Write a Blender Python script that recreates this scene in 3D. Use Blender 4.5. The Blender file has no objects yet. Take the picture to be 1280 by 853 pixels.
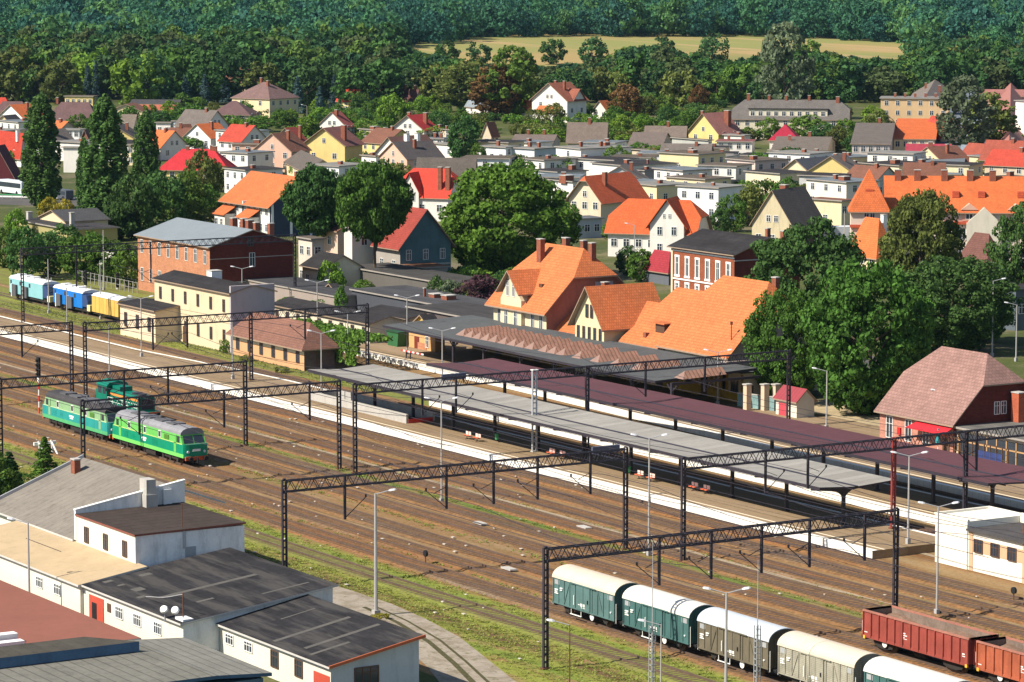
import bpy, math, random
import numpy as np
from mathutils import Vector, Matrix

S = bpy.context.scene
COL = S.collection
rnd = random.Random(7)

# ---------------------------------------------------------------- camera
FPX, PITCH, YAW, CAMH = 4181.4, 0.1195, 0.55, 55.92
SY, CY = math.sin(YAW), math.cos(YAW)
FW = Vector((-CY*math.cos(PITCH), SY*math.cos(PITCH), -math.sin(PITCH)))
RT = Vector((SY, CY, 0))
UP = RT.cross(FW)
cam = bpy.data.cameras.new('camera')
cam_o = bpy.data.objects.new('camera', cam)
COL.objects.link(cam_o)
cam_o.matrix_world = Matrix(((RT.x, UP.x, -FW.x, 0), (RT.y, UP.y, -FW.y, 0), (RT.z, UP.z, -FW.z, CAMH), (0, 0, 0, 1)))
cam.sensor_width = 36
cam.lens = FPX/1280*36
cam.clip_start = 1
cam.clip_end = 9000
S.camera = cam_o

# ---------------------------------------------------------------- light
SUN_EL = math.radians(44.5)
SUN_DIR = Vector((0.13, 0.9915, 0))                      # way the shadows fall on the ground
sun_to = Vector((-SUN_DIR.x*math.cos(SUN_EL), -SUN_DIR.y*math.cos(SUN_EL), math.sin(SUN_EL)))
W = bpy.data.worlds.new('World')
S.world = W
W.use_nodes = True
wn = W.node_tree.nodes
sky = wn.new('ShaderNodeTexSky')
sky.sky_type = 'NISHITA'
sky.sun_disc = False
sky.sun_elevation = SUN_EL
sky.sun_rotation = math.atan2(sun_to.x, sun_to.y)
sky.air_density = 1.0
sky.dust_density = 0.6
W.node_tree.links.new(sky.outputs[0], wn['Background'].inputs[0])
wn['Background'].inputs[1].default_value = 0.08
sl = bpy.data.lights.new('sun', 'SUN')
sl.energy = 5.0
sl.angle = math.radians(0.5)
sl.color = (1.0, 0.92, 0.79)
sun_o = bpy.data.objects.new('sun', sl)
COL.objects.link(sun_o)
sun_o.rotation_euler = sun_to.to_track_quat('Z', 'Y').to_euler()
S.view_settings.view_transform = 'Standard'
S.view_settings.look = 'None'
S.view_settings.exposure = 0.66
S.view_settings.gamma = 1
S.render.engine = 'CYCLES'
S.cycles.max_bounces = 4
S.cycles.diffuse_bounces = 2
S.cycles.transparent_max_bounces = 4
S.cycles.volume_bounces = 0

# ---------------------------------------------------------------- pixel helpers (pixels of the 1280x853 photo)
def at(px, py, z=0.0):
    d = FW + RT*((px-640)/FPX) - UP*((py-426.5)/FPX)
    t = (z-CAMH)/d.z
    return Vector((d.x*t, d.y*t, z))
def pix(p):
    q = Vector(p) - Vector((0, 0, CAMH))
    d = q.dot(FW)
    return 640+FPX*q.dot(RT)/d, 426.5-FPX*q.dot(UP)/d
def along(c, d, px):
    """distance along direction d from c at which the point projects to column px"""
    P = Vector(c) - Vector((0, 0, CAMH)); k = px-640
    return (k*P.dot(FW)-FPX*P.dot(RT))/(FPX*d.dot(RT)-k*d.dot(FW))
def zat(x, y, py):
    """height of the point above (x, y) that projects to row py"""
    P = Vector((x, y, -CAMH)); D = Vector((0, 0, 1)); k = 426.5-py
    return (k*P.dot(FW)-FPX*P.dot(UP))/(FPX*D.dot(UP)-k*D.dot(FW))
def ygap(X, px, z=0):
    """Y on the line X = const, at height z, seen at column px"""
    return along(Vector((X, 0, z)), Vector((0, 1, 0)), px)

# ---------------------------------------------------------------- mesh builder
class MB:
    def __init__(s): s.v = []; s.f = []; s.m = []
    def poly(s, pts, m=0):
        n = len(s.v); s.v += [tuple(p) for p in pts]; s.f.append(tuple(range(n, n+len(pts)))); s.m.append(m); return s
    def box(s, x0, x1, y0, y1, z0, z1, m=0):
        if x0 > x1: x0, x1 = x1, x0
        if y0 > y1: y0, y1 = y1, y0
        n = len(s.v)
        s.v += [(x0,y0,z0),(x1,y0,z0),(x1,y1,z0),(x0,y1,z0),(x0,y0,z1),(x1,y0,z1),(x1,y1,z1),(x0,y1,z1)]
        for f in ((0,3,2,1),(4,5,6,7),(0,1,5,4),(1,2,6,5),(2,3,7,6),(3,0,4,7)):
            s.f.append(tuple(n+i for i in f)); s.m.append(m)
        return s
    def cbox(s, c, w, d, h, m=0):
        return s.box(c[0]-w/2, c[0]+w/2, c[1]-d/2, c[1]+d/2, c[2], c[2]+h, m)
    def tube(s, a, b, r, r1=None, n=6, m=0, cap=True):
        a = Vector(a); b = Vector(b); r1 = r if r1 is None else r1
        q = (b-a).to_track_quat('Z', 'Y'); k = len(s.v)
        for p, rr in ((a, r), (b, r1)):
            for i in range(n):
                t = 2*math.pi*i/n
                s.v.append(tuple(p+q@Vector((rr*math.cos(t), rr*math.sin(t), 0))))
        for i in range(n):
            j = (i+1) % n
            s.f.append((k+i, k+j, k+n+j, k+n+i)); s.m.append(m)
        if cap:
            s.f.append(tuple(k+n+i for i in range(n))); s.m.append(m)
            s.f.append(tuple(k+n-1-i for i in range(n))); s.m.append(m)
        return s
    def bar(s, a, b, w, h, m=0):
        """rectangular bar: h upright, w across"""
        a = Vector(a); b = Vector(b); d = (b-a).normalized()
        side = d.cross(Vector((0, 0, 1)))
        side = Vector((1, 0, 0)) if side.length < 1e-4 else side.normalized()
        up = side.cross(d)
        n = len(s.v)
        for p in (a, b):
            for su, uu in ((-1,-1),(1,-1),(1,1),(-1,1)):
                s.v.append(tuple(p+side*su*w/2+up*uu*h/2))
        for f in ((0,1,2,3),(7,6,5,4),(0,4,5,1),(1,5,6,2),(2,6,7,3),(3,7,4,0)):
            s.f.append(tuple(n+i for i in f)); s.m.append(m)
        return s
    def extr(s, prof, axis, a, b, m=0, caps=None):
        """profile of (u, v) extruded along axis 'x' (u=y, v=z) or 'y' (u=x, v=z) or 'z' (u=x, v=y)"""
        P = {'x': lambda t, u, v: (t, u, v), 'y': lambda t, u, v: (u, t, v), 'z': lambda t, u, v: (u, v, t)}[axis]
        n = len(prof); k = len(s.v)
        s.v += [P(a, u, v) for u, v in prof]+[P(b, u, v) for u, v in prof]
        for i in range(n):
            j = (i+1) % n
            s.f.append((k+i, k+j, k+n+j, k+n+i)); s.m.append(m)
        cm = m if caps is None else caps
        s.f.append(tuple(k+n-1-i for i in range(n))); s.m.append(cm)
        s.f.append(tuple(k+n+i for i in range(n))); s.m.append(cm)
        return s
    def slab(s, polys, th, m=0, mu=None):
        """top polygons (sharing vertices by position) given a thickness downwards"""
        mu = m if mu is None else mu
        idx = {}; vs = []; fs = []
        for p in polys:
            f = []
            for q in p:
                key = tuple(round(c, 3) for c in q)
                if key not in idx: idx[key] = len(vs); vs.append(tuple(q))
                f.append(idx[key])
            fs.append(tuple(f))
        k = len(s.v); n = len(vs)
        s.v += vs+[(x, y, z-th) for x, y, z in vs]
        E = {}
        for f in fs:
            s.f.append(tuple(k+i for i in f)); s.m.append(m)
            s.f.append(tuple(k+n+i for i in reversed(f))); s.m.append(mu)
            for i in range(len(f)):
                a, b = f[i], f[(i+1) % len(f)]
                E[(a, b)] = 1
        for (a, b) in E:
            if (b, a) not in E:
                s.f.append((k+b, k+a, k+n+a, k+n+b)); s.m.append(mu)
        return s
    def mesh(s, name, mats, smooth=False):
        me = bpy.data.meshes.new(name)
        me.from_pydata(s.v, [], s.f)
        for m in (mats if isinstance(mats, (list, tuple)) else [mats]): me.materials.append(m)
        me.polygons.foreach_set('material_index', s.m)
        if smooth: me.polygons.foreach_set('use_smooth', [True]*len(s.f))
        uvl = me.uv_layers.new(name='UVMap'); uv = []
        Z = Vector((0, 0, 1))
        for p in me.polygons:
            n = p.normal
            u = Z.cross(n)
            if u.length < 0.05: u = Vector((1, 0, 0)); v = Vector((0, 1, 0))
            else: u.normalize(); v = n.cross(u)
            for vi in p.vertices:
                c = me.vertices[vi].co; uv += [c.dot(u), c.dot(v)]
        uvl.data.foreach_set('uv', uv)
        return me
    def build(s, name, mats, parent=None, loc=None, rz=0, smooth=False, **kw):
        return link(name, s.mesh(name, mats, smooth), parent, loc, rz, **kw)

def link(name, data, parent=None, loc=None, rz=0, label=None, cat=None, group=None, kind=None):
    o = bpy.data.objects.new(name, data)
    COL.objects.link(o)
    if parent: o.parent = parent
    if loc is not None: o.location = loc
    if rz: o.rotation_euler = (0, 0, rz)
    tag(o, label, cat, group, kind)
    return o
def tag(o, label=None, cat=None, group=None, kind=None):
    if label: o['label'] = label
    if cat: o['category'] = cat
    if group: o['group'] = group
    if kind: o['kind'] = kind
    return o
def thing(name, label, cat, loc=(0, 0, 0), rz=0, group=None):
    return link(name, None, None, loc, rz, label, cat, group)
def kids(o): return KIDS.get(o.name) or [c for c in bpy.data.objects if c.parent == o]
KIDS = {}
def copy_tree(o, parent=None, loc=None, rz=None, label=None, group=None):
    c = o.copy(); COL.objects.link(c)
    if parent: c.parent = parent
    if loc is not None: c.location = loc
    if rz is not None: c.rotation_euler = (0, 0, rz)
    if label: c['label'] = label
    if group: c['group'] = group
    for ch in o.children: copy_tree(ch, c)
    return c

# ---------------------------------------------------------------- materials
MC = {}
def mat(name, col, rough=0.85, var=0.12, vs=0.6, pat=None, pc=None, ps=(1, 1), stain=0.0, metal=0.0, bump=0.0, streak=None, rand=0.0, spec=None):
    if spec is None: spec = .3 if rough < .9 else .1
    """procedural material: base colour with soft world-space variation, optional pattern in metres"""
    if name in MC: return MC[name]
    m = bpy.data.materials.new(name); m.use_nodes = True
    nt = m.node_tree; N = nt.nodes; L = nt.links
    b = N['Principled BSDF']
    b.inputs['Roughness'].default_value = rough
    b.inputs['Metallic'].default_value = metal
    b.inputs['Specular IOR Level'].default_value = spec
    geo = N.new('ShaderNodeNewGeometry')
    def math_(op, a, bb=None, clamp=False):
        n = N.new('ShaderNodeMath'); n.operation = op; n.use_clamp = clamp
        for i, x in enumerate((a, bb)):
            if x is None: continue
            if isinstance(x, (int, float)): n.inputs[i].default_value = x
            else: L.new(x, n.inputs[i])
        return n.outputs[0]
    def mix(f, a, c, mode='MIX'):
        n = N.new('ShaderNodeMix'); n.data_type = 'RGBA'; n.blend_type = mode
        for i, x in ((0, f), (6, a), (7, c)):
            if isinstance(x, (int, float)): n.inputs[i].default_value = x
            elif isinstance(x, tuple): n.inputs[i].default_value = (*x, 1) if len(x) == 3 else x
            else: L.new(x, n.inputs[i])
        return n.outputs[2]
    def noise(scale, det=3, vec=None, rough_=0.6):
        n = N.new('ShaderNodeTexNoise'); n.inputs['Scale'].default_value = scale
        n.inputs['Detail'].default_value = det; n.inputs['Roughness'].default_value = rough_
        L.new(vec or geo.outputs['Position'], n.inputs['Vector'])
        return n.outputs['Fac']
    c = (*col, 1)
    cur = None
    tc = N.new('ShaderNodeTexCoord')
    n1 = noise(vs, 4)
    n2 = noise(vs*9, 2)
    f = math_('ADD', math_('MULTIPLY', math_('SUBTRACT', n1, 0.5), 4*var), math_('MULTIPLY', math_('SUBTRACT', n2, 0.5), 2*var))
    f = math_('ADD', f, 1.0)
    hsv = N.new('ShaderNodeHueSaturation')
    hsv.inputs['Color'].default_value = c
    L.new(f, hsv.inputs['Value'])
    cur = hsv.outputs[0]
    if rand:
        oi = N.new('ShaderNodeObjectInfo')
        h2 = N.new('ShaderNodeHueSaturation')
        L.new(cur, h2.inputs['Color'])
        L.new(math_('ADD', math_('MULTIPLY', oi.outputs['Random'], 2*rand), 1-rand), h2.inputs['Value'])
        r2 = math_('FRACT', math_('MULTIPLY', oi.outputs['Random'], 37.3))
        L.new(math_('ADD', math_('MULTIPLY', r2, rand*0.12), 0.5-rand*0.06), h2.inputs['Hue'])
        cur = h2.outputs[0]
    hgt = None
    if pat:
        uv = tc.outputs['UV']
        mp = N.new('ShaderNodeMapping'); L.new(uv, mp.inputs['Vector'])
        if pat in ('brick', 'tile', 'slab'):
            br = N.new('ShaderNodeTexBrick')
            L.new(mp.outputs[0], br.inputs['Vector'])
            br.inputs['Scale'].default_value = 1
            br.inputs['Brick Width'].default_value = ps[0]
            br.inputs['Row Height'].default_value = ps[1]
            br.inputs['Mortar Size'].default_value = {'brick': 0.012, 'tile': 0.03, 'slab': 0.03}[pat]
            br.inputs['Mortar Smooth'].default_value = 0.3
            br.inputs['Color1'].default_value = (1, 1, 1, 1); br.inputs['Color2'].default_value = (.78, .78, .78, 1)
            br.inputs['Mortar'].default_value = (*(pc or (.5, .5, .5)), 1)
            cur = mix(1.0, cur, br.outputs['Color'], 'MULTIPLY')
            hgt = br.outputs['Fac']
        else:
            sx = N.new('ShaderNodeSeparateXYZ'); L.new(mp.outputs[0], sx.inputs[0])
            ax = sx.outputs[0] if pat in ('vert', 'corr') else sx.outputs[1]
            fr = math_('FRACT', math_('DIVIDE', ax, ps[0]))
            if pat == 'corr':
                w = math_('SINE', math_('MULTIPLY', fr, 2*math.pi))
                hgt = w; k = math_('ADD', math_('MULTIPLY', w, 0.12), 0.9)
            else:
                ln = math_('LESS_THAN', fr, ps[1]/ps[0])
                hgt = math_('SUBTRACT', 1.0, ln)
                k = math_('SUBTRACT', 1.0, math_('MULTIPLY', ln, 0.45))
            cmb = N.new('ShaderNodeCombineColor')
            for i in range(3): L.new(k, cmb.inputs[i])
            cur = mix(1.0, cur, cmb.outputs[0], 'MULTIPLY')
    if stain:
        sv = N.new('ShaderNodeMapping'); sv.inputs['Scale'].default_value = (1.2, 1.2, 0.25)
        L.new(geo.outputs['Position'], sv.inputs['Vector'])
        n3 = noise(0.9, 6, sv.outputs[0], 0.7)
        r = N.new('ShaderNodeMapRange'); r.inputs[1].default_value = 0.5; r.inputs[2].default_value = 0.68
        L.new(n3, r.inputs[0])
        cur = mix(math_('MULTIPLY', r.outputs[0], stain), cur, tuple(x*0.42 for x in col))
    if streak:
        sv = N.new('ShaderNodeMapping'); sv.inputs['Scale'].default_value = streak[0]
        L.new(geo.outputs['Position'], sv.inputs['Vector'])
        n3 = noise(1.0, 5, sv.outputs[0], 0.65)
        r = N.new('ShaderNodeMapRange'); r.inputs[1].default_value = 0.45; r.inputs[2].default_value = 0.6
        L.new(n3, r.inputs[0])
        cur = mix(math_('MULTIPLY', r.outputs[0], streak[2]), cur, streak[1])
    L.new(cur, b.inputs['Base Color'])
    if bump or hgt is not None:
        bp = N.new('ShaderNodeBump'); bp.inputs['Strength'].default_value = 0.5; bp.inputs['Distance'].default_value = bump or 0.03
        L.new(hgt if hgt is not None else n2, bp.inputs['Height'])
        L.new(bp.outputs[0], b.inputs['Normal'])
    MC[name] = m
    return m

M_STEEL = mat('dark_painted_steel', (0.035, 0.03, 0.04), 0.55, 0.2)
M_STEEL2 = mat('red_primer_steel', (0.25, 0.035, 0.03), 0.6, 0.2)
M_RUST = mat('rusty_steel', (0.12, 0.05, 0.03), 0.8, 0.3)
M_RAIL = mat('rail_steel', (0.16, 0.11, 0.085), 0.45, 0.2, metal=0.4)
M_CONC = mat('pale_concrete', (0.42, 0.40, 0.37), 0.9, 0.12, stain=0.25)
M_POST = mat('post_concrete', (0.36, 0.35, 0.34), 0.9, 0.1)
M_GALV = mat('galvanised_steel', (0.42, 0.43, 0.45), 0.5, 0.08, metal=0.3)
M_WHITE = mat('white_paint', (0.8, 0.79, 0.76), 0.8, 0.05)
M_BLACK = mat('black_rubber', (0.015, 0.015, 0.017), 0.7, 0.2)
M_UNDER = mat('underframe_grime', (0.03, 0.026, 0.023), 0.8, 0.3)
M_GLASS = mat('window_glass', (0.03, 0.04, 0.055), 0.12, 0.3, vs=0.35, spec=0.6)
M_FRAME = mat('white_window_frame', (0.72, 0.72, 0.70), 0.6, 0.03)
M_BRFRAME = mat('brown_window_frame', (0.10, 0.055, 0.035), 0.6, 0.1)
M_BITUMEN = mat('bitumen_roof', (0.036, 0.034, 0.036), 1.0, 0.25, 0.35, 'slab', (.62, .62, .62), (9.0, 1.0), stain=0.5, spec=.08)
M_LAMP = mat('lamp_housing', (0.62, 0.63, 0.66), 0.4, 0.05)
M_BARK = mat('tree_bark', (0.10, 0.075, 0.055), 0.95, 0.25)
M_BRICKC = mat('chimney_brick', (0.30, 0.11, 0.07), 0.9, 0.2, 2.0, 'brick', (.8, .8, .8), (.25, .08))
# ---------------------------------------------------------------- ground, hills
def terr(x, y):
    """ground height: flat in the town, a shallow field slope, then the wooded hill"""
    s = -CY*x+SY*y
    l = SY*x+CY*y
    z = 0.0
    if s > 1380: z += (min(s, 1950)-1380)*0.012
    if s > 1950: z += (s-1950)*0.02
    if s > 2050: z += min((s-2050), 900)**1.25*0.035
    return z+(1.2*math.sin(l/90.0+s/200.0) if s > 1400 else 0)*min(1, max(0, s-1400)/200)
def at_t(px, py):
    """point of the terrain seen at a pixel"""
    d = FW + RT*((px-640)/FPX) - UP*((py-426.5)/FPX)
    t = 150.0
    while t < 5000:
        p = Vector((0, 0, CAMH))+d*t
        if p.z <= terr(p.x, p.y): return Vector((p.x, p.y, terr(p.x, p.y)))
        t += 4
    return p
def sheet_mesh(pts, z):
    return MB().poly([(p[0], p[1], z) for p in pts])

def ground_mat(name, layers, fine=0.42):
    """layers: list of (colour, kind, params) mixed one over the other"""
    m = bpy.data.materials.new(name); m.use_nodes = True
    nt = m.node_tree; N = nt.nodes; L = nt.links
    b = N['Principled BSDF']; b.inputs['Roughness'].default_value = 0.95; b.inputs['Specular IOR Level'].default_value = 0.15
    geo = N.new('ShaderNodeNewGeometry')
    sep = N.new('ShaderNodeSeparateXYZ'); L.new(geo.outputs['Position'], sep.inputs[0])
    def mth(op, a, c=None, clamp=False):
        n = N.new('ShaderNodeMath'); n.operation = op; n.use_clamp = clamp
        for i, x in enumerate((a, c)):
            if x is None: continue
            if isinstance(x, (int, float)): n.inputs[i].default_value = x
            else: L.new(x, n.inputs[i])
        return n.outputs[0]
    def noise(vec, scale, det=5, ro=0.65):
        mp = N.new('ShaderNodeMapping'); mp.inputs['Scale'].default_value = vec
        L.new(geo.outputs['Position'], mp.inputs['Vector'])
        n = N.new('ShaderNodeTexNoise'); n.inputs['Scale'].default_value = scale; n.inputs['Detail'].default_value = det
        n.inputs['Roughness'].default_value = ro
        L.new(mp.outputs[0], n.inputs['Vector']); return n.outputs['Fac']
    cur = None
    for col, kind, pr in layers:
        if cur is None:
            rgb = N.new('ShaderNodeRGB'); rgb.outputs[0].default_value = (*col, 1); cur = rgb.outputs[0]; continue
        if kind == 'noise':                       # pr: vec, scale, lo, hi, amount
            r = N.new('ShaderNodeMapRange'); r.inputs[1].default_value = pr[2]; r.inputs[2].default_value = pr[3]
            L.new(noise(pr[0], pr[1]), r.inputs[0]); f = mth('MULTIPLY', r.outputs[0], pr[4])
        elif kind == 'band':                      # pr: list of (y centre, half width), softness, wobble, amount
            f = None
            wob = mth('MULTIPLY', mth('SUBTRACT', noise((.03, .6, 1), 1.0), 0.5), pr[2])
            yy = mth('ADD', sep.outputs[1], wob)
            for yc, hw in pr[0]:
                d = mth('ABSOLUTE', mth('SUBTRACT', yy, yc))
                g = mth('DIVIDE', mth('SUBTRACT', hw, d), pr[1], True)
                f = g if f is None else mth('MAXIMUM', f, g)
            f = mth('MULTIPLY', f, pr[3])
            nn = N.new('ShaderNodeMapRange'); nn.inputs[1].default_value = 0.35; nn.inputs[2].default_value = 0.6
            L.new(noise((.25, 1, 1), .55), nn.inputs[0]); f = mth('MULTIPLY', f, nn.outputs[0], True)
        mx = N.new('ShaderNodeMix'); mx.data_type = 'RGBA'
        L.new(f, mx.inputs[0]); L.new(cur, mx.inputs[6]); mx.inputs[7].default_value = (*col, 1)
        cur = mx.outputs[2]
    nf = noise((1, 1, 1), 2.2, 3, 0.8)
    h = N.new('ShaderNodeHueSaturation'); L.new(cur, h.inputs['Color'])
    L.new(mth('ADD', mth('MULTIPLY', mth('SUBTRACT', nf, 0.5), 4*fine), 1.0), h.inputs['Value'])
    L.new(h.outputs[0], b.inputs['Base Color'])
    bp = N.new('ShaderNodeBump'); bp.inputs['Strength'].default_value = 0.6; bp.inputs['Distance'].default_value = 0.08
    L.new(nf, bp.inputs['Height']); L.new(bp.outputs[0], b.inputs['Normal'])
    return m

GRASS = (0.085, 0.10, 0.022); DIRT = (0.16, 0.115, 0.075); BROWN = (0.12, 0.066, 0.04)
M_LAND = ground_mat('town_grass', [(( .055, .07, .022), '', 0), (GRASS, 'noise', ((1, 1, 1), .03, .42, .6, .8)), ((.17, .14, .09), 'noise', ((1, 1, 1), .05, .50, .60, .75)),
                                   ((.10, .10, .03), 'noise', ((1, 1, 1), .3, .5, .65, .5))])
gm = MB(); NS, NL = 150, 60
ss = [100+1250*(i/40) if i <= 40 else 1350+(i-40)*(2300/(NS-40)) for i in range(NS+1)]
vs_ = []
for i, s in enumerate(ss):
    hw = 260+0.35*s
    for j in range(NL+1):
        l = (j/NL*2-1)*hw
        x = -CY*s+SY*l; y = SY*s+CY*l
        vs_.append((x, y, terr(x, y)))
gm.v = vs_
for i in range(NS):
    for j in range(NL):
        a = i*(NL+1)+j
        gm.f.append((a, a+1, a+NL+2, a+NL+1)); gm.m.append(0)
gm.build('ground', M_LAND, kind='structure', smooth=True)

# the mown field on the slope
M_FIELD = ground_mat('stubble_field', [((.31, .225, .09), '', 0), ((.215, .225, .07), 'noise', ((.5, .5, 1), .012, .42, .58, .9)), ((.42, .27, .14), 'noise', ((.05, .9, 1), .022, .54, .62, .75)),
                                       ((.15, .19, .06), 'noise', ((.3, .3, 1), .012, .55, .65, .6))], 0.12)
fm = MB()
cols = [(470, 66, 60), (520, 80, 57), (560, 92, 54), (620, 100, 46), (700, 100, 42), (800, 100, 42), (900, 100, 43), (960, 100, 45), (1010, 100, 48), (1080, 100, 52), (1150, 96, 56), (1180, 70, 62)]
rows = 16; g = []
for px, yb, yt in cols:
    g.append([at_t(px, yb+(yt-yb)*k/rows) for k in range(rows+1)])
for a in range(len(cols)-1):
    for k in range(rows):
        fm.poly([tuple(p+Vector((0, 0, .25))) for p in (g[a][k], g[a+1][k], g[a+1][k+1], g[a][k+1])])
fm.build('field', M_FIELD, kind='structure')

# ---------------------------------------------------------------- rail yard
XA, XB = -640, -150
TRACKS = [141.8, 147.4, 151.4, 155.5, 161.2, 165.4, 170.3, 174.6, 178.6, 182.7, 197.3, 211.3]
M_YARD = ground_mat('yard_soil', [((.24, .155, .072), '', 0),
    ((.175, .080, .030), 'noise', ((.03, .55, 1), .6, .42, .60, .75)),
    ((.27, .205, .12), 'noise', ((.08, .7, 1), .5, .52, .66, .6)),
    ((.115, .13, .04), 'noise', ((.06, .6, 1), .5, .56, .66, .6)),
    ((.11, .155, .03), 'band', ([(168.1, 1.3)], .8, 1.0, 1.0)),
    ((.20, .215, .04), 'band', ([(138.0, 7.8)], 1.2, 2.0, 1.6)),
    ((.13, .185, .03), 'band', ([(134.6, 1.6), (143.9, 1.0)], 1.0, 1.6, .9)),
    ((.125, .075, .04), 'band', ([(137.8, 1.5)], .9, 2.2, 1.1)),
    ((.09, .105, .03), 'band', ([(191.5, 6)], 1.5, 1.5, 0.0))], 0.3)
sheet_mesh([(XA, 126), (XB, 126), (XB, 217), (XA, 217)], 0.006).build('rail_yard', M_YARD, kind='structure')
M_GREEN = ground_mat('embankment_grass', [((.165, .18, .04), '', 0), ((.15, .125, .05), 'noise', ((.3, 1, 1), .5, .45, .6, .7)), ((.10, .065, .04), 'noise', ((.1, 1, 1), .5, .58, .68, .7))])
sheet_mesh([(XA, 199.4), (-396, 199.4), (-375, 200.0), (-345, 200.6), (-345, 203.2), (-372, 204.6), (-400, 206.3), (-452, 210), (XA, 216)], 0.012).build('grass_strip', M_GREEN, kind='structure')
sheet_mesh([(-560, 216), (-452, 210.4), (-452, 236), (-560, 262)], 0.012).build('grass_verge', M_GREEN, kind='structure')
M_PATH = ground_mat('path_concrete', [((.33, .26, .18), '', 0), ((.24, .18, .12), 'noise', ((.3, 1, 1), .8, .45, .6, .7))], .15)
sheet_mesh([(XA, 172.05), (-232, 172.05), (-190, 175), (XB, 177.6), (XB, 178.3), (-192, 175.7), (-232, 172.7), (XA, 172.7)], 0.05).build('path', M_PATH, kind='structure')
M_PATH2 = M_PATH
sheet_mesh([(-238.4, 189.7), (-150, 186.4), (-150, 187.2), (-238.4, 190.4)], 0.05).build('path', M_PATH2, kind='structure')

M_BALL = ground_mat('ballast', [((.19, .105, .046), '', 0), ((.24, .105, .038), 'noise', ((.04, .5, 1), .6, .45, .62, .8)), ((.115, .078, .054), 'noise', ((.06, 1, 1), .8, .5, .66, .7)),
                                ((.19, .155, .115), 'noise', ((.05, 1, 1), .6, .55, .66, .6)), ((.085, .095, .03), 'noise', ((.05, 1, 1), .4, .60, .68, .7))], 0.5)
M_SLEEP = mat('sleeper_wood', (0.105, 0.073, 0.05), 0.95, 0.4, 1.2)
where = ['weed-grown siding nearest the sheds, unused and half buried in grass', 'siding under the covered goods wagons', 'siding between the covered wagons and the locomotives line',
 'siding under the green locomotives', 'siding under the rusty red gondola wagons', 'track just short of the row of tall portal masts', 'track between the portal masts and the pale footpath',
 'first track beyond the pale footpath', 'second track beyond the pale footpath', 'track along the white edge of the near platform', 'track between the grey-roofed and the maroon-roofed platforms', 'track along the station building platform']
for i, y in enumerate(TRACKS):
    x0, x1 = XA, XB
    if i == 11: x0 = -460
    t = thing('railway_track', 'rusty railway '+where[i], 'railway track', ((x0+x1)/2, y, 0), 0, 'tracks of the rail yard')
    cx = (x0+x1)/2; h = (x1-x0)/2
    weedy = i == 0
    MB().extr([(-1.75, .0), (-1.35, .13), (1.35, .13), (1.75, .0)], 'x', -h, h).build('ballast_bed', M_BALL if not weedy else M_GREEN, t)
    sm = MB(); n = int(2*h/0.62)
    if i in (0, ): n = n
    for k in range(n):
        xx = -h+0.3+k*0.62
        X = xx+cx
        if X < -470: continue
        sm.box(xx-.12, xx+.12, -1.25+rnd.uniform(-.03, .03), 1.25, .08, .142 if not weedy else .134)
    sm.build('sleepers', M_SLEEP, t, kind='stuff')
    for s in (-1, 1):
        MB().box(-h, h, s*.7525-.037, s*.7525+.037, .13, .30).build('rail', M_RAIL, t)

# ---------------------------------------------------------------- platforms
M_PLAT = ground_mat('platform_paving', [((.24, .17, .10), '', 0), ((.29, .215, .145), 'noise', ((.1, 1, 1), .5, .45, .6, .6)), ((.17, .12, .085), 'noise', ((.4, 1, 1), .4, .55, .68, .6))], .12)
M_EDGEW = mat('white_edge', (0.8, 0.77, 0.7), 0.9, 0.06, 0.5, 'vert', None, (1.0, .03), stain=0.12)  # near-white coping and wall face of the platforms
M_LINE = mat('platform_line', (0.75, 0.66, 0.5), 0.9, 0.08)
M_GREYP = mat('platform_grey_band', (0.22, 0.17, 0.115), 0.9, 0.1)
def platform(label, pts_near, pts_far, z=0.8, rev=False, nearwhite=True):
    t = thing('platform', label, 'railway platform', (0, 0, 0), 0, 'station platforms')
    P = pts_near+pts_far[::-1]
    mb = MB(); n = len(P)
    mb.poly([(x, y, z) for x, y in P])
    for i in range(n):
        a, b = P[i], P[(i+1) % n]
        mb.poly([(a[0], a[1], 0), (b[0], b[1], 0), (b[0], b[1], z), (a[0], a[1], z)])
    mb.build('paving', M_PLAT, t)
    def strip(pts, o0, o1, z0, z1, name, m):
        s = MB()
        for (ax, ay), (bx, by) in zip(pts, pts[1:]):
            s.poly([(ax, ay+o0, z1), (bx, by+o0, z1), (bx, by+o1, z1), (ax, ay+o1, z1)])
            s.poly([(ax, ay+o0, z0), (bx, by+o0, z0), (bx, by+o0, z1), (ax, ay+o0, z1)])
        s.build(name, m, t)
    strip(pts_near, -.06, .55, 0.1, z+.012, 'edge', M_EDGEW)
    strip(pts_near, 1.25, 1.45, z, z+.008, 'line', M_LINE)
    strip([(x, y) for x, y in pts_far], -.45, .02, z-.1, z+.010, 'edge', M_EDGEW)
    return t
platform('near island platform with a white edge and a grey felt canopy', [(-640, 184.35), (-400, 184.35), (-238.0, 184.35)], [(-640, 191.9), (-410, 191.9), (-388, 193.6), (-370, 194.4), (-238.0, 194.4)])
platform('middle island platform under the maroon canopy', [(-346, 200.45), (-300, 200.55), (-150, 200.1)], [(-346, 209.0), (-300, 208.9), (-150, 208.6)])
platform('platform along the station building, paved back to the yellow walls', [(-400, 216.5), (-353, 216.4), (-320, 214.9), (-295, 213.8), (-250, 213.2), (-150, 212.6)], [(-400, 222.0), (-394, 239), (-320, 240), (-295, 240), (-250, 233), (-150, 232)], .75)
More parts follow.
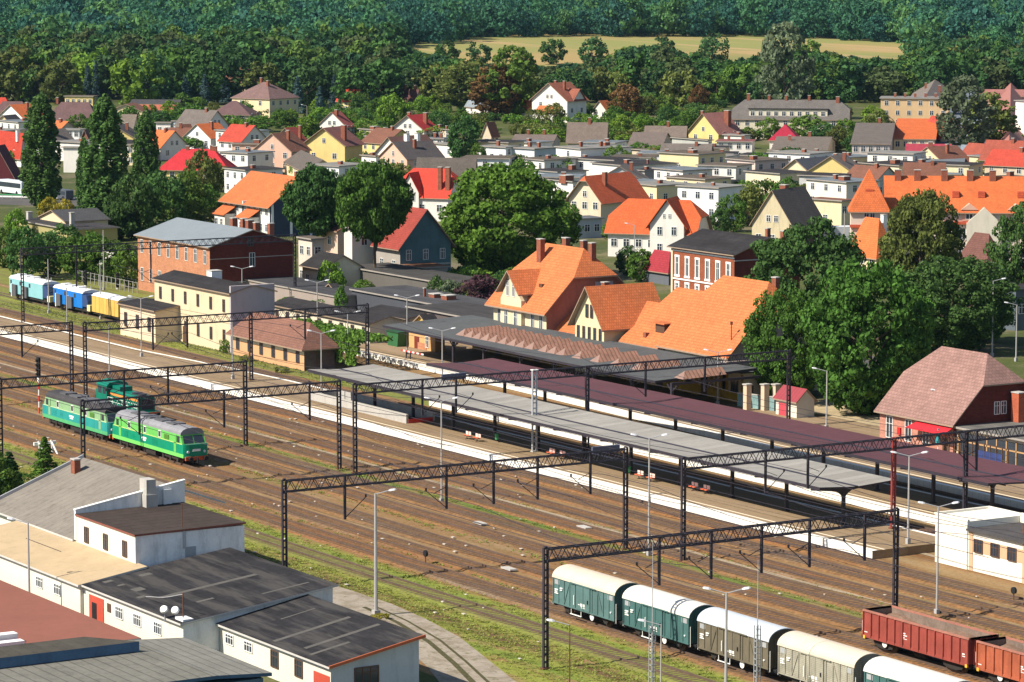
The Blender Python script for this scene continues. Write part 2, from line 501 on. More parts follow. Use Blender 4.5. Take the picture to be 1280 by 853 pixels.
# sandy yard and asphalt behind the station
M_SAND = ground_mat('sandy_yard', [((.42, .33, .2), '', 0), ((.30, .24, .15), 'noise', ((1, 1, 1), .25, .45, .6, .7))], .1)
sheet_mesh([(-318, 233), (-282, 233), (-285, 255), (-330, 262)], 0.78).build('station_yard', M_SAND, kind='structure')
M_ASPH = ground_mat('asphalt', [((.085, .08, .078), '', 0), ((.12, .11, .10), 'noise', ((1, 1, 1), .1, .45, .6, .7))], .12)
sheet_mesh([(-460, 262), (-300, 262), (-300, 276), (-470, 276)], 0.02).build('road', M_ASPH, kind='structure')
# concrete slab lane beside the sheds, with two grassy wheel ruts
M_SLABS = ground_mat('lane_slabs', [((.30, .26, .21), '', 0), ((.20, .165, .12), 'noise', ((1, 1, 1), .5, .45, .6, .8)), ((.12, .11, .05), 'noise', ((1, 1, 1), .9, .56, .66, .8))], .2)
lane = [(-256, 133.2, 136.6), (-250, 132.6, 136.9), (-243, 132.2, 137.0), (-236, 131.4, 136.3), (-228, 129.6, 134.9), (-220, 127.2, 132.6), (-212, 124.2, 130.3), (-204, 121.0, 127.8), (-196, 117.5, 125)]
lm = MB(); rm = MB()
for a, b in zip(lane, lane[1:]):
    lm.poly([(a[0], a[1], .03), (b[0], b[1], .03), (b[0], b[2], .03), (a[0], a[2], .03)])
    if a[0] < -246: continue
    for f0, f1 in ((.40, .49), (.62, .67)):
        rm.poly([(a[0], a[1]+(a[2]-a[1])*f0, .036), (b[0], b[1]+(b[2]-b[1])*f0, .036), (b[0], b[1]+(b[2]-b[1])*f1, .036), (a[0], a[1]+(a[2]-a[1])*f1, .036)])
lm.build('lane', M_SLABS, kind='structure')
rm.build('lane_ruts', ground_mat('rut_grass', [((.07, .065, .03), '', 0)]), kind='structure')
sheet_mesh([(-262, 126.5), (-232, 126.5), (-236, 131.6), (-250, 133.0), (-262, 132.4)], 0.024).build('forecourt', ground_mat('broken_concrete', [((.33, .26, .19), '', 0), ((.18, .15, .10), 'noise', ((1, 1, 1), .5, .5, .62, .8))], .15), kind='structure')
# ---------------------------------------------------------------- catenary portals
def mast_mb(x, y, z0, h, dbl=False, wide=.36):
    mb = MB()
    for s in (-1, 1):
        mb.box(x-.12, x+.12, y+s*wide/2-.055, y+s*wide/2+.055, z0, z0+h)
    k = z0+.5
    while k < z0+h:
        mb.box(x-.10, x+.10, y-wide/2+.07, y+wide/2-.07, k, k+.12); k += .6
    mb.box(x-.25, x+.25, y-.35, y+.35, z0-.1, z0+.12, 1)
    return mb
def truss_mb(x, y0, y1, zt, dep=.95, wid=.5):
    mb = MB()
    for sx in (-1, 1):
        for z in (zt, zt-dep):
            mb.box(x+sx*wid/2-.05, x+sx*wid/2+.05, y0, y1, z-.055, z+.055)
    n = max(2, int(round((y1-y0)/1.15))); st = (y1-y0)/n
    for sx in (-1, 1):
        for i in range(n):
            a = y0+i*st
            mb.bar((x+sx*wid/2, a, zt-dep), (x+sx*wid/2, a+st*.5, zt), .05, .05)
            mb.bar((x+sx*wid/2, a+st*.5, zt), (x+sx*wid/2, a+st, zt-dep), .05, .05)
    for i in range(n):
        a = y0+(i+.5)*st
        mb.box(x-wid/2, x+wid/2, a-.025, a+.025, zt-.03, zt+.03)
        mb.box(x-wid/2, x+wid/2, a-.025+st/2, a+.025+st/2, zt-dep-.03, zt-dep+.03)
    return mb
def portal(label, X, masts, drops, h=9.4, sag=0, steel=None, mastx=None):
    steel = steel or M_STEEL
    t = thing('catenary_portal', label, 'overhead line portal', (X, masts[0], 0), 0, 'portals carrying the overhead wires')
    ys = []
    for i, mk in enumerate(masts):
        y, z0, m = (mk, 0, steel) if isinstance(mk, (int, float)) else mk
        ys.append(y)
        mast_mb(0, y-masts0(masts), z0, h-z0+.12).build('mast', [m, M_RUST], t)
    y0 = masts0(masts)
    truss_mb(0, min(ys)-y0, max(ys)-y0, h).build('beam', steel, t)
    for y, sd in drops:
        d = MB(); yy = y-y0
        d.box(-.1, .1, yy-.09, yy+.09, 5.5, h).build('drop_post', steel, t)
        a = MB()
        a.bar((0, yy, 5.6), (0, yy+sd*2.1, 7.3), .06, .06)
        a.bar((0, yy, 7.5), (0, yy+sd*1.3, 7.0), .05, .05)
        a.tube((0, yy+sd*2.1, 7.3), (0, yy+sd*2.1, 7.55), .09, n=6)
        a.build('cantilever_arm', steel, t)
    return t
def masts0(m):
    return m[0] if isinstance(m[0], (int, float)) else m[0][0]
def dr(X, *pxs):
    return [ygap(X, p, 8) for p in pxs]
P1, PL = M_STEEL, M_STEEL2
d = dr(-214.6, 824, 889, 952, 1012, 1081)
portal('black portal whose near mast stands left of the first covered wagon', -214.6, [134.6, 168.6], [(y, -1) for y in d])
d = dr(-254, 431, 558, 617, 672, 738)
portal('black portal rising behind the dark shed roofs and ending mid yard', -254, [132.6, 168.0], [(d[0], 1), (d[1], -1), (d[2], -1), (d[3], -1), (d[4], -1)])
d = dr(-246.2, 957, 1010, 1160)
portal('portal with one rust red mast spanning both canopies', -246.2, [169.1, (ygap(-246.2, 1117, 6), .8, PL), (ygap(-246.2, 1207, 6), .8, P1), 225.5], [(d[0], 1), (d[1], 1), (203, -1), (212, 1)])
d = dr(-309.3, 174, 280, 387)
portal('portal whose beam crosses in front of the bright green locomotive', -309.3, [ygap(-309.3, 103, 9), 168.1], [(y, -1) for y in d])
d = dr(-306, 528, 570, 700)
portal('portal over the left end of the grey canopy', -306, [168.2, (197.3, .2, P1), (ygap(-306, 986, 6), .7, P1)], [(d[0], 1), (d[1], 1), (205, -1), (213, 1)])
d = dr(-329.4, 155, 210)
portal('portal just behind the green locomotives, ending at a mast beside the island platform', -329.4, [138.0, 167.2], [(d[0], -1), (d[1], -1)])
portal('far portal whose beam ends over the left tip of the island platform', -374.8, [138.5, 166.5], [(145, 1), (154, -1), (160, 1)])
d = dr(-373.2, 191, 234)
portal('far portal crossing the island platform in front of the long cream building', -373.2, [167.6, (190.3, .8, P1), (207, 0, P1)], [(d[0], 1), (d[1], -1), (198, -1)])
portal('farthest portal, standing beside the light blue rail vehicle', -448, [ygap(-448, 28, 6), 236], [(200, 1), (212, -1)], h=11.5)
# thin contact and messenger wires over the electrified tracks
wt = 0
for y, nm in ((147.4, 'over the covered wagons'), (156.9, 'over the green locomotives'), (161.6, 'over the gondola wagons'), (166.0, 'just short of the portal masts'), (174.6, 'beyond the pale footpath'), (178.6, 'one track short of the near platform'), (182.7, 'along the near platform edge'), (197.3, 'between the two canopies'), (211.3, 'along the maroon canopy on the station side')):
    t = thing('overhead_wire', 'thin overhead contact wire with its messenger '+nm, 'overhead wire', (-310, y, 0), 0, 'overhead wires')
    MB().box(-150, 100, -.02, .02, 5.55, 5.59).build('contact_wire', M_STEEL, t)
    sup = [-150, -138.5, -64.8, -19.5, 1, 56, 64, 97.5, 100]
    m = MB()
    for a, b in zip(sup, sup[1:]):
        pr = None
        for k in range(7):
            u = k/6; x = a+(b-a)*u; z = 7.1-(1.0*4*u*(1-u) if b-a > 15 else 0)
            if pr: m.bar(pr, (x, 0, z), .04, .04)
            pr = (x, 0, z)
    m.build('messenger_wire', M_STEEL, t)

# ---------------------------------------------------------------- platform canopies
def tcolumn(x, y, z0, zt, half, name, steel, parent):
    mb = MB()
    mb.box(x-.13, x+.13, y-.16, y+.16, z0, zt-.5)
    mb.box(x-.22, x+.22, y-.25, y+.25, z0, z0+.12)
    for s in (-1, 1):
        prof = [(y, zt-1.3), (y+s*.35, zt-.85), (y+s*.9, zt-.5), (y+s*half, zt-.18), (y+s*half, zt), (y, zt)]
        if s < 0: prof = prof[::-1]
        mb.extr(prof, 'x', x-.08, x+.08)
    return mb.build(name, steel, parent)
def canopy(label, x0, x1, y0, y1, zt, yc, cols, roofm, fascia, z0, lines=True, bend=.14):
    t = thing('platform_canopy', label, 'platform canopy', ((x0+x1)/2, yc, z0), 0)
    ox, oy = (x0+x1)/2, yc
    a, b = x0-ox, x1-ox
    ya, yb = y0-oy, y1-oy
    z0_ = z0; zz = zt-z0
    MB().slab([[(a, ya, zz+bend), (b, ya, zz+bend), (b, 0, zz-bend), (a, 0, zz-bend)], [(a, 0, zz-bend), (b, 0, zz-bend), (b, yb, zz+bend), (a, yb, zz+bend)]], .16, 0, 1).build('roof', [roofm, fascia], t)
    g = MB()
    g.box(a, b, -.2, .2, zz-bend, zz-bend+.06)
    for yy in (ya+.05, yb-.05): g.box(a, b, yy-.08, yy+.08, zz+bend-.32, zz+bend-.165)
    g.build('gutter', fascia, t)
    for x in cols:
        tcolumn(x-ox, 0, 0, zz-bend-.17, min(-ya, yb)-.5, 'column', M_STEEL, t)
    for yy in (ya*.5, yb*.5):
        MB().box(a+.3, b-.3, yy-.06, yy+.06, zz-.36, zz-.18).build('purlin', M_STEEL, t)
    return t
M_GREYFELT = mat('grey_felt', (0.30, 0.285, 0.26), 0.9, 0.10, 0.25, 'slab', (.8, .8, .8), (1.1, 12.0), stain=0.2)
M_MAROON = mat('maroon_sheeting', (0.095, 0.036, 0.042), 0.75, 0.12, 0.3, 'vert', None, (1.1, .05), stain=0.2)
canopy('long grey felt canopy on the near island platform', -350, -248.3, 186.0, 195.0, 4.9, 190.3, [-250.3-9.1*k for k in range(11)], M_GREYFELT, M_STEEL, .8)
canopy('long maroon canopy on the middle island platform', -347, -241.5, 200.6, 209.9, 5.0, 205.3, [-246.5-9.0*k for k in range(11)], M_MAROON, M_STEEL, .8)
# station canopy with tiled ridge lanterns
M_SLATE = mat('dark_grey_felt', (0.085, 0.09, 0.093), 0.9, 0.12, 0.3, stain=0.3)
M_LANT = mat('brown_lantern_tiles', (0.29, 0.155, 0.11), 0.85, 0.25, 1.2, 'vert', None, (.55, .14))
M_LANTEND = mat('lantern_end_board', (0.24, 0.155, 0.13), 0.9, 0.12)
t = thing('station_canopy', 'dark grey canopy with a row of brown tiled lanterns before the orange roofed station', 'platform canopy', (-353, 224, .75))
ox, oy, oz = -353, 224, .75
MB().slab([[(-388-ox, 217.6-oy, 3.95), (-321.6-ox, 216.8-oy, 3.95), (-321.6-ox, 231.4-oy, 4.5), (-388-ox, 231.4-oy, 4.5)]], .3, 0, 1).build('roof', [M_SLATE, M_STEEL], t)
for px in (574, 584, 594, 604, 614, 626, 637.5, 648, 660, 676.5, 687.5, 699, 719, 742, 766, 793, 848):
    y0 = 219.9; X = along(Vector((0, y0, 4.9)), Vector((1, 0, 0)), px)
    x = X-ox; ya = y0-oy; yb = ya+6.2
    za = 3.95+.25*.35
    m = MB(); w = .98; hh = .85; st = .9
    A, B = (x-w, ya, za), (x+w, ya, za); C, D = (x+w, yb, za+.2), (x-w, yb, za+.2); R0 = (x, ya+st, za+hh); R1 = (x, yb, za+hh+.15)
    m.poly([A, B, R0], 1); m.poly([B, C, R1, R0], 0); m.poly([D, A, R0, R1], 0); m.poly([C, D, R1], 1)
    m.build('roof_lantern', [M_LANT, M_LANTEND], t)
for px in (567, 605, 651, 693, 742, 790, 840):
    X = along(Vector((0, 218.4, 3)), Vector((1, 0, 0)), px)
    m = MB(); x = X-ox; y = 218.4-oy
    m.box(x-.16, x+.16, y-.16, y+.16, 0, 3.7); m.box(x-.26, x+.26, y-.26, y+.26, 0, .5)
    m.box(x-.1, x+.1, y-.1, 231-oy, 3.45, 3.75)
    m.bar((x, y, 2.7), (x, y+1.0, 3.5), .12, .12); m.bar((x-1, y, 3.5), (x, y, 2.7), .12, .12); m.bar((x+1, y, 3.5), (x, y, 2.7), .12, .12)
    m.build('column', M_STEEL, t)

# ---------------------------------------------------------------- lamp posts
def lamp(label, px, yb, yt, heads='D', z=0.0, pole=None, r=.11, x=None):
    p = at(px, yb, z) if x is None else Vector(x)
    h = zat(p.x, p.y, yt)-z
    t = thing('lamp_post', label, 'lamp post', (p.x, p.y, z), 0, 'lamp posts of the yard and station')
    MB().tube((0, 0, 0), (0, 0, h-.35), r, r*.6, 8).cbox((0, 0, 0), r*3.2, r*3.2, .5).build('pole', pole or M_POST, t)
    dirs = {'D': (-1, 1), 'L': (-1,), 'R': (1,), 'N': ()}[heads]
    for s in dirs:
        u = Vector((SY, CY, 0))*s                      # arms reach across the view in the photograph
        e = Vector((0, 0, h-.4)); f = e+u*1.1+Vector((0, 0, .3))
        MB().tube(e, f, .04, n=5).build('arm', M_GALV, t)
        m = MB(); g = f+u*.62+Vector((0, 0, .1)); side = Vector((-u.y, u.x, 0))
        prof = [(f, .09, .05), (f+(g-f)*.3, .17, .10), (f+(g-f)*.8, .17, .09), (g, .08, .04)]
        k = 0; m_ = MB()
        for pnt, ww, hh in prof:
            for a, b in ((-1, -.4), (1, -.4), (.7, 1), (-.7, 1)): m_.v.append(tuple(pnt+side*a*ww+Vector((0, 0, b*hh))))
        for i in range(3):
            for j in range(4):
                a = i*4+j; b = i*4+(j+1) % 4
                m_.f.append((a, b, b+4, a+4)); m_.m.append(0)
        m_.f.append((3, 2, 1, 0)); m_.m.append(0); m_.f.append((12, 13, 14, 15)); m_.m.append(0)
        m_.build('lamp_head', M_LAMP, t)
    return t
lamp('tall concrete lamp post with one head beside the slab lane', 470, 770, 612, 'R', r=.17)
lamp('twin headed lamp post standing in front of the olive goods wagon', 907, 900, 735, 'D', r=.13)
lamp('slender twin headed lamp post right of the mid yard portal mast', 811, 695, 543, 'D')
lamp('twin headed lamp post near the portal in the middle of the yard', 552, 629, 497, 'D')
lamp('twin headed lamp post just outside the station platform entrance', 897, 507, 437, 'D', .75)
lamp('single headed lamp post between the white kiosk and the big tree', 1033, 537, 460, 'L', .75)
lamp('twin headed white lamp post in front of the right end of the maroon canopy', 1135, 680, 565, 'D', .8)
lamp('twin headed lamp post beside the flat roofed white railway building', 1171, 769, 628, 'D')
lamp('single headed lamp post before the red awning of the pink brick house', 1182, 556, 487, 'L', .75)
lamp('tall street lamp above the pink tiled roof', 1240, 446, 348, 'R')
lamp('street lamp at the right edge of the photo beyond the pink tiled roof', 1270, 452, 378, 'L')
lamp('twin headed lamp post on the near platform left of the grey canopy', 402, 502, 413, 'D', .8)
lamp('twin headed lamp post behind the small brick hut', 435, 459, 389, 'D')
lamp('twin headed lamp post by the yellow gabled shed and green skip', 509, 443, 369, 'D', .75)
lamp('twin headed lamp post at the left end of the station canopy', 553, 475, 410, 'D', .8)
lamp('twin headed lamp post on the bare left part of the island platform', 177, 446, 370, 'D', .8)
lamp('grey pole with a black box at the foot behind the green locomotives', 137, 468, 402, 'N', .8)
lamp('thin pole between the blue rail vehicle and the island platform', 84, 418, 357, 'N')
lamp('silver pole with a concrete foot in front of the light blue rail vehicle', 61, 392, 321, 'N')
lamp('thin pole in front of the yellow wagon', 126, 400, 323, 'N')
lamp('silver pole in the bushes behind the blue rail vehicle', 130, 363, 285, 'N')
lamp('grey lamp post in front of the cream building corner', 291, 474, 394, 'N', .8)
lamp('twin headed lamp post by the dark gable of the big brick building', 303, 395, 333, 'D')
lamp('twin headed lamp post before the ivy covered wall', 397, 432, 350, 'D')
lamp('single headed street lamp by the orange roofed villa', 793, 330, 279, 'L')
lamp('street lamp beside the parked white truck', 1055, 330, 262, 'N')
lamp('street lamp among the blue spruces on the far street', 384, 168, 131, 'L')
lamp('thin pole with a rusty top at the bottom edge left of the wagons', 712, 880, 775, 'L', pole=M_RUST, r=.06)
# radio whip lattice posts at the bottom
for px, yt, lab in ((815, 676, 'lattice post with a tall whip aerial in front of the second goods wagon'), (946, 700, 'lattice post with a tall whip aerial in front of the olive goods wagon')):
    p = at(px, 880, 0)
    h = zat(p.x, p.y, yt); hl = zat(p.x, p.y, 782)
    t = thing('whip_aerial', lab, 'aerial post', (p.x, p.y, 0), 0, 'whip aerials')
    m = MB()
    for sx in (-.16, .16):
        for sy in (-.16, .16): m.box(sx-.03, sx+.03, sy-.03, sy+.03, 0, hl)
    k = .2
    while k < hl:
        m.box(-.16, .16, -.19, -.13, k, k+.05); m.box(.13, .19, -.16, .16, k, k+.05); k += .45
    m.build('lattice', M_GALV, t)
    MB().tube((0, 0, hl-.5), (0, 0, h), .04, .02, 6).build('whip', M_GALV, t)
lamp('slanted cobra head lamp before the teal goods wagon', 826, 882, 775, 'L', r=.07)
# silver lattice mast rising through the grey canopy
p = at(668, 565, .8); h = zat(p.x, p.y, 463)-.8
t = thing('silver_mast', 'silver lattice mast standing through the grey canopy', 'mast', (p.x, p.y, .8))
mast_mb(0, 0, 0, h, wide=.5).build('lattice', [M_GALV, M_CONC], t)
MB().cbox((0, 0, h), .5, .75, .08).build('cap', M_WHITE, t)
p = Vector((-306, 168.2, 0))

# ---------------------------------------------------------------- signals
M_SRED = mat('signal_red', (0.55, 0.04, 0.03), 0.5, 0.05)
M_LENS = mat('signal_lens', (0.02, 0.02, 0.02), 0.2, 0.0)
def signal(label, px, yb, yt, z=0):
    p = at(px, yb, z); h = zat(p.x, p.y, yt)-z
    t = thing('railway_signal', label, 'railway signal', (p.x, p.y, z), 0, 'railway signals')
    m = MB(); n = 6; zz = 0; st = (h-2.4)/n
    for i in range(n): m.tube((0, 0, zz), (0, 0, zz+st), .09, n=8, m=i % 2); zz += st
    m.build('post', [M_SRED, M_WHITE], t)
    MB().box(-.32, .32, -.12, .14, h-2.4, h).build('signal_head', M_BLACK, t)
    hd = MB()
    for k in range(4):
        z_ = h-.35-k*.55; hd.tube((0, -.12, z_), (0, -.34, z_), .16, n=10)
    hd.build('lamp_hood', M_LENS, t)
    MB().box(-.2, .2, -.1, .1, h-2.9, h-2.45).build('number_plate', M_WHITE, t)
signal('red and white striped signal post left of the teal locomotive', 49, 517, 447)
signal('small dark signal on a white post in the grass behind the blue rail vehicle', 107, 362, 338)
signal('signal with a red and white post in the bushes left of the brick building', 147, 362, 341)
def dwarf(label, px, yb):
    p = at(px, yb, 0)
    t = thing('dwarf_signal', label, 'dwarf signal', (p.x, p.y, 0), 0, 'low shunting signals')
    MB().tube((0, 0, 0), (0, 0, .75), .05, n=6).build('stem', M_RUST, t)
    MB().tube((0, -.1, .95), (0, .1, .95), .3, n=12).build('disc', M_BLACK, t)
dwarf('low round shunting signal beside the track right of the lane lamp', 532, 705)
dwarf('low round shunting signal near the right edge beyond the gondola wagons', 1267, 752)
dwarf('low round shunting signal at the far track end left of the island platform', 48, 458)

# ---------------------------------------------------------------- benches on the near platform
M_BENCH = mat('orange_bench_shell', (0.75, 0.16, 0.07), 0.4, 0.05)
M_BENCHW = mat('white_bench_shell', (0.8, 0.62, 0.55), 0.4, 0.05)
def bench(label, px, py):
    p = at(px-2, py+2.5, .8)
    t = thing('bench', label, 'bench', (p.x, p.y, .8), 0, 'orange bucket seat benches')
    for i, dx in enumerate((-1.35, -.75, .75, 1.35)):
        m = MB(); mm = 0
        m.box(dx-.23, dx+.23, -.25, .2, .40, .46, 0); m.box(dx-.23, dx+.23, .16, .23, .46, .86, 1)
        m.build('seat', [M_BENCH, M_BENCHW], t)
    MB().box(-1.7, 1.7, -.04, .04, .32, .40).build('beam', M_STEEL, t)
    for dx in (-1.1, 1.1): MB().box(dx-.04, dx+.04, -.2, .2, 0, .05).box(dx-.04, dx+.04, -.03, .03, 0, .33).build('leg', M_STEEL, t)
bench('bench of orange seats on the near platform, leftmost of the row', 592, 548)
bench('bench of orange seats on the near platform behind the portal beam', 697, 570)
bench('bench of orange seats on the near platform beside the portal mast', 808, 598)
bench('bench of orange seats on the near platform, rightmost of the row', 876, 613)
for px, py, lab in ((621, 553, 'small green litter bin by a grey canopy column'), (786, 594, 'small green litter bin beside the portal mast under the grey canopy')):
    p = at(px, py, .8); t = thing('litter_bin', lab, 'litter bin', (p.x, p.y, .8), 0, 'green litter bins')
    MB().tube((0, 0, .3), (0, 0, .95), .2, .24, 10).build('bucket', mat('bin_green', (.05, .28, .1), .5), t)
    MB().box(-.04, .04, .2, .28, 0, 1.0).build('stand', M_STEEL, t)
# stairwell parapet on the near platform
p = at(396, 505, .8)
t = thing('stairwell', 'concrete subway stairwell parapet with a red inner face on the near platform', 'stairwell', (-334, 190.0, .8))
m = MB(); m.box(-19, 4, -1.9, -1.6, 0, 1.05); m.box(-19, 4, 1.6, 1.9, 0, 1.05); m.box(-19.3, -19, -1.9, 1.9, 0, 1.05)
m.build('parapet', M_CONC, t)
MB().box(4.0, 4.06, -1.6, 1.6, 0, .5).build('barrier', M_SRED, t)
MB().box(-18.9, 3.9, -1.58, 1.58, .005, .02).build('stair_opening', M_BLACK, t)
# departure board over the canopies
for px, py, lab in ((567, 472, 'dark platform display board above the grey canopy'), (757, 563, 'small grey display board hanging beside the grey canopy')):
    p = at(px, py, 5.6); t = thing('display_board', lab, 'display board', (p.x, p.y, 4.9), 0)
    MB().box(-.15, .15, -1.6, 1.6, .45, 1.15).build('panel', mat('display_panel', (.08, .09, .14), .3), t)
    MB().box(-.05, .05, -1.4, -1.3, 0, .45).box(-.05, .05, 1.3, 1.4, 0, .45).build('bracket', M_STEEL, t)
# ---------------------------------------------------------------- rolling stock
M_RW = mat('wheel_steel', (0.09, 0.06, 0.045), 0.6, 0.2)
def wheelset(x, half=.75, r=.46):
    m = MB()
    for s in (-1, 1): m.tube((x, s*(half-.07), .3+r), (x, s*(half+.07), .3+r), r, n=16)
    m.tube((x, -half, .3+r), (x, half, .3+r), .08, n=6)
    return m
def buffers(x, s, parent, m=M_BLACK, z=1.06):
    b = MB()
    for y in (-.875, .875):
        b.tube((x, y, z), (x+s*.5, y, z), .11, n=8); b.tube((x+s*.5, y, z), (x+s*.6, y, z), .24, n=12)
    b.tube((x, 0, z), (x+s*.35, 0, z), .08, n=6); b.box(x+s*.1, x+s*.38, -.06, .06, z-.5, z)
    b.build('buffer_gear', m, parent)

def covered_wagon(label, X, body, roof, Y=147.4, marks=True):
    t = thing('covered_goods_wagon', label, 'goods wagon', (X+4.65, Y, 0), 0, 'goods wagons with rounded roofs')
    L = 4.65; Wd = 1.36
    mb = MB(); mb.box(-L, L, -Wd, Wd, 1.22, 3.3)
    arch = [(-Wd, 3.3)]+[(-Wd*math.cos(a), 3.3+.86*math.sin(a)) for a in [math.pi*k/12 for k in range(1, 12)]]+[(Wd, 3.3)]
    mb.extr(arch[::-1], 'x', -L, L)
    mb.build('body', body, t)
    ar = [(-(Wd+.09)*math.cos(a), 3.3+.92*math.sin(a)) for a in [math.pi*k/14 for k in range(0, 15)]]
    inn = [(y*.965, 3.28+(z-3.3)*.95) for y, z in ar]
    MB().extr((ar+inn[::-1])[::-1], 'x', -L-.1, L+.1).build('roof', roof, t)
    for s in (-1, 1):
        r = MB()
        for k in range(1, 11):
            if k in (5, 6): continue
            x = -L+k*2*L/11
            r.box(x-.05, x+.05, s*Wd, s*(Wd+.06), 1.22, 3.28)
        for x in (-L+.04, L-.04): r.box(x-.05, x+.05, s*Wd, s*(Wd+.07), 1.15, 3.28)
        r.bar((-L+1.7, s*(Wd+.03), 1.3), (-L+2.5, s*(Wd+.03), 3.2), .05, .08)
        r.bar((L-2.5, s*(Wd+.03), 3.2), (L-1.7, s*(Wd+.03), 1.3), .05, .08)
        r.box(-L, L, s*Wd, s*(Wd+.05), 1.15, 1.27)
        r.build('side_ribs', body, t)
        d = MB(); d.box(-1.0, 1.0, s*(Wd+.01), s*(Wd+.075), 1.25, 3.26); d.box(-.04, .04, s*(Wd+.07), s*(Wd+.11), 1.25, 3.26)
        d.box(-1.9, 1.9, s*(Wd+.02), s*(Wd+.14), 3.26, 3.34)
        dd = d.build('sliding_door', body, t)
        MB().box(.7, .78, s*(Wd+.08), s*(Wd+.16), 1.9, 2.2).build('handle', M_STEEL, dd)
        for x0 in (-L+.25, L-1.0):
            v = MB(); v.box(x0, x0+.72, s*(Wd+.0), s*(Wd+.035), 2.78, 3.16)
            v.build('vent_flap', M_GALV if marks else body, t)
        if marks:
            w = MB(); e = s*(Wd+.085)
            for (x0, x1, z0, z1) in ((-L+.3, -L+.8, 2.3, 2.38), (-L+.3, -L+.7, 2.15, 2.21), (-L+.3, -L+.85, 2.0, 2.07), (-L+1.1, -L+1.5, 2.5, 2.58), (-L+1.1, -L+1.4, 2.34, 2.4),
                                     (-1.45, -1.38, 1.5, 2.3), (-.75, -.5, 1.62, 1.68), (-.4, .25, 1.55, 1.78), (-.3, .3, 1.42, 1.47), (L-.6, L-.45, 1.75, 1.85)):
                w.box(x0, x1, s*(Wd+.0), e, z0, z1)
            w.build('stencilled_markings', M_WHITE, t)
    for s in (-1, 1):
        e = MB()
        for y in (-.75, .75): e.box(s*L, s*(L+.07), y-.05, y+.05, 1.2, 3.9)
        e.box(s*L, s*(L+.06), -Wd, Wd, 2.2, 2.28)
        e.build('end_ribs', body, t)
    u = MB(); u.box(-L, L, -1.0, -.9, .95, 1.22); u.box(-L, L, .9, 1.0, .95, 1.22); u.box(-L-.02, -L+.15, -1.3, 1.3, .92, 1.2); u.box(L-.15, L+.02, -1.3, 1.3, .92, 1.2)
    u.box(-.7, .7, -.4, .4, .55, .95); u.tube((.9, -.5, .75), (1.9, -.5, .75), .2, n=10)
    for s in (-1, 1):
        for x in (-2.9, 2.9):
            u.extr([(x-.55, 1.05), (x+.55, 1.05), (x+.2, .62), (x-.2, .62)], 'y', s*1.0, s*1.12)
    u.build('underframe', M_UNDER, t)
    for s in (-1, 1):
        st = MB(); st.box(-2.1, -.4, s*1.28, s*1.36, .62, .68); st.box(-2.0, -1.95, s*1.28, s*1.32, .68, 1.2); st.box(-.5, -.45, s*1.28, s*1.32, .68, 1.2)
        st.build('footboard', M_WHITE, t)
    MB().tube((1.0, -1.16, .85), (1.0, -1.22, .85), .28, n=14).build('load_lever_disc', M_WHITE, t)
    for x in (-2.9, 2.9): wheelset(x).build('wheelset', M_RW, t)
    for s in (-1, 1): buffers(s*L, s, t)
    for s in (-1, 1): MB().box(s*(L+.1), s*(L+.14), -1.33, -1.29, 1.0, 2.6).build('end_handrail', M_WHITE, t)
    return t
M_TEALW = mat('faded_teal_paint', (0.08, 0.15, 0.145), 0.75, 0.18, 0.9, stain=0.35)
M_TEALW2 = mat('teal_green_paint', (0.05, 0.12, 0.115), 0.75, 0.16, 0.9, stain=0.3)
M_OLIVEW = mat('olive_brown_paint', (0.13, 0.11, 0.075), 0.8, 0.16, 0.9, stain=0.35)
M_GREYW = mat('weathered_grey_planks', (0.33, 0.31, 0.25), 0.9, 0.2, 0.8, 'rows', None, (.14, .02), stain=0.6)
M_ROOFC = mat('cream_wagon_roof', (0.56, 0.48, 0.38), 0.7, 0.07, 0.5, stain=0.15)
M_ROOFW = mat('white_wagon_roof', (0.58, 0.56, 0.52), 0.7, 0.05, 0.5, stain=0.12)
M_ROOFB = mat('bluish_white_wagon_roof', (0.46, 0.50, 0.55), 0.7, 0.06, 0.5, stain=0.12)
X0 = -231.6
for i, (b, r, l) in enumerate(((M_TEALW, M_ROOFC, 'faded teal covered goods wagon with a cream roof, last of its train'),
                               (M_TEALW2, M_ROOFW, 'teal covered goods wagon with a white roof, second from the left'),
                               (M_OLIVEW, M_ROOFB, 'olive brown covered goods wagon with a bluish white roof'),
                               (M_GREYW, M_ROOFC, 'weathered pale grey planked goods wagon with a cream white roof'),
                               (M_TEALW2, M_ROOFW, 'covered goods wagon cut off by the bottom right edge, only roof showing'))):
    covered_wagon(l, X0+10.58*i, b, r)

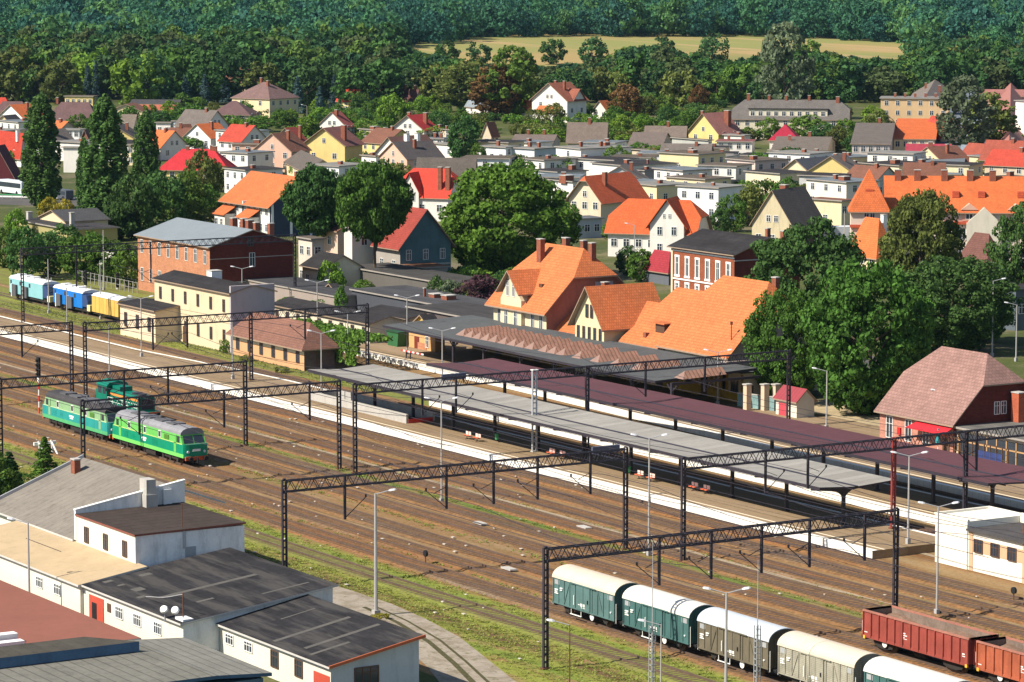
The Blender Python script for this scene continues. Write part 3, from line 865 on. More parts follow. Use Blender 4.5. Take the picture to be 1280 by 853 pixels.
def gondola(label, X, red, Y=161.2, L2=13.1):
    t = thing('gondola_wagon', label, 'open wagon', (X+L2/2, Y, 0), 0, 'open gondola wagons')
    L = L2/2; Wd = 1.4
    m = MB()
    for s in (-1, 1): m.box(-L, L, s*Wd, s*(Wd-.06), 1.25, 3.2)
    for s in (-1, 1): m.box(s*L, s*(L-.06), -Wd+.06, Wd-.06, 1.25, 3.2)
    m.build('walls', red, t)
    li = MB()
    for s in (-1, 1): li.box(-L+.07, L-.07, s*(Wd-.062), s*(Wd-.085), 1.3, 3.15); li.box(s*(L-.062), s*(L-.085), -Wd+.09, Wd-.09, 1.3, 3.15)
    li.build('inner_lining', mat('dirty_lining', (.20, .15, .12), .95, .35, .9, stain=.5), t)
    c = MB()
    for s in (-1, 1):
        c.box(-L-.03, L+.03, s*(Wd-.09), s*(Wd+.08), 3.16, 3.3)
        for e in (-1, 1): c.box(e*(L-.1), e*(L+.07), -Wd+.09, Wd-.09, 3.163, 3.297)
    c.build('top_rim', mat('faded_rim_paint', (0.34, 0.14, 0.10), 0.8, 0.25), t)
    for s in (-1, 1):
        r = MB()
        for k in range(14):
            x = -L+.06+k*(2*L-.12)/13
            r.extr([(x-.07, s*Wd), (x+.07, s*Wd), (x+.04, s*(Wd+.12)), (x-.04, s*(Wd+.12))][::s], 'z', 1.2, 3.16)
        r.box(-L, L, s*Wd, s*(Wd+.07), 1.1, 1.3)
        r.build('side_posts', red, t)
        w = MB(); e = s*(Wd+.015)
        for (x0, x1, z0, z1) in ((-1.6, -1.2, 2.2, 2.3), (-1.6, -1.0, 2.05, 2.12), (-1.5, -1.3, 1.9, 1.96), (-1.5, -1.0, 1.8, 1.84), (L-.8, L-.5, 1.9, 2.0), (L-.8, L-.45, 1.75, 1.81), (-L+.15, -L+.55, 1.5, 1.56)):
            w.box(x0, x1, s*Wd, e, z0, z1)
        w.build('stencilled_markings', M_WHITE, t)
    for s in (-1, 1):
        r = MB()
        for y in (-.9, -.3, .3, .9): r.box(s*L, s*(L+.1), y-.06, y+.06, 1.2, 3.16)
        r.build('end_posts', red, t)
    MB().box(-L+.06, L-.06, -Wd+.06, Wd-.06, 1.2, 1.3).build('floor', M_UNDER, t)
    g = MB(); nx, ny = 44, 9; r_ = random.Random(len(label))
    H = [[2.35+.22*math.sin(i*.23+1)+.2*math.cos(j*.8)+r_.uniform(-.07, .07) for j in range(ny)] for i in range(nx)]
    Pn = lambda i, j: (-L+.09+(2*L-.18)*i/(nx-1), -Wd+.09+(2*Wd-.18)*j/(ny-1), H[i][j])
    for i in range(nx-1):
        for j in range(ny-1): g.poly([Pn(i, j), Pn(i+1, j), Pn(i+1, j+1), Pn(i, j+1)])
    g.build('load_of_spoil', mat('spoil_load', (0.17, 0.11, 0.08), 0.95, 0.3, 1.0), t, kind='stuff')
    u = MB(); u.box(-L, L, -.5, .5, .95, 1.2); u.box(-L-.02, -L+.2, -1.3, 1.3, .9, 1.2); u.box(L-.2, L+.02, -1.3, 1.3, .9, 1.2); u.tube((-.9, -.6, .7), (.5, -.6, .7), .22, n=10)
    u.build('underframe', M_UNDER, t)
    for c0 in (-4.3, 4.3):
        b = MB()
        for s in (-1, 1):
            b.extr([(c0-1.3, .95), (c0+1.3, .95), (c0+1.1, .6), (c0+.4, .45), (c0-.4, .45), (c0-1.1, .6)], 'y', s*1.0, s*1.12)
        b.box(c0-.2, c0+.2, -1, 1, .6, .95)
        bg = b.build('bogie', M_UNDER, t)
        for x in (-.9, .9): wheelset(c0+x).build('wheelset', M_RW, bg)
    for s in (-1, 1): buffers(s*L, s, t)
    h = MB()
    for x in (-L-.12,): h.tube((x, -Wd, 1.6), (x, -Wd, 2.4), .025); h.tube((x, -Wd, 2.4), (x+.2, -Wd, 2.4), .025); h.tube((x, -Wd, 1.6), (x+.2, -Wd, 1.6), .025)
    h.build('grab_rail', M_WHITE, t)
    hh = MB(); hh.tube((-L+2.6, -1.25, .95), (-L+2.6, -1.3, .95), .3, n=12); hh.build('handbrake_wheel', M_WHITE, t)
    for s in (-1, 1): MB().box(s*(L-.35), s*(L-.1), -Wd-.1, -Wd+.05, 1.0, 1.25).build('shunting_step', mat('yellow_paint', (.7, .42, .05), .6), t)
M_RED1 = mat('rust_red_paint', (0.27, 0.055, 0.04), 0.8, 0.22, 0.6, stain=0.35)
M_RED2 = mat('orange_rust_paint', (0.36, 0.095, 0.045), 0.8, 0.25, 0.6, stain=0.35)
gondola('rusty red open gondola wagon filled with brown spoil, left of the pair', -207.4, M_RED1)
gondola('orange rust gondola wagon cut off by the right edge', -193.36, M_RED2)

def big_loco(label, X, low, upp, skirt, roof, numb, Y=155.5, front_cab=True):
    """double cab diesel: side profile in bands, sloped windscreens over a bulging nose"""
    t = thing('diesel_locomotive', label, 'locomotive', (X, Y, 0), 0, 'green double cab locomotives')
    L = 8.95; Wd = 1.43
    def band(z0, z1, xf0, xf1, m, name, ins=0.0):
        mb = MB(); w = Wd-ins
        P = [(-xf0, z0), (xf0, z0), (xf1, z1), (-xf1, z1)]
        mb.extr(P, 'y', -w, w)
        return mb.build(name, m, t)
    band(1.1, 1.5, L-.05, L, skirt, 'skirt_band', .0)
    band(1.5, 2.55, L, L-.05, low, 'lower_body', .003)
    # rounded nose ends
    for s in (-1, 1):
        nz = MB(); arc = [(s*(L-.07+.33*math.sin(a)), -(Wd-.02)*math.cos(a)) for a in [math.pi*k/10 for k in range(11)]]
        nz.extr(arc[::s], 'z', 1.14, 2.53)
        nz.build('nose', low, t)
    band(2.55, 3.5, L-.28, L-.78, upp, 'upper_body', .05)
    rf = [(-Wd+.05, 3.5), (-Wd+.10, 3.75), (-Wd+.35, 4.0), (-.7, 4.16), (0, 4.22), (.7, 4.16), (Wd-.35, 4.0), (Wd-.10, 3.75), (Wd-.05, 3.5)]
    MB().extr(rf[::-1], 'x', -L+.75, L-.75).build('roof', roof, t)
    g = MB()
    for x0, x1 in ((-5.6, -3.9), (-2.9, -.6), (.4, 2.4), (3.4, 5.2)):
        g.box(x0, x1, -.75, .75, 4.1, 4.3)
    g.tube((-.2, .35, 4.1), (-.2, .35, 4.5), .17, n=8)
    g.build('roof_hatches', mat('roof_hatch_grey', (.10, .10, .11), .7, .2), t)
    for s in (-1, 1):
        for y0, y1 in ((-1.2, -.06), (.06, 1.2)):
            d = .03*s
            def P(z, y): return (s*(L-.28-.5*(z-2.55)/.95)+d, y, z)
            q = [P(2.62, y0), P(2.62, y1), P(3.38, y1*.96), P(3.38, y0*.96)]
            MB().poly(q if s > 0 else q[::-1]).build('windscreen', M_GLASS, t)
        b = MB(); b.box(s*(L+.1), s*(L+.32), -1.3, 1.3, .85, 1.25); b.build('buffer_beam', mat('buffer_beam_red', (.5, .10, .03), .7, .15), t)
        for y in (-.95, .95): MB().tube((s*(L+.05), y, 1.75), (s*(L+.27), y, 1.75), .14, n=10).build('headlight', M_LAMP, t)
        MB().box(s*(L+.22), s*(L+.3), -.45, .45, 1.8, 2.05).build('number_plate', M_WHITE, t)
        buffers(s*(L+.25), s, t)
        h = MB(); h.tube((s*(L+.2), -1.2, 2.6), (s*(L+.2), 1.2, 2.6), .03); h.build('handrail', M_GALV, t)
        MB().box(s*(L-1.6), s*(L-1.0), -Wd+.02, -Wd+.045, 2.65, 3.35).build('cab_side_window', [M_GLASS], t)
        MB().box(s*(L-2.3), s*(L-1.75), -Wd-.02, -Wd+.04, 1.55, 3.4).build('cab_door', upp, t)
    for sd in (-1, 1):
        for x in (-4.6, -.6, 3.1):
            f = MB(); f.box(x-.33, x+.33, sd*(Wd-.06), sd*(Wd-.01), 2.65, 3.4)
            fo = f.build('side_window', upp if False else M_FRAME, t)
            MB().box(x-.25, x+.25, sd*(Wd-.05), sd*(Wd+.005), 2.73, 3.32).build('pane', M_GLASS, fo)
        for x0, x1, z0, z1 in ((-6.2, -5.0, 1.7, 2.35), (-3.9, -3.3, 1.8, 2.3), (1.2, 2.6, 1.7, 2.35), (4.2, 5.4, 2.7, 3.3)):
            v = MB(); n = int((z1-z0)/.09)
            for k in range(n): v.box(x0, x1, sd*(Wd-.06), sd*(Wd+.02), z0+k*.09, z0+k*.09+.05)
            v.build('grille', low if z0 < 2.5 else mat('green_grille', (.10, .25, .04), .7, .2), t)
        MB().box(-1.4, -.2, sd*(Wd-.01), sd*(Wd+.012), 1.98, 2.18).box(-1.25, -.35, sd*(Wd-.01), sd*(Wd+.012), 1.78, 1.9).build('number_lettering', M_WHITE, t)
        MB().box(-L+.3, L-.3, sd*(Wd-.03), sd*(Wd+.02), 2.52, 2.58).build('waist_stripe', numb, t)
    u = MB(); u.box(-L+.1, L-.1, -1.15, 1.15, .95, 1.1); u.box(-1.6, 1.6, -1.2, 1.2, .45, 1.0); u.build('underframe_tank', M_UNDER, t)
    for c0 in (-5.4, 5.4):
        b = MB()
        for s in (-1, 1):
            b.extr([(c0-2.2, 1.0), (c0+2.2, 1.0), (c0+2.0, .7), (c0-2.0, .7)], 'y', s*1.08, s*1.22)
            for x in (-1.75, 0, 1.75): b.box(c0+x-.22, c0+x+.22, s*1.05, s*1.3, .5, .95)
        bg = b.build('bogie', M_UNDER, t)
        for x in (-1.75, 0, 1.75): wheelset(c0+x, r=.52).build('wheelset', M_RW, bg)
    return t
M_ROOFG = mat('loco_roof_grey', (0.22, 0.22, 0.24), 0.7, 0.15, 0.8, stain=0.4)
M_ROOFD = mat('sooty_roof', (0.045, 0.042, 0.045), 0.8, 0.25)
big_loco('bright green locomotive with a grey roof, nearest of the three', -327.1, mat('emerald_paint', (.0, .24, .13), .45, .12, stain=.2), mat('lime_paint', (.13, .46, .10), .45, .12, stain=.25), mat('lime_skirt', (.16, .58, .12), .5, .1), M_ROOFG, mat('yellow_stripe', (.55, .6, .2), .5))
big_loco('teal and pale green locomotive with a sooty dark roof, coupled behind the bright one', -346.3, mat('teal_paint', (.02, .27, .25), .5, .12, stain=.25), mat('sage_paint', (.22, .38, .20), .5, .1), mat('green_skirt', (.08, .36, .15), .5, .1), M_ROOFD, mat('pale_stripe', (.5, .6, .35), .5))

def shunter():
    t = thing('shunting_locomotive', 'dark green shunting locomotive with a cab at one end and an orange stripe', 'locomotive', (-357.0, 165.4, 0))
    gr = mat('dark_emerald_paint', (.0, .15, .10), .45, .12); og = mat('orange_stripe', (.62, .25, .06), .5, .08)
    L = 6.6
    MB().box(-L, L, -1.42, 1.42, 1.1, 1.35).build('footplate', gr, t)
    h = MB(); h.box(-2.2, L-.5, -.95, .95, 1.35, 2.9)
    h.extr([(-.95, 2.9), (-.8, 3.08), (.8, 3.08), (.95, 2.9)][::-1], 'x', -2.2, L-.5); h.build('hood', gr, t)
    h = MB(); h.box(-L+.4, -4.9, -.95, .95, 1.35, 2.7); h.build('short_hood', gr, t)
    for s in (-1, 1): MB().box(-2.1, L-.6, s*.95, s*.975, 2.45, 2.72).build('stripe', og, t)
    c = MB(); c.box(-4.9, -2.2, -1.38, 1.38, 1.35, 3.5); c.extr([(-1.45, 3.5), (-1.1, 3.85), (0, 4.05), (1.1, 3.85), (1.45, 3.5)][::-1], 'x', -5.05, -2.05)
    cb = c.build('cab', gr, t)
    MB().box(-4.6, -3.7, -1.4, -1.37, 2.5, 3.35).box(-3.3, -2.5, -1.4, -1.37, 2.5, 3.35).box(-2.21, -2.17, -1.2, -.9, 2.5, 3.3).box(-2.21, -2.17, .9, 1.2, 2.9, 3.3).build('cab_window', M_GLASS, cb)
    MB().box(-1.8, .3, -.8, .8, 3.05, 3.6).build('exhaust_housing', gr, t)
    f = MB()
    for x in (3.2, 4.6): f.tube((x, 0, 3.05), (x, 0, 3.25), .55, n=16)
    f.build('roof_fan', M_STEEL, t)
    MB().box(L-.52, L-.47, -.75, .75, 1.6, 2.8).build('radiator_grille', M_STEEL, t)
    for s in (-1, 1):
        r = MB()
        for k in range(7):
            x = -2+k*1.35
            r.tube((x, s*1.36, 1.35), (x, s*1.36, 2.25), .025)
        for z in (2.25, 1.8): r.tube((-2, s*1.36, z), (6.1, s*1.36, z), .025)
        r.build('handrail', M_WHITE, t)
    for s in (-1, 1): buffers(s*L, s, t); MB().box(s*L, s*(L+.1), -1.3, 1.3, .8, 1.3).build('buffer_beam', mat('buffer_beam_red', (.5, .10, .03)), t)
    MB().box(-1.3, 1.3, -1.1, 1.1, .5, 1.1).build('fuel_tank', M_UNDER, t)
    for c0 in (-3.9, 3.9):
        b = MB()
        for s in (-1, 1): b.box(c0-1.6, c0+1.6, s*1.0, s*1.15, .6, 1.0)
        bg = b.build('bogie', M_UNDER, t)
        for x in (-1.2, 1.2): wheelset(c0+x, r=.5).build('wheelset', M_RW, bg)
shunter()

# track machines by the bushes
def railcar(label, x0, x1, body, roofm, front, dark, stripes=True, Y=206.2):
    L = (x1-x0)/2
    t = thing('track_machine', label, 'rail vehicle', ((x0+x1)/2, Y, 0), 0, 'track maintenance vehicles')
    Wd = 1.4
    MB().box(-L+.3, L-2.6, -Wd, Wd, 1.2, 3.45).build('body', body, t)
    r = MB(); r.extr([(-Wd-.04, 3.45), (-Wd+.3, 3.8), (0, 3.95), (Wd-.3, 3.8), (Wd+.04, 3.45)][::-1], 'x', -L+.2, L-2.4)
    for k in range(3): r.box(-L+1.5+k*2.6, -L+2.6+k*2.6, -.6, .6, 3.85, 4.15)
    r.build('roof', roofm, t)
    c = MB(); c.extr([(L-2.6, 1.5), (L-.7, 1.5), (L-.7, 2.4), (L-1.2, 3.3), (L-2.6, 3.3)], 'y', -Wd+.02, Wd-.02)
    cb = c.build('cab', dark, t)
    MB().extr([(L-.66, 2.45), (L-.62, 2.47), (L-1.1, 3.25), (L-1.14, 3.22)], 'y', -1.1, 1.1).build('windscreen', M_GLASS, cb)
    MB().box(L-.9, L+.1, -Wd, Wd, 1.0, 1.9).build('front_platform', front, t)
    for s in (-1, 1):
        for k in range(2):
            x = -L+1.9+k*4.2
            if x > L-3: continue
            MB().box(x, x+1.6, s*(Wd+.0), s*(Wd+.35), .9, 2.6).build('equipment_cabinet', mat('cabinet_grey', (.09, .09, .10), .6, .1), t)
            MB().box(x-.3, x-.06, s*Wd, s*(Wd+.3), .7, 2.7).build('folded_arm', M_WHITE, t)
        w = MB()
        for k in range(3): w.box(-L+.7+k*3.6, -L+1.3+k*3.6, s*Wd, s*(Wd+.02), 2.6, 3.2)
        w.build('side_window', M_GLASS, t)
    MB().box(-L, L, -1.2, 1.2, .8, 1.2).build('underframe', M_UNDER, t)
    for x in (-L+2, -L+3.8, L-3.8, L-2): wheelset(x).build('wheelset', M_RW, t)
    for s in (-1, 1): buffers(s*(L-.05), s, t)
    ex = MB(); ex.tube((L-3.2, -.5, 3.9), (L-3.2, -.5, 4.5), .06); ex.tube((L-3.6, .5, 3.9), (L-3.6, .5, 4.4), .06); ex.build('exhaust', M_GALV, t)
    return t
yr = 204.8
xs = [along(Vector((0, yr, 1)), Vector((1, 0, 0)), p) for p in (11, 62, 66, 112, 114, 149)]
M_WROOF = mat('white_sheet_roof', (.72, .72, .72), .5, .06)
railcar('pale turquoise track machine with a white roof at the far left', xs[0], xs[1], mat('pale_turquoise_paint', (.22, .46, .50), .4, .06), M_WROOF, mat('cream_yellow_paint', (.75, .66, .30), .5, .05), mat('navy_paint', (.03, .06, .16), .4))
railcar('bright blue track machine with grey cabinets along its side', xs[2], xs[3], mat('bright_blue_paint', (.01, .16, .52), .4, .06), M_WROOF, mat('cream_yellow_paint', (.75, .66, .30)), mat('navy_paint', (.03, .06, .16)))
t = thing('yellow_van_wagon', 'yellow ochre box wagon with a white roof next to the cream building', 'box wagon', ((xs[4]+xs[5])/2, 206.2, 0))
L = (xs[5]-xs[4])/2-.3
mm = MB(); mm.box(-L, L, -1.4, 1.4, 1.1, 3.5)
for k in range(1, 7): mm.box(-L+k*2*L/7-.03, -L+k*2*L/7+.03, -1.44, 1.44, 1.1, 3.5)
mm.build('body', mat('ochre_paint', (.60, .38, .09), .7, .12, stain=.4), t)
MB().extr([(-1.48, 3.5), (-1.0, 3.8), (0, 3.95), (1.0, 3.8), (1.48, 3.5)][::-1], 'x', -L-.1, L+.1).build('roof', M_WROOF, t)
MB().box(-L, L, -1.2, 1.2, .8, 1.1).build('underframe', M_UNDER, t)
for x in (-L+1.5, L-1.5): wheelset(x).build('wheelset', M_RW, t)
for s in (-1, 1): buffers(s*L, s, t)
t = thing('railway_track', 'railway siding under the light blue and bright blue track machines', 'railway track', (-510, 206.2, 0), 0, 'tracks of the rail yard')
MB().extr([(-1.75, .0), (-1.35, .13), (1.35, .13), (1.75, .0)], 'x', -60, 78).build('ballast_bed', M_GREEN, t)
for s in (-1, 1): MB().box(-60, 78, s*.7525-.037, s*.7525+.037, .13, .30).build('rail', M_RAIL, t)
# ---------------------------------------------------------------- building kit
def wallm(col, st=.18, pat=None):
    n = 'render_%02d_%02d_%02d' % tuple(int(c*99) for c in col)+('' if st == .18 else '_s%d' % int(st*100))
    return mat(n, col, 0.92, 0.06, 0.35, stain=st)
def tilem(col):
    n = 'roof_tiles_%02d_%02d_%02d' % tuple(int(c*99) for c in col)
    return mat(n, col, 0.85, 0.13, 0.45, 'tile', (.55, .55, .55), (.30, .36), stain=.15)
def feltm(col):
    n = 'roof_felt_%02d_%02d_%02d' % tuple(int(c*99) for c in col)
    return mat(n, tuple(c*.62 for c in col), 1.0, 0.2, 0.3, 'slab', (.7, .7, .7), (8, 1.0), stain=.35, spec=.08)
def metm(col):
    n = 'roof_sheet_%02d_%02d_%02d' % tuple(int(c*99) for c in col)
    return mat(n, col, 0.55, 0.06, 0.3, 'vert', None, (.6, .05), stain=.1)
WHITE = (.72, .69, .64); CREAM = (.70, .57, .36); YELLOW = (.68, .54, .22); PINK = (.62, .40, .30); GREYW = (.36, .35, .33); BEIGE = (.55, .46, .34); PALE = (.66, .58, .48)
ORANGE = (.60, .155, .05); RED = (.50, .055, .03); CRIM = (.36, .025, .035); BROWNR = (.20, .085, .055); MAUVE = (.15, .085, .085); GREYR = (.19, .155, .125); DARKR = (.065, .06, .065); BLUEG = (.25, .29, .33); TERRA = (.45, .12, .07); PINKR = (.40, .17, .14)
WINC = {}
def win_mesh(w, h, fr, mull=1, sill=True):
    key = (round(w, 2), round(h, 2), fr.name, mull)
    if key not in WINC:
        m = MB(); t = .09
        m.box(-w/2, w/2, -.045, -.012, 0, h, 1)
        m.box(-w/2-.02, w/2+.02, -.085, -.0, -t+.02, 0, 0); m.box(-w/2-.02, w/2+.02, -.075, 0, h, h+t*.7, 0)
        for x in (-w/2, w/2-t*.0): m.box(x-t/2, x+t/2, -.075, -.002, 0, h, 0)
        for i in range(1, mull+1):
            x = -w/2+w*i/(mull+1); m.box(x-.035, x+.035, -.07, -.045, 0, h, 0)
        m.box(-w/2, w/2, -.068, -.045, h*.66, h*.66+.05, 0)
        WINC[key] = m.mesh('window', [fr, M_GLASS])
    return WINC[key]
def win(parent, x, y, z, w, h, face='L', fr=None, mull=1, name='window'):
    return link(name, win_mesh(w, h, fr or M_FRAME, mull), parent, (x, y, z), 0 if face == 'L' else math.pi/2)
def chimney(parent, x, y, z0, z1, w=.6, d=.6, m=None, name='chimney'):
    mb = MB(); mb.box(x-w/2, x+w/2, y-d/2, y+d/2, z0, z1); mb.box(x-w/2-.06, x+w/2+.06, y-d/2-.06, y+d/2+.06, z1, z1+.12, 1)
    return mb.build(name, [m or M_BRICKC, M_CONC], parent)
def roof_polys(w, d, h, rh, kind, ov, hf, hipk=1.0):
    """box x in [-w,0], y in [0,d]; returns roof polygons and gable polygons (start at eaves h)"""
    x0, x1, y0, y1 = -w-ov, ov, -ov, d+ov
    if kind == 'gx':
        k = rh/(d/2); ze = h-ov*k; zr = h+rh; ym = d/2
        if hf >= 1:
            P = [[(x0, y0, ze), (x1, y0, ze), (x1, ym, zr), (x0, ym, zr)], [(x1, y1, ze), (x0, y1, ze), (x0, ym, zr), (x1, ym, zr)]]
            G = [[(-.01, 0, h), (-.01, d, h), (-.01, ym, zr-.05)], [(-w+.01, d, h), (-w+.01, 0, h), (-w+.01, ym, zr-.05)]]
            return P, G
        zh = h+rh*hf-(ov*k if hf == 0 else 0); ins = (1-hf)*d/2*hipk+(ov if hf == 0 else 0)
        zh = ze if hf == 0 else zh
        ya = y0 if hf == 0 else d/2*hf; yb = y1 if hf == 0 else d-d/2*hf
        zb = ze
        def side(s):
            X = x1 if s > 0 else x0; Xi = X-s*ins
            return X, Xi
        Xr, Xri = side(1); Xl, Xli = side(-1)
        if hf == 0:
            P = [[(Xl, y0, zb), (Xr, y0, zb), (Xri, ym, zr), (Xli, ym, zr)], [(Xr, y1, zb), (Xl, y1, zb), (Xli, ym, zr), (Xri, ym, zr)],
                 [(Xr, y0, zb), (Xr, y1, zb), (Xri, ym, zr)], [(Xl, y1, zb), (Xl, y0, zb), (Xli, ym, zr)]]
            return P, []
        P = [[(Xl, y0, zb), (Xr, y0, zb), (Xr, ya, zh), (Xri, ym, zr), (Xli, ym, zr), (Xl, ya, zh)],
             [(Xr, y1, zb), (Xl, y1, zb), (Xl, yb, zh), (Xli, ym, zr), (Xri, ym, zr), (Xr, yb, zh)],
             [(Xr, ya, zh), (Xr, yb, zh), (Xri, ym, zr)], [(Xl, yb, zh), (Xl, ya, zh), (Xli, ym, zr)]]
        G = [[(-.01, 0, h), (-.01, d, h), (-.01, yb, zh-.05), (-.01, ya, zh-.05)], [(-w+.01, d, h), (-w+.01, 0, h), (-w+.01, ya, zh-.05), (-w+.01, yb, zh-.05)]]
        return P, G
    if kind == 'gy':
        P, G = roof_polys(d, w, h, rh, 'gx', ov, hf, hipk)
        # swap axes: (x', y') of a d x w building -> rotate
        f = lambda p: (-w+p[1], -p[0], p[2])
        f2 = lambda q: [f(p) for p in q][::-1]
        return [f2(q) for q in P], [f2(q) for q in G]
    if kind == 'hip': return roof_polys(w, d, h, rh, 'gx' if w >= d else 'gy', ov, 0)
def wall_h(kind, h): return h
FOOT = []
def house(label, pl, pc, pr, ye, h, kind='flat', rh=3, rot=None, asp=1.15, wall=WHITE, roof=GREYR, wl=(2, 3), wr=(2, 2), ww=1.1, wh=1.3, fr=None, chim=(), z0=0.0, ov=.4, hf=1,
          cat='house', name='house', w=None, d=None, gw=0, mat_r=None, mat_w=None, c=None, hipk=1.0, group=None, low=.12, chm=None, door=False, th=.16, shadecol=None):
    if c is None: c = at(pc, ye, h+z0)
    def dims(r):
        ux = Vector((-math.cos(r), -math.sin(r), 0)); vy = Vector((-math.sin(r), math.cos(r), 0))
        return abs(along(c, ux, pl)), abs(along(c, vy, pr))
    if w is None or d is None:
        if rot is None:
            best = None
            for a in range(0, 50, 2):
                W_, D_ = dims(math.radians(a)); e = abs(math.log(max(W_, .1)/max(D_, .1)/asp))
                if best is None or e < best[0]: best = (e, a)
            rot = best[1]
        W_, D_ = dims(math.radians(rot)); w = w or W_; d = d or D_
    rot = rot or 0
    t = thing(name, label, cat, (c.x, c.y, z0), math.radians(rot), group)
    wm = mat_w or wallm(wall); rm = mat_r or (feltm(roof) if kind == 'flat' else tilem(roof))
    mb = MB(); mb.box(-w, 0, 0, d, 0, h)
    if kind == 'flat':
        mb.build('wall', wm, t)
        m = MB(); m.box(-w-ov, ov, -ov, d+ov, h, h+.22, 1); m.poly([(-w-ov, -ov, h+.226), (ov, -ov, h+.226), (ov, d+ov, h+.226), (-w-ov, d+ov, h+.226)], 0)
        ro = m.build('roof', [rm, wm if ov < .1 else mat('eave_trim', (.30, .27, .24), .8)], t)
        zr = lambda x, y: h+.2
    else:
        P, G = roof_polys(w, d, h, rh, kind, ov, hf, hipk)
        for g in G: mb.poly(g)
        mb.build('wall', wm, t)
        ro = MB().slab(P, th, 0, 1).build('roof', [rm, mat('eave_board', (.30, .22, .16), .8)], t)
        if kind == 'gx' or (kind == 'hip' and w >= d): zr = lambda x, y: h+rh*(1-abs(y-d/2)/(d/2))
        else: zr = lambda x, y: h+rh*(1-abs(x+w/2)/(w/2))
    for fx, fy, *o in chim:
        x, y = -w*fx, d*fy; z = zr(x, y); cw, chh = (o+[.7, 1.2])[:2] if o else (.7, 1.2)
        if o and len(o) == 1: chh = 1.2
        chimney(ro, x, y, z-.6, max(z+chh, h+(rh if kind != 'flat' else 0)+.5), cw, cw, chm or M_BRICKC)
    fr = fr or M_FRAME
    for (rows, cols), face in ((wl, 'L'), (wr, 'R')):
        Ln = w if face == 'L' else d
        cols = min(cols, max(1, int(Ln/(ww+.5)))) if cols else 0
        for r in range(rows):
            for k in range(cols):
                q = Ln*(k+.5)/cols; z = h*(r+.5)/rows-wh*.5+low
                if face == 'L': win(t, -w+q, 0, z, ww, wh, 'L', fr)
                else: win(t, 0, q, z, ww, wh, 'R', fr)
    if gw:
        for k in range(gw):
            o = (k-(gw-1)/2)*1.6
            if kind == 'gy': win(t, -w/2+o, 0, h+.3, ww*.8, wh*.85, 'L', fr)
            else: win(t, 0, d/2+o, h+.3, ww*.8, wh*.85, 'R', fr)
    if door:
        MB().box(-w*.5-.5, -w*.5+.5, -.05, 0, 0, 2.1).build('door', M_BRFRAME, t)
    t['_w'] = w; t['_d'] = d
    cr_, sr_ = math.cos(math.radians(rot)), math.sin(math.radians(rot))
    FOOT.append((c.x+cr_*(-w/2)-sr_*d/2, c.y+sr_*(-w/2)+cr_*d/2, math.hypot(w, d)/2))
    return t
def hsize(t): return t['_w'], t['_d']

# ---------------------------------------------------------------- foreground sheds (bottom left)
M_SHEDW = mat('shed_whitewash', (.66, .62, .53), .92, .05, .4, stain=.12)
M_SHEDB = mat('peeling_whitewash', (.78, .78, .77), .92, .10, .6, stain=.45)
M_FELTB = mat('patched_black_felt', (.026, .025, .028), 1.0, .3, .25, 'rows', None, (1.05, .035), stain=.5, streak=((.12, .9, 1), (.08, .075, .07), .6))
M_FELTBR = mat('brown_felt', (.055, .042, .037), 1.0, .22, .3, 'vert', None, (1.3, .10), stain=.4)
M_FELTG = mat('grey_weathered_felt', (.20, .18, .155), .95, .14, .35, 'vert', None, (1.0, .05), stain=.45)
M_BEIGE = mat('beige_felt', (.42, .32, .20), .95, .08, .3, stain=.2)
M_TERR = mat('terracotta_felt', (.235, .095, .07), .95, .07, .2, stain=.12)
M_CORR = mat('grey_corrugated_sheet', (.165, .16, .14), .95, .16, .35, 'rows', None, (.95, .10), stain=.45)
M_BLUEP = mat('blue_fascia', (.06, .12, .20), .8, .2, stain=.4)
M_BOARD = mat('edge_board', (.5, .48, .45), .8, .12)
M_OBOARD = mat('orange_edge_board', (.45, .12, .05), .8, .12)
def shed(label, x0, x1, y0, y1, zn, zf, wallm_, roofm_, edge=None, ov=.35, name='shed', cat='shed', endm=None, group=None):
    """mono pitch shed: near eave zn, far eave zf"""
    t = thing(name, label, cat, (x1, y0, 0), 0, group)
    w, d = x1-x0, y1-y0
    m = MB()
    m.poly([(-w, 0, 0), (0, 0, 0), (0, 0, zn), (-w, 0, zn)], 0); m.poly([(0, d, 0), (-w, d, 0), (-w, d, zf), (0, d, zf)], 0)
    m.poly([(0, 0, 0), (0, d, 0), (0, d, zf), (0, 0, zn)], 1); m.poly([(-w, d, 0), (-w, 0, 0), (-w, 0, zn), (-w, d, zf)], 0)
    m.build('wall', [wallm_, endm or wallm_], t)
    k = (zf-zn)/d
    ro = MB().slab([[(-w-ov, -ov, zn-ov*k+.16), (ov, -ov, zn-ov*k+.16), (ov, d+ov, zf+ov*k+.16), (-w-ov, d+ov, zf+ov*k+.16)]], .16, 0, 1).build('roof', [roofm_, edge or M_BOARD], t)
    return t, ro
def shed_windows(t, xs, z, w, h, fr=None, y=0, mull=2):
    for x in xs: win(t, x, y, z, w, h, 'L', fr or M_BRFRAME, mull)
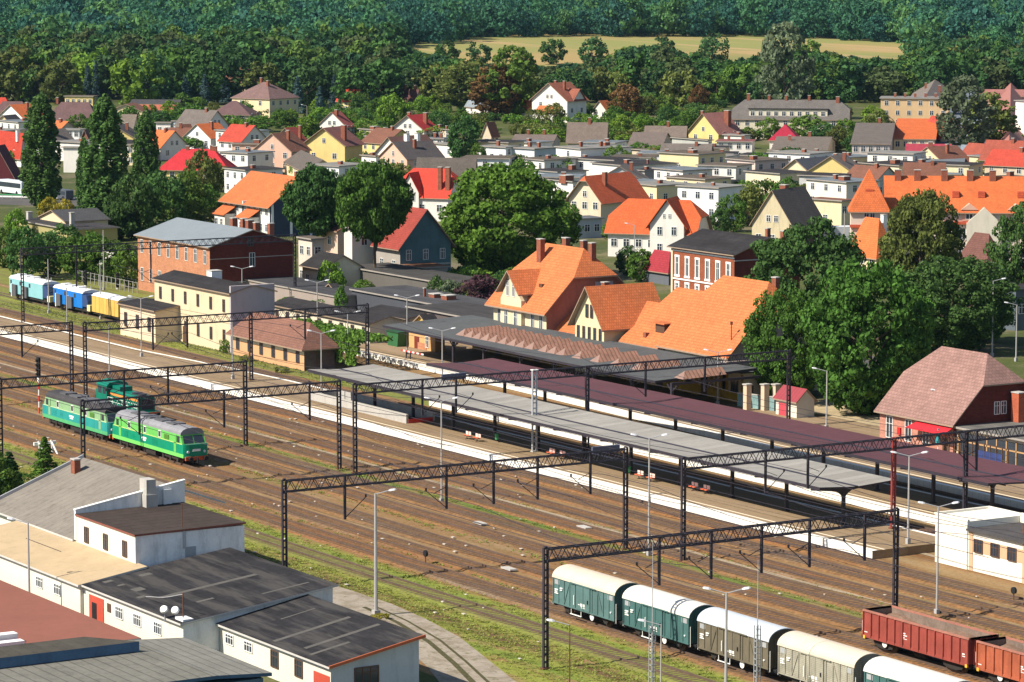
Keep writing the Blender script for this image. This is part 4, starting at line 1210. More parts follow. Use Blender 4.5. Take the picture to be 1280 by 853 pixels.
# big grey felt roof
t = thing('workshop', 'white workshop with a large weathered grey felt roof at the left edge', 'workshop', (-264, 117.6, 0))
w, d = 19.2, 14.0
R = [(-w-.3, -.5, 4.2), (.0, -.5, 4.2), (.0, 9.4, 8), (-w-.3, 9.4, 8)]
R2 = [(.0, 14.3, 6.2), (-w-.3, 14.3, 6.2), (-w-.3, 9.4, 8), (.0, 9.4, 8)]
m = MB(); m.box(-w, 0, 0, d, 0, 4.1)
m.poly([(-w, d, 4.1), (-w, 0, 4.1), (-w, 9.4, 7.85), (-w, d, 6.2)]); m.build('wall', M_SHEDW, t)
ro = MB().slab([R, R2], .18, 0, 1).build('roof', [M_FELTG, M_BOARD], t)
MB().bar((-w-.35, -.5, 4.34), (-w-.35, 9.4, 8.14), .18, .3).build('verge_board', M_GALV, t)
pw = MB(); pw.slab([[(0, -.3, 6.75), (.3, -.3, 6.75), (.3, 10.2, 8.5), (0, 10.2, 8.5)]], 2.6, 0); pw.build('parapet', M_SHEDB, t)
MB().slab([[(-.06, -.35, 6.86), (.36, -.35, 6.86), (.36, 10.25, 8.61), (-.06, 10.25, 8.61)]], .1, 0).build('coping', M_WHITE, t)
MB().slab([[(-1.3, 2.3, 5.35), (-.1, 2.3, 5.35), (-.1, 7.2, 7.24), (-.6, 7.6, 7.39)]], .03, 0).build('red_patch', mat('red_primer_patch', (.45, .07, .05), .8, .1), ro)
chimney(ro, -16.6, 7.3, 6.6, 8.35, .85, .6)
win(t, -4.1, 0, 1.7, 1.5, 1.0, 'L', M_FRAME, 2); win(t, -9.4, 0, 1.2, 1.1, 1.9, 'L', M_BRFRAME); win(t, -11.6, 0, 1.2, 1.1, 1.9, 'L', M_BRFRAME); win(t, -7.3, 0, 1.4, .9, 1.9, 'L', M_BRFRAME)
# cream two storey box with brown felt
t = thing('workshop_block', 'two storey whitewashed block with a brown felt roof and peeling end wall', 'workshop', (-251.6, 117.3, 0))
w, d = 12.0, 10.2
m = MB(); m.box(-w, 0, 0, d, 0, 6.35)
me = m.mesh('wall', [M_SHEDW, M_SHEDB]); 
for p in me.polygons:
    if p.normal.x > .9: p.material_index = 1
link('wall', me, t)
ro = MB().slab([[(-w, -.12, 6.5), (.12, -.12, 6.5), (.12, d+.1, 6.62), (-w, d+.1, 6.62)]], .15, 0, 1).build('roof', [M_FELTBR, mat('rust_edge', (.22, .07, .05), .8, .2)], t)
for x in (-9.8, -5.9, -2.05): win(t, x, 0, 4.35, .85, 1.25, 'L', M_BRFRAME, 1)
MB().box(.0, .04, 4.6, 5.6, 3.9, 5.0).build('faded_patch', mat('grey_patch', (.36, .37, .38), .9, .1), t)
MB().box(.0, .08, 4.4, 4.65, 4.9, 6.4).build('drainpipe', M_GALV, t)
q = at(185, 634, 6.5); 
m = MB(); x, y = q.x+251.6, q.y-117.3
m.box(x-.95, x+.75, y-.5, y+.6, 6.4, 7.7); m.box(x-.8, x+.6, y-.4, y+.5, 7.7, 9.0); m.build('chimney', M_CONC, ro)
q = at(203, 630, 6.5); x, y = q.x+251.6, q.y-117.3
MB().box(x-1.1, x+.9, y-.3, y+.5, 6.4, 7.9).build('vent_box', M_SHEDB, ro)
q = at(228, 660, 6.5); x, y = q.x+251.6, q.y-117.3
MB().tube((x, y, 6.4), (x, y, 8.6), .03).build('roof_aerial', M_RUST, ro)
# beige flat shed
t, ro = shed('low white shed with a flat beige felt roof in front of the two storey block', -276, -250.2, 111.6, 117.2, 3.0, 3.85, M_SHEDW, M_BEIGE)
shed_windows(t, (-19.8, ), 1.3, 1.5, 1.2, M_FRAME); shed_windows(t, (-8.3, -4.6, ), 1.5, 1.3, .8, M_FRAME, mull=3)
MB().bar((-19, 3.4, 3.69), (-11.5, 3.4, 3.69), .06, .03).build('cable', M_BLACK, ro)
# black felt shed 1
t, ro = shed('long white shed with a patched black felt roof and a red double door', -250.15, -231.6, 111.9, 125.2, 3.0, 4.6, M_SHEDW, M_FELTB, M_BOARD, endm=M_SHEDB)
pm = mat('grey_felt_patch', (.10, .095, .088), 1.0, .15, spec=.05)
def patches(ro, k, zn, lst):
    m = MB()
    for x0, x1, y0, y1 in lst:
        f = lambda y: zn+k*y+.165
        m.slab([[(x0, y0, f(y0)), (x1, y0, f(y0)), (x1, y1, f(y1)), (x0, y1, f(y1))]], .012)
    for i, (x0, x1, y0, y1) in enumerate(lst):
        q = MB(); f = lambda y: zn+k*y+.172
        q.slab([[(x0, y0, f(y0)), (x1, y0, f(y0)), (x1, y1, f(y1)), (x0, y1, f(y1))]], .012).build('felt_patch', pm, ro)
patches(ro, 1.6/13.3, 3.0, [(-8.8, -8.2, 2.2, 10.8), (-17.6, -16.9, 1.2, 2.0), (-15.4, -14.9, 1.5, 2.1), (-13.2, -12.0, 1.7, 2.6), (-17.0, -16.2, 4.2, 5.2), (-10.4, -9.7, .9, 1.6), (-4.8, -4.4, 3.5, 5.0), (-2.5, -2.2, 8.2, 12.4)])
d1 = MB().box(-17.4, -14.6, -.06, 0, 0, 2.45).build('red_door', mat('door_red', (.45, .07, .04), .7, .1), t)
MB().box(-16.8, -15.9, -.09, -.06, 0, 1.9).build('wicket_opening', M_BLACK, d1)
MB().box(-13.9, -13.2, -.05, 0, 1.6, 2.3).build('shutter', M_BRFRAME, t)
shed_windows(t, (-11.6, -8.2, -4.4), 1.45, 1.35, .85, M_FRAME, mull=3)
t, ro = shed('white shed with a black felt roof, orange edge board and shade-tinted bluish end wall', -231.5, -213.3, 115.1, 122.6, 2.65, 4.0, M_SHEDW, M_FELTB, M_BOARD, endm=mat('blue_shade_render', (.46, .50, .53), .9, .08, stain=.25))  # bluish sky-lit shade is mixed into the end wall colour
patches(ro, 1.35/7.5, 2.65, [(-9.7, -9.2, .2, 6.8), (-5.8, -5.3, .8, 7.2), (-3.9, -3.5, .3, 3.6), (-14.3, -14.1, 3.3, 6.3)])
MB().bar((.4, -.35, 2.72), (.4, 7.85, 4.2), .1, .22).build('edge_board', M_OBOARD, t)
shed_windows(t, (-16.5, -13.3), 1.4, 1.3, .7, M_FRAME, mull=2); shed_windows(t, (-8.9, -5.0), 1.0, 1.2, 1.2, M_BRFRAME, mull=2)
MB().box(-2.6, -.15, -.06, 0, 0, 1.9).build('red_door', mat('door_red', (.45, .07, .04), .7, .1), t)
win(t, 0, 3.0, 1.1, 2.0, 1.2, 'R', M_BRFRAME, 2)
# terracotta flat roof
A = at(-30, 712, 1.8); B = at(196, 799, 1.8)
t = thing('shed', 'flat terracotta felt roof of a low shed at the left edge of the photo', 'shed', (B.x, 108.6, 0))
m = MB(); m.box(-45, 0, -13, 0, 0, 1.9); m.build('wall', M_SHEDW, t)
MB().slab([[(-45, -13.2, 2.06), (.2, -13.2, 2.06), (.2, .2, 2.06), (-45, .2, 2.06)]], .16, 0, 1).build('roof', [M_TERR, M_BOARD], t)
# foreground corrugated roofs
def poly_prism(label, pts, z, th, m, under, name='shed', cat='shed', base=0, gap=.0):
    P = [at(px, py, z) for px, py in pts]; o = P[0]
    t = thing(name, label, cat, (o.x, o.y, 0))
    MB().slab([[(p.x-o.x, p.y-o.y, z) for p in P]], th, 0, 1).build('roof', [m, under], t)
    cx = sum(p.x for p in P)/len(P); cy = sum(p.y for p in P)/len(P)
    Q = [(p.x+(cx-p.x)*.02, p.y+(cy-p.y)*.02) for p in P]
    w_ = MB(); n = len(Q)
    for i in range(n):
        a, b = Q[i], Q[(i+1) % n]
        w_.poly([(a[0]-o.x, a[1]-o.y, base), (b[0]-o.x, b[1]-o.y, base), (b[0]-o.x, b[1]-o.y, z-th), (a[0]-o.x, a[1]-o.y, z-th)])
    w_.build('wall', under, t)
    return t
E1 = at(340, 836, 4.2); X0b = at(215, 794, 4.2).x
t = thing('shed', 'nearest grey corrugated sheet roof, cut off by the bottom edge', 'shed', (E1.x, E1.y, 0))
w = E1.x-X0b
MB().slab([[(-w, -30, 4.2), (0, -30, 4.2), (0, -4.4, 4.2), (-w, -4.4, 4.2)]], .25, 0, 1).build('roof', [M_CORR, M_BLUEP], t)
MB().slab([[(-w, -4.39, 4.2), (0, -4.39, 4.2), (0, 0, 3.9), (-w, 0, 3.9)]], .25, 0, 1).build('side_roof', [mat('grey_corrugated_sheet_side', (.19, .185, .165), .95, .14, .35, 'rows', None, (.9, .10), stain=.3), M_BLUEP], t)
MB().box(-w+.3, -.4, -29.5, -.5, 0, 3.5).build('wall', mat('blue_shed_wall', (.10, .17, .25), .8, .1), t)
A1 = at(174, 802, 5.0); A2 = at(105, 796, 5.0)
t = thing('shed', 'strip of weathered grey roof with a blue fascia above the corrugated roof', 'shed', (A1.x, A1.y, 0))
dx = A2.x-A1.x; dy = A2.y-A1.y
MB().slab([[(0, -30, 5.0), (0, 0, 5.0), (dx, dy, 5.0), (dx, -30, 5.0)]], .75, 0, 1).build('roof', [feltm((.13, .12, .10)), M_BLUEP], t)
MB().box(dx+.4, -.3, -29.5, dy, 0, 4.2).build('wall', M_SHEDW, t)
p = at(31, 806, 2.1)
t = thing('roof_duct', 'white and blue boxy roof duct at the left edge above the terracotta roof', 'duct', (p.x, p.y, 2.06))
MB().box(-.9, 0, -3.5, 0, 0, .35).box(-2.2, -1.3, -3.5, .0, 0, .7).build('duct', M_WHITE, t)
# pole, dishes and aerial on the sheds
p = at(36, 734, 0)
lamp('grey street lamp pole standing between the beige and terracotta roofs', 37, 770, 648, 'L', r=.12)
for px, py, lab in ((206, 771, 'white satellite dish on the shed eave, left of two'), (220, 772, 'white satellite dish on the shed eave, right of two')):
    p = at(px, py+2, 3.1); t = thing('satellite_dish', lab, 'satellite dish', (p.x, p.y, 2.9), 0, 'satellite dishes on the shed')
    MB().tube((0, 0, 0), (0, 0, .8), .04).build('bracket', M_GALV, t)
    MB().tube((0, -.05, .9), (.1, -.15, 1.0), .34, .28, 16).build('dish', M_WHITE, t)
p = at(229, 776, 3.1); t = thing('roof_mast', 'rusty roof mast holding a sagging cable above the black felt shed', 'roof mast', (p.x, p.y, 3.0))
MB().tube((0, 0, 0), (0, 0, 2.3), .05).build('pole', M_RUST, t)
MB().box(-.6, .8, -.4, .5, -3, .35).build('pier', M_SHEDB, t)
m = MB(); pr = None
for k in range(9):
    u = k/8; q = (-8*u, .6*u, 2.2-1.1*math.sin(math.pi*u)*.5-1.6*u*u)
    if pr: m.bar(pr, q, .05, .05)
    pr = q
m.build('cable', M_GALV, t)

# ---------------------------------------------------------------- white railway building at the right edge
t = thing('railway_building', 'white flat roofed railway building with a tall end block at the right edge', 'railway building', (-205, 188.6, 0))
W2 = mat('bright_render', (.76, .72, .62), .92, .04, stain=.1); TAN = wallm((.55, .36, .22))
MB().box(-24.7, 0, 0, 6.0, 0, 3.55).build('wall', W2, t)
MB().box(-29.2, -24.7, -.12, 6.15, 0, 4.35).build('end_block', W2, t)
ro = MB().box(-24.68, 0, -.3, 6.1, 3.56, 3.75).build('roof', mat('black_felt_flat', (.075, .07, .07), .95, .15, stain=.3), t)
m = MB(); m.box(-24.7, 0, 5.95, 6.2, 3.75, 4.6); m.box(-29.3, -24.6, -.18, .06, 4.35, 4.55); m.box(-29.3, -24.6, 5.9, 6.2, 4.35, 4.55); m.box(-29.3, -29.05, .06, 5.9, 4.35, 4.55); m.build('parapet', W2, t)
for x in (-24.5, -17.2, -10): MB().box(x, x+.5, -.06, 0, 0, 3.5).build('pilaster', TAN, t)
MB().box(-24, 0, -.03, 0, 1.75, 2.95).build('window_band', TAN, t)
for x in (-23.2, -20.9, -18.6, -15.5, -13.2, -10.9, -8): win(t, x, -.03, 1.8, 1.15, 1.1, 'L', M_BRFRAME, 2)
MB().box(-19, -18.2, 2.2, 3.6, 3.75, 4.3).tube((-20, 2.6, 3.75), (-20, 2.6, 4.6), .25, n=10).build('roof_vent', M_RUST, ro)
# scattered pale scraps and stones between the tracks
sc_ = MB()
for k in range(260):
    x = rnd.uniform(-420, -190); y = rnd.uniform(133, 184); s_ = rnd.uniform(.08, .22)
    sc_.box(x-s_, x+s_, y-s_*.6, y+s_*.6, .14, .18+rnd.uniform(0, .05))
tag(sc_.build('scraps', mat('pale_scraps', (.5, .46, .40), .9, .2)), 'pale stones and paper scraps scattered between the tracks', 'scraps', kind='stuff')
for px, py, lab in ((636, 712, 'pale slab lying on the ground left of the front portal mast'), (600, 655, 'pale slab lying in the green strip, left'), (730, 660, 'pale slab lying in the green strip, right')):
    p = at(px, py, .1); t = thing('slab', lab, 'slab', (p.x, p.y, .1))
    MB().extr([(-.9, -.3), (.8, -.35), (.95, .3), (-.7, .4)], 'z', 0, .15).build('plate', M_CONC, t)
# ---------------------------------------------------------------- station building
YW = 231.0
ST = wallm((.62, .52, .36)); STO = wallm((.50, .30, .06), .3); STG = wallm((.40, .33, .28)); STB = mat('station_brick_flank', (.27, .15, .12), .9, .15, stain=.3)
ORT = mat('orange_roof_tiles', (.60, .175, .06), .85, .10, .3, 'tile', (.5, .5, .5), (.34, .42), stain=.22)
ORB = mat('orange_roof_boards', (.30, .22, .16), .8)
M_OCW = mat('ochre_plinth', (.45, .27, .03), .9, .15, stain=.3)
t = thing('station_building', 'long cream station building with steep orange tiled roofs behind the platform canopy', 'station building', (-370, YW, .75))
O = Vector((-370, YW, .75))
def part_roof(polys, name='roof', m=ORT, th=.2):
    return MB().slab([[(x, y, z) for x, y, z in q] for q in polys], th, 0, 1).build(name, [m, ORB], t)
def arch_win(x, z, w, h, y=0, face='L'):
    o = win(t, x, y, z, w, h, face, M_FRAME, 1)
    m = MB(); m.extr([(w/2*math.cos(a)*1.0, h+w*.35*math.sin(a)) for a in [math.pi*k/8 for k in range(9)]], 'y', -.05, -.01)
    link('arched_head', m.mesh('arched_head', M_GLASS), o)
    return o
# low wing under the canopy
m = MB(); m.box(-17, 46, 0, 8, 0, 3.55); m.build('ground_floor', ST, t)
MB().box(-17.1, 46, -.1, 8, 3.56, 3.7).build('ground_floor_roof', M_SLATE, t)
m = MB(); m.box(-17, 49, -.05, 0, 0, 1.2); m.build('plinth', M_OCW, t)
m = MB()
for k in range(20):
    x = -15+k*3.2; m.box(x, x+.5, -.09, -.05, 0, 3.4)
m.build('pilasters', M_OCW, t)
for k in range(20):
    x = -13.2+k*3.2
    if k % 3 == 1: MB().box(x-.7, x+.7, -.06, 0, 0, 2.4).build('door', M_BRFRAME, t)
    else: win(t, x, 0, 1.2, 1.4, 1.6, 'L', M_BRFRAME, 1)
# block A: three storeys, half hipped, ridge along the tracks
cA = at(683, 384, 8.2); xa = cA.x+370; ya = cA.y-YW
wA = abs(along(cA, Vector((-1, 0, 0)), 617)); dA = 14.2; hA = 8.2-.75; rA = 7.2
m = MB(); m.box(xa-wA, xa, ya+.0, ya+dA, 0, hA)
P, G = roof_polys(wA, dA, hA, rA, 'gx', .9, .52, .85)
sh = lambda q: [(x+xa, y+ya, z) for x, y, z in q]
for g in G: m.poly(sh(g))
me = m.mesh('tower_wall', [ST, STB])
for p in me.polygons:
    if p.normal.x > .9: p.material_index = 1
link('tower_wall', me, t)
roA = part_roof([sh(q) for q in P], 'main_roof', ORT)
# rounded gable dormer on A
gx = -wA*.60+xa
m = MB(); prof = [(gx-2.6, 3.5), (gx+2.6, 3.5), (gx+2.6, hA+.3), (gx+2.1, hA+.9), (gx+1.3, hA+2.4), (gx+.6, hA+3.5), (gx, hA+3.9), (gx-.6, hA+3.5), (gx-1.3, hA+2.4), (gx-2.1, hA+.9), (gx-2.6, hA+.3)]
m.extr(prof, 'y', ya-.55, ya+1.2); m.build('gable', ST, t)
zt = hA+4.2
m = MB().slab([[(gx, ya-1.2, zt), (gx, ya+5.8, zt), (gx-2.9, ya+2.6, hA+1.2), (gx-2.9, ya-1.2, hA+1.2)][::-1], [(gx, ya-1.2, zt), (gx, ya+5.8, zt), (gx+2.9, ya+2.6, hA+1.2), (gx+2.9, ya-1.2, hA+1.2)]], .18, 0, 1)
m.build('gable_roof', [ORT, ORB], t)
for dx in (-.75, .75): arch_win(gx+dx, hA+.8, .62, 1.9, ya-.55)
for x, yy in ((xa-wA+1.5, ya), (gx-1.2, ya-.55), (gx+1.2, ya-.55), (xa-3.4, ya), (xa-1.3, ya)): arch_win(x, hA-3.2, .8, 1.9, yy)
MB().box(xa-5.1, xa-4.3, ya+2.0, ya+2.9, hA+1.9, hA+2.5).build('skylight', M_BRFRAME, roA)
win(t, xa, ya+5.3, hA-1.0, .9, 1.4, 'R', M_FRAME)
MB().box(xa, xa+.03, ya+7.6, ya+10.4, hA+.6, hA+2.9).build('rear_gallery', mat('lilac_render', (.40, .42, .46), .9), t)
for fx, fy, w_ in ((.72, .36, 1.4), (.70, .63, 1.4), (.35, .62, 1.0), (.08, .55, 1.1)):
    y = ya+dA*fy; z = hA+rA*(1-abs(fy-.5)*2); chimney(roA, xa-wA*fx, y, z-.8, hA+rA+.7, w_*.72, .7)
chimney(roA, xa+1.5, ya+8.2, 4, hA+2.9, .8, .8)
# link roof B between A and C, sloping to the tracks
xb0, xb1 = xa-.2, xa+18.5
zr = 9.1
m = MB(); m.box(xb0, xb1, 1.2, 11, 0, 4.2); m.build('link_wall', ST, t)
part_roof([[(xb0, .5, 3.8), (xb1, .5, 3.8), (xb1, 7.0, zr), (xb0, 7.0, zr)], [(xb1, 13.5, 3.8), (xb0, 13.5, 3.8), (xb0, 7.0, zr), (xb1, 7.0, zr)]], 'link_roof')
# block C: gable toward the tracks
cC = at(755, 403, 7.7); xc = cC.x+370; yc = cC.y-YW; wC = abs(along(cC, Vector((-1, 0, 0)), 719)); dC = 9.0; hC = 7.7-.75; rC = 4.3
m = MB(); m.box(xc-wC, xc, yc, yc+dC, 0, hC)
P, G = roof_polys(wC, dC, hC, rC, 'gy', .75, 1)
sc = lambda q: [(x+xc, y+yc, z) for x, y, z in q]
for g in G: m.poly(sc(g))
m.build('gable_wing_wall', wallm((.62, .54, .34)), t)
part_roof([sc(q) for q in P], 'gable_wing_roof', ORT)
for k in range(5): win(t, xc-wC*.88+k*wC*.19, yc, hC-2.9, .55, 1.9, 'L', M_BRFRAME, 0)
for dx in (-.55, .55): win(t, xc-wC/2+dx, yc, hC+.3, .6, 1.6, 'L', M_BRFRAME, 0)
# block D: big orange roof
cD = at(911, 440, 6.4); xd = cD.x+370; yd = cD.y-YW; hD = 6.4-.75
wD = abs(along(cD, Vector((-1, 0, 0)), 828)); dD = 15.2; rD = 7.9
m = MB(); m.box(xd-wD, xd, yd, yd+dD, 0, hD)
P, G = roof_polys(wD, dD, hD, rD, 'gx', .7, .5, .8)
sd = lambda q: [(x+xd, y+yd, z) for x, y, z in q]
for g in G: m.poly(sd(g))
me = m.mesh('hall_wall', [ST, STG])  # STG is the cream darkened: shade of the end wall in its colour
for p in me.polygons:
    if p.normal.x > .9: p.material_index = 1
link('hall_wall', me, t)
roD = part_roof([sd(q) for q in P], 'hall_roof', ORT)
# lower link E between C and D
xe1 = xd-wD+.6; xe0 = xc+4.2
m = MB(); m.box(xe0, xe1, 1.6, 12, 0, 4.7); m.build('hall_link_wall', ST, t)
part_roof([[(xe0-3.6, .9, 4.5), (xe1, .9, 4.5), (xe1, 8.0, 11.3), (xe0-.5, 8.0, 11.3)], [(xe1, 15.0, 4.5), (xe0-3, 15.0, 4.5), (xe0-.5, 8.0, 11.3), (xe1, 8.0, 11.3)]], 'hall_link_roof')
q = MB(); q.box(xe0+2.6, xe0+4.6, 2.6, 4.2, 6.2, 7.3, 0); q.box(xe0+2.2, xe0+5.0, 2.3, 5.2, 7.3, 7.45, 1)
q.build('dormer', [M_BRFRAME, ORT], t)
MB().box(xe0+1.0, xe0+1.6, 1.8, 2.4, 5.2, 6.0).build('roof_vent', M_BRICKC, t)
MB().box(xe0+5.0, xe0+5.5, 6.0, 6.8, 8.8, 9.3).build('roof_vent', M_GALV, t)
chimney(roD, xd-3.5, yd+dD*.62, hD+4.5, hD+rD+.3, .9, .6)
MB().tube((xd-1.2, yd+1.2, hD+.8), (xd-1.2, yd+1.2, hD+3.4), .06).box(xd-1.35, xd-1.05, yd+1.1, yd+1.3, hD+3.1, hD+3.5).build('roof_mast', M_RUST, t)
# end annex with the yellow buttress right of the hall
m = MB(); m.box(xd, xd+1.2, .0, 5.5, 0, 4.6); m.build('end_annex', mat('annex_boards', (.33, .28, .25), .9, .1, .4, 'vert', None, (.3, .03)), t)
MB().box(xd-.4, xd+.5, -.4, 0, 0, 3.9).build('buttress', STO, t)
# terrace roof between canopy and hall
part_roof([[(xc+.1, 0.1, 4.05), (xd-wD+.1, 0.1, 4.05), (xd-wD+.1, 1.5, 4.15), (xc+.1, 1.5, 4.15)]], 'terrace_roof', M_SLATE)

# ---------------------------------------------------------------- buildings around the yard
BRK = mat('red_orange_brick', (.50, .23, .13), .9, .12, .5, 'brick', (.8, .75, .7), (.5, .16), stain=.15)
BRD = mat('shaded_end_brick', (.15, .038, .03), .9, .15, .5, 'brick', (.8, .75, .7), (.5, .16), stain=.25)  # darker brick copy, with the shade of the end walls put into its colour
h1 = house('large two storey brick building with a shallow grey sheet metal roof', 172, 262, 367, 308, 9.0, 'gx', 2.3, rot=0, mat_w=BRK, mat_r=metm((.20, .23, .25)), wl=(2, 8), wr=(0, 0), ww=.95, wh=2.0, cat='brick building', name='brick_building', ov=.5,
           chim=((.55, .78, .9, 1.6), (.48, .84, .9, 1.4), (.36, .80, 1.0, 1.4), (.18, .72, .8, 1.2), (.08, .80, .8, 1.2)), low=.4)
w, d = hsize(h1)
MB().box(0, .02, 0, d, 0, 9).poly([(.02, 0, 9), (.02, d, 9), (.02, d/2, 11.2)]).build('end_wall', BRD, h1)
win(h1, .02, d*.5, 5.5, .9, 2.1, 'R'); win(h1, .02, d*.48, 8.7, .9, 1.3, 'R', M_BRFRAME); win(h1, .02, d*.5, 1.3, 1.4, 1.6, 'R', M_FRAME, 2)
MB().box(.0, .12, 0, d, 3.1, 3.3).build('cornice', M_CONC, h1)
MB().box(-.02, .06, .0, d, 6.9, 7.0).build('string_course', M_CONC, h1)
h2 = house('dark roofed red brick house with white arched window surrounds and string courses', 840, 918, 1000, 317, 9.6, 'gx', 2.2, rot=0, mat_w=mat('red_brown_brick', (.30, .095, .05), .9, .1, .5, 'brick', (.8, .75, .7), (.5, .16), stain=.12), mat_r=M_BITUMEN, wl=(0, 0), wr=(0, 0), cat='brick building', name='brick_house', ov=.6, chim=((.4, .9, .6, .8), (.1, .85, .8, .8)))
w, d = hsize(h2)
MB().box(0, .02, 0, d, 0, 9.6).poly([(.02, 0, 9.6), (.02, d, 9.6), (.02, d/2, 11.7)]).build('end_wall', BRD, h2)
for r, (z, wh_) in enumerate(((5.2, 2.7), (2.6, 1.3))):
    for k in range(6):
        x = -w+w*(k+.55)/6.1
        s_ = MB().box(x-.75, x+.75, -.1, 0, z-.35, z-.05).box(x-.65, x+.65, -.08, 0, z+wh_, z+wh_+.3).box(x-.62, x-.46, -.07, 0, z-.05, z+wh_).box(x+.46, x+.62, -.07, 0, z-.05, z+wh_).build('window_surround', M_WHITE, h2)
        win(h2, x, -.02, z, .8, wh_, 'L')
for z in (8.75, 4.45): MB().box(-w, .04, -.12, 0, z, z+.22).build('string_course', M_WHITE, h2)
MB().box(.02, .1, 0, d, 8.4, 8.55).build('end_string_course', M_GALV, h2)
win(h2, .02, d*.42, 9.0, .8, 1.3, 'R'); win(h2, .02, d*.56, 9.0, .8, 1.3, 'R')
MB().box(-w-.02, -w+.45, -.16, -.0, 0, 9.3).build('corner_strip', ST, h2)
h3 = house('long two storey cream building with a dark felt roof behind the island platform', 193, 288, 338, 366, 8.3, 'gx', .9, rot=0, wall=(.60, .50, .34), mat_r=M_BITUMEN, wl=(2, 6), wr=(0, 0), ww=.7, wh=1.6, cat='railway building', name='railway_building', chim=((.62, .75, 1.6, 1.0),), chm=M_WHITE, fr=M_BRFRAME, d=6.6)
w, d = hsize(h3)
MB().box(-.1, .28, -.1, d, 0, 9.2).build('end_wall', wallm((.42, .38, .40)), h3)  # shade on the cream end is painted in as grey lilac
MB().box(-w*.62, -w*.62+1.4, -.05, 0, 0, 2.3).build('door', M_BRFRAME, h3)
house('low pale annex with a dark roof beside the yellow wagon', 150, 194, 197, 388, 4.6, 'gx', .5, rot=0, wall=(.66, .53, .38), mat_r=M_BITUMEN, wl=(1, 3), wr=(0, 0), ww=.9, wh=1.9, cat='railway building', name='annex', fr=M_BRFRAME, d=7)
hb = house('small brick and cream hut with a hipped brown tiled roof', 290, 380, 418, 430, 3.6, 'hip', 2.4, rot=0, wall=(.56, .32, .17), roof=(.22, .105, .075), wl=(1, 6), wr=(1, 1), ww=.9, wh=1.9, cat='brick hut', name='brick_hut', fr=M_BRFRAME, ov=.7)
w, d = hsize(hb)
MB().box(-w-.02, .02, -.03, .0, 2.1, 3.5).build('cream_band', wallm((.68, .58, .44)), hb)
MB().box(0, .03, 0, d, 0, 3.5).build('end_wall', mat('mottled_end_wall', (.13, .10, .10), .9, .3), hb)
# bins and small things around it
p = at(384, 462, 0)
t = thing('cabinet', 'white electric cabinet at the corner of the small brick hut', 'cabinet', (p.x, p.y, 0)); m = MB(); m.box(0, 1.3, 0, .9, 0, 1.5); m.box(.12, 1.18, -.03, 0, .15, 1.35, 1); m.build('body', [M_CONC, mat('cabinet_door', (.5, .52, .52), .6)], t); MB().box(-.1, 1.4, -.1, 1.0, 1.5, 1.62).build('lid', M_CONC, t)
# pink brick house right
h4 = house('pink brick house with a tall half hipped pink tiled roof and red awning', 1100, 1192, 1310, 526, 4.4, 'gx', 6.6, rot=0, mat_w=mat('pink_brick', (.50, .24, .18), .9, .08, .5, 'brick', (.85, .8, .8), (.5, .16), stain=.1), mat_r=mat('pink_roof_tiles', (.29, .165, .14), .85, .14, .5, 'tile', (.55, .55, .55), (.5, .42), stain=.15), wl=(0, 0), wr=(0, 0), hf=.55, ov=.5, name='brick_house')
w, d = hsize(h4)
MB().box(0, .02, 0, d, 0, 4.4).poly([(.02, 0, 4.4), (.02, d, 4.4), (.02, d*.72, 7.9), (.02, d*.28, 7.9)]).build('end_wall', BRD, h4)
for x, wh_ in ((-w*.86, 2.3), (-w*.60, 2.3), (-w*.36, 1.8)): win(h4, x, 0, 1.2, 1.1, wh_, 'L')
for y in (d*.45, d*.52): win(h4, .02, y, 4.7, .7, 1.3, 'R')
MB().slab([[(-w*.50, -1.5, 3.0), (.1, -1.5, 3.0), (.1, -.02, 3.7), (-w*.46, -.02, 3.7)]], .06, 0).build('awning', mat('red_awning', (.55, .02, .03), .6, .05), h4)
MB().box(-1.8, -.6, -.05, 0, 0, 2.3).build('door', M_BRFRAME, h4)
MB().box(-w*.74, -w*.70, -.2, 0, 1.7, 2.5).build('red_post_box', mat('post_box_red', (.6, .02, .02), .5), h4)
h5 = house('low annex with a flat grey roof and wooden glazed front beside the pink brick house', 1196, 1330, 1345, 561, 3.6, 'flat', rot=0, wall=(.62, .52, .36), roof=(.24, .23, .21), wl=(0, 0), wr=(0, 0), name='annex', ov=.5, d=11)
w, d = hsize(h5)
m = MB()
for k in range(8): m.box(-w+.3+k*1.6, -w+.45+k*1.6, -.1, 0, 0, 3.3)
m.box(-w+.3, -w+12, -.1, 0, 2.2, 2.35); m.build('glazing_frame', mat('tan_timber', (.45, .27, .13), .7), h5)
MB().box(-w+.3, -w+12, -.04, 0, .3, 3.2).build('glazing', M_GLASS, h5)
for k in range(3): MB().box(-w+13+k*3.2, -w+15.6+k*3.2, -.06, 0, 0, 2.5).build('garage_door', mat('tan_timber_door', (.42, .24, .13), .7, .1), h5)
c0 = Vector((-278.3, 235.2, 3.8))
chimney(h5, c0.x-(h5.location.x), c0.y-h5.location.y, 3.5, 7.0, 1.25, 1.0, mat('orange_brick', (.48, .13, .07), .9, .12, 1, 'brick', (.8, .8, .8), (.25, .08)))
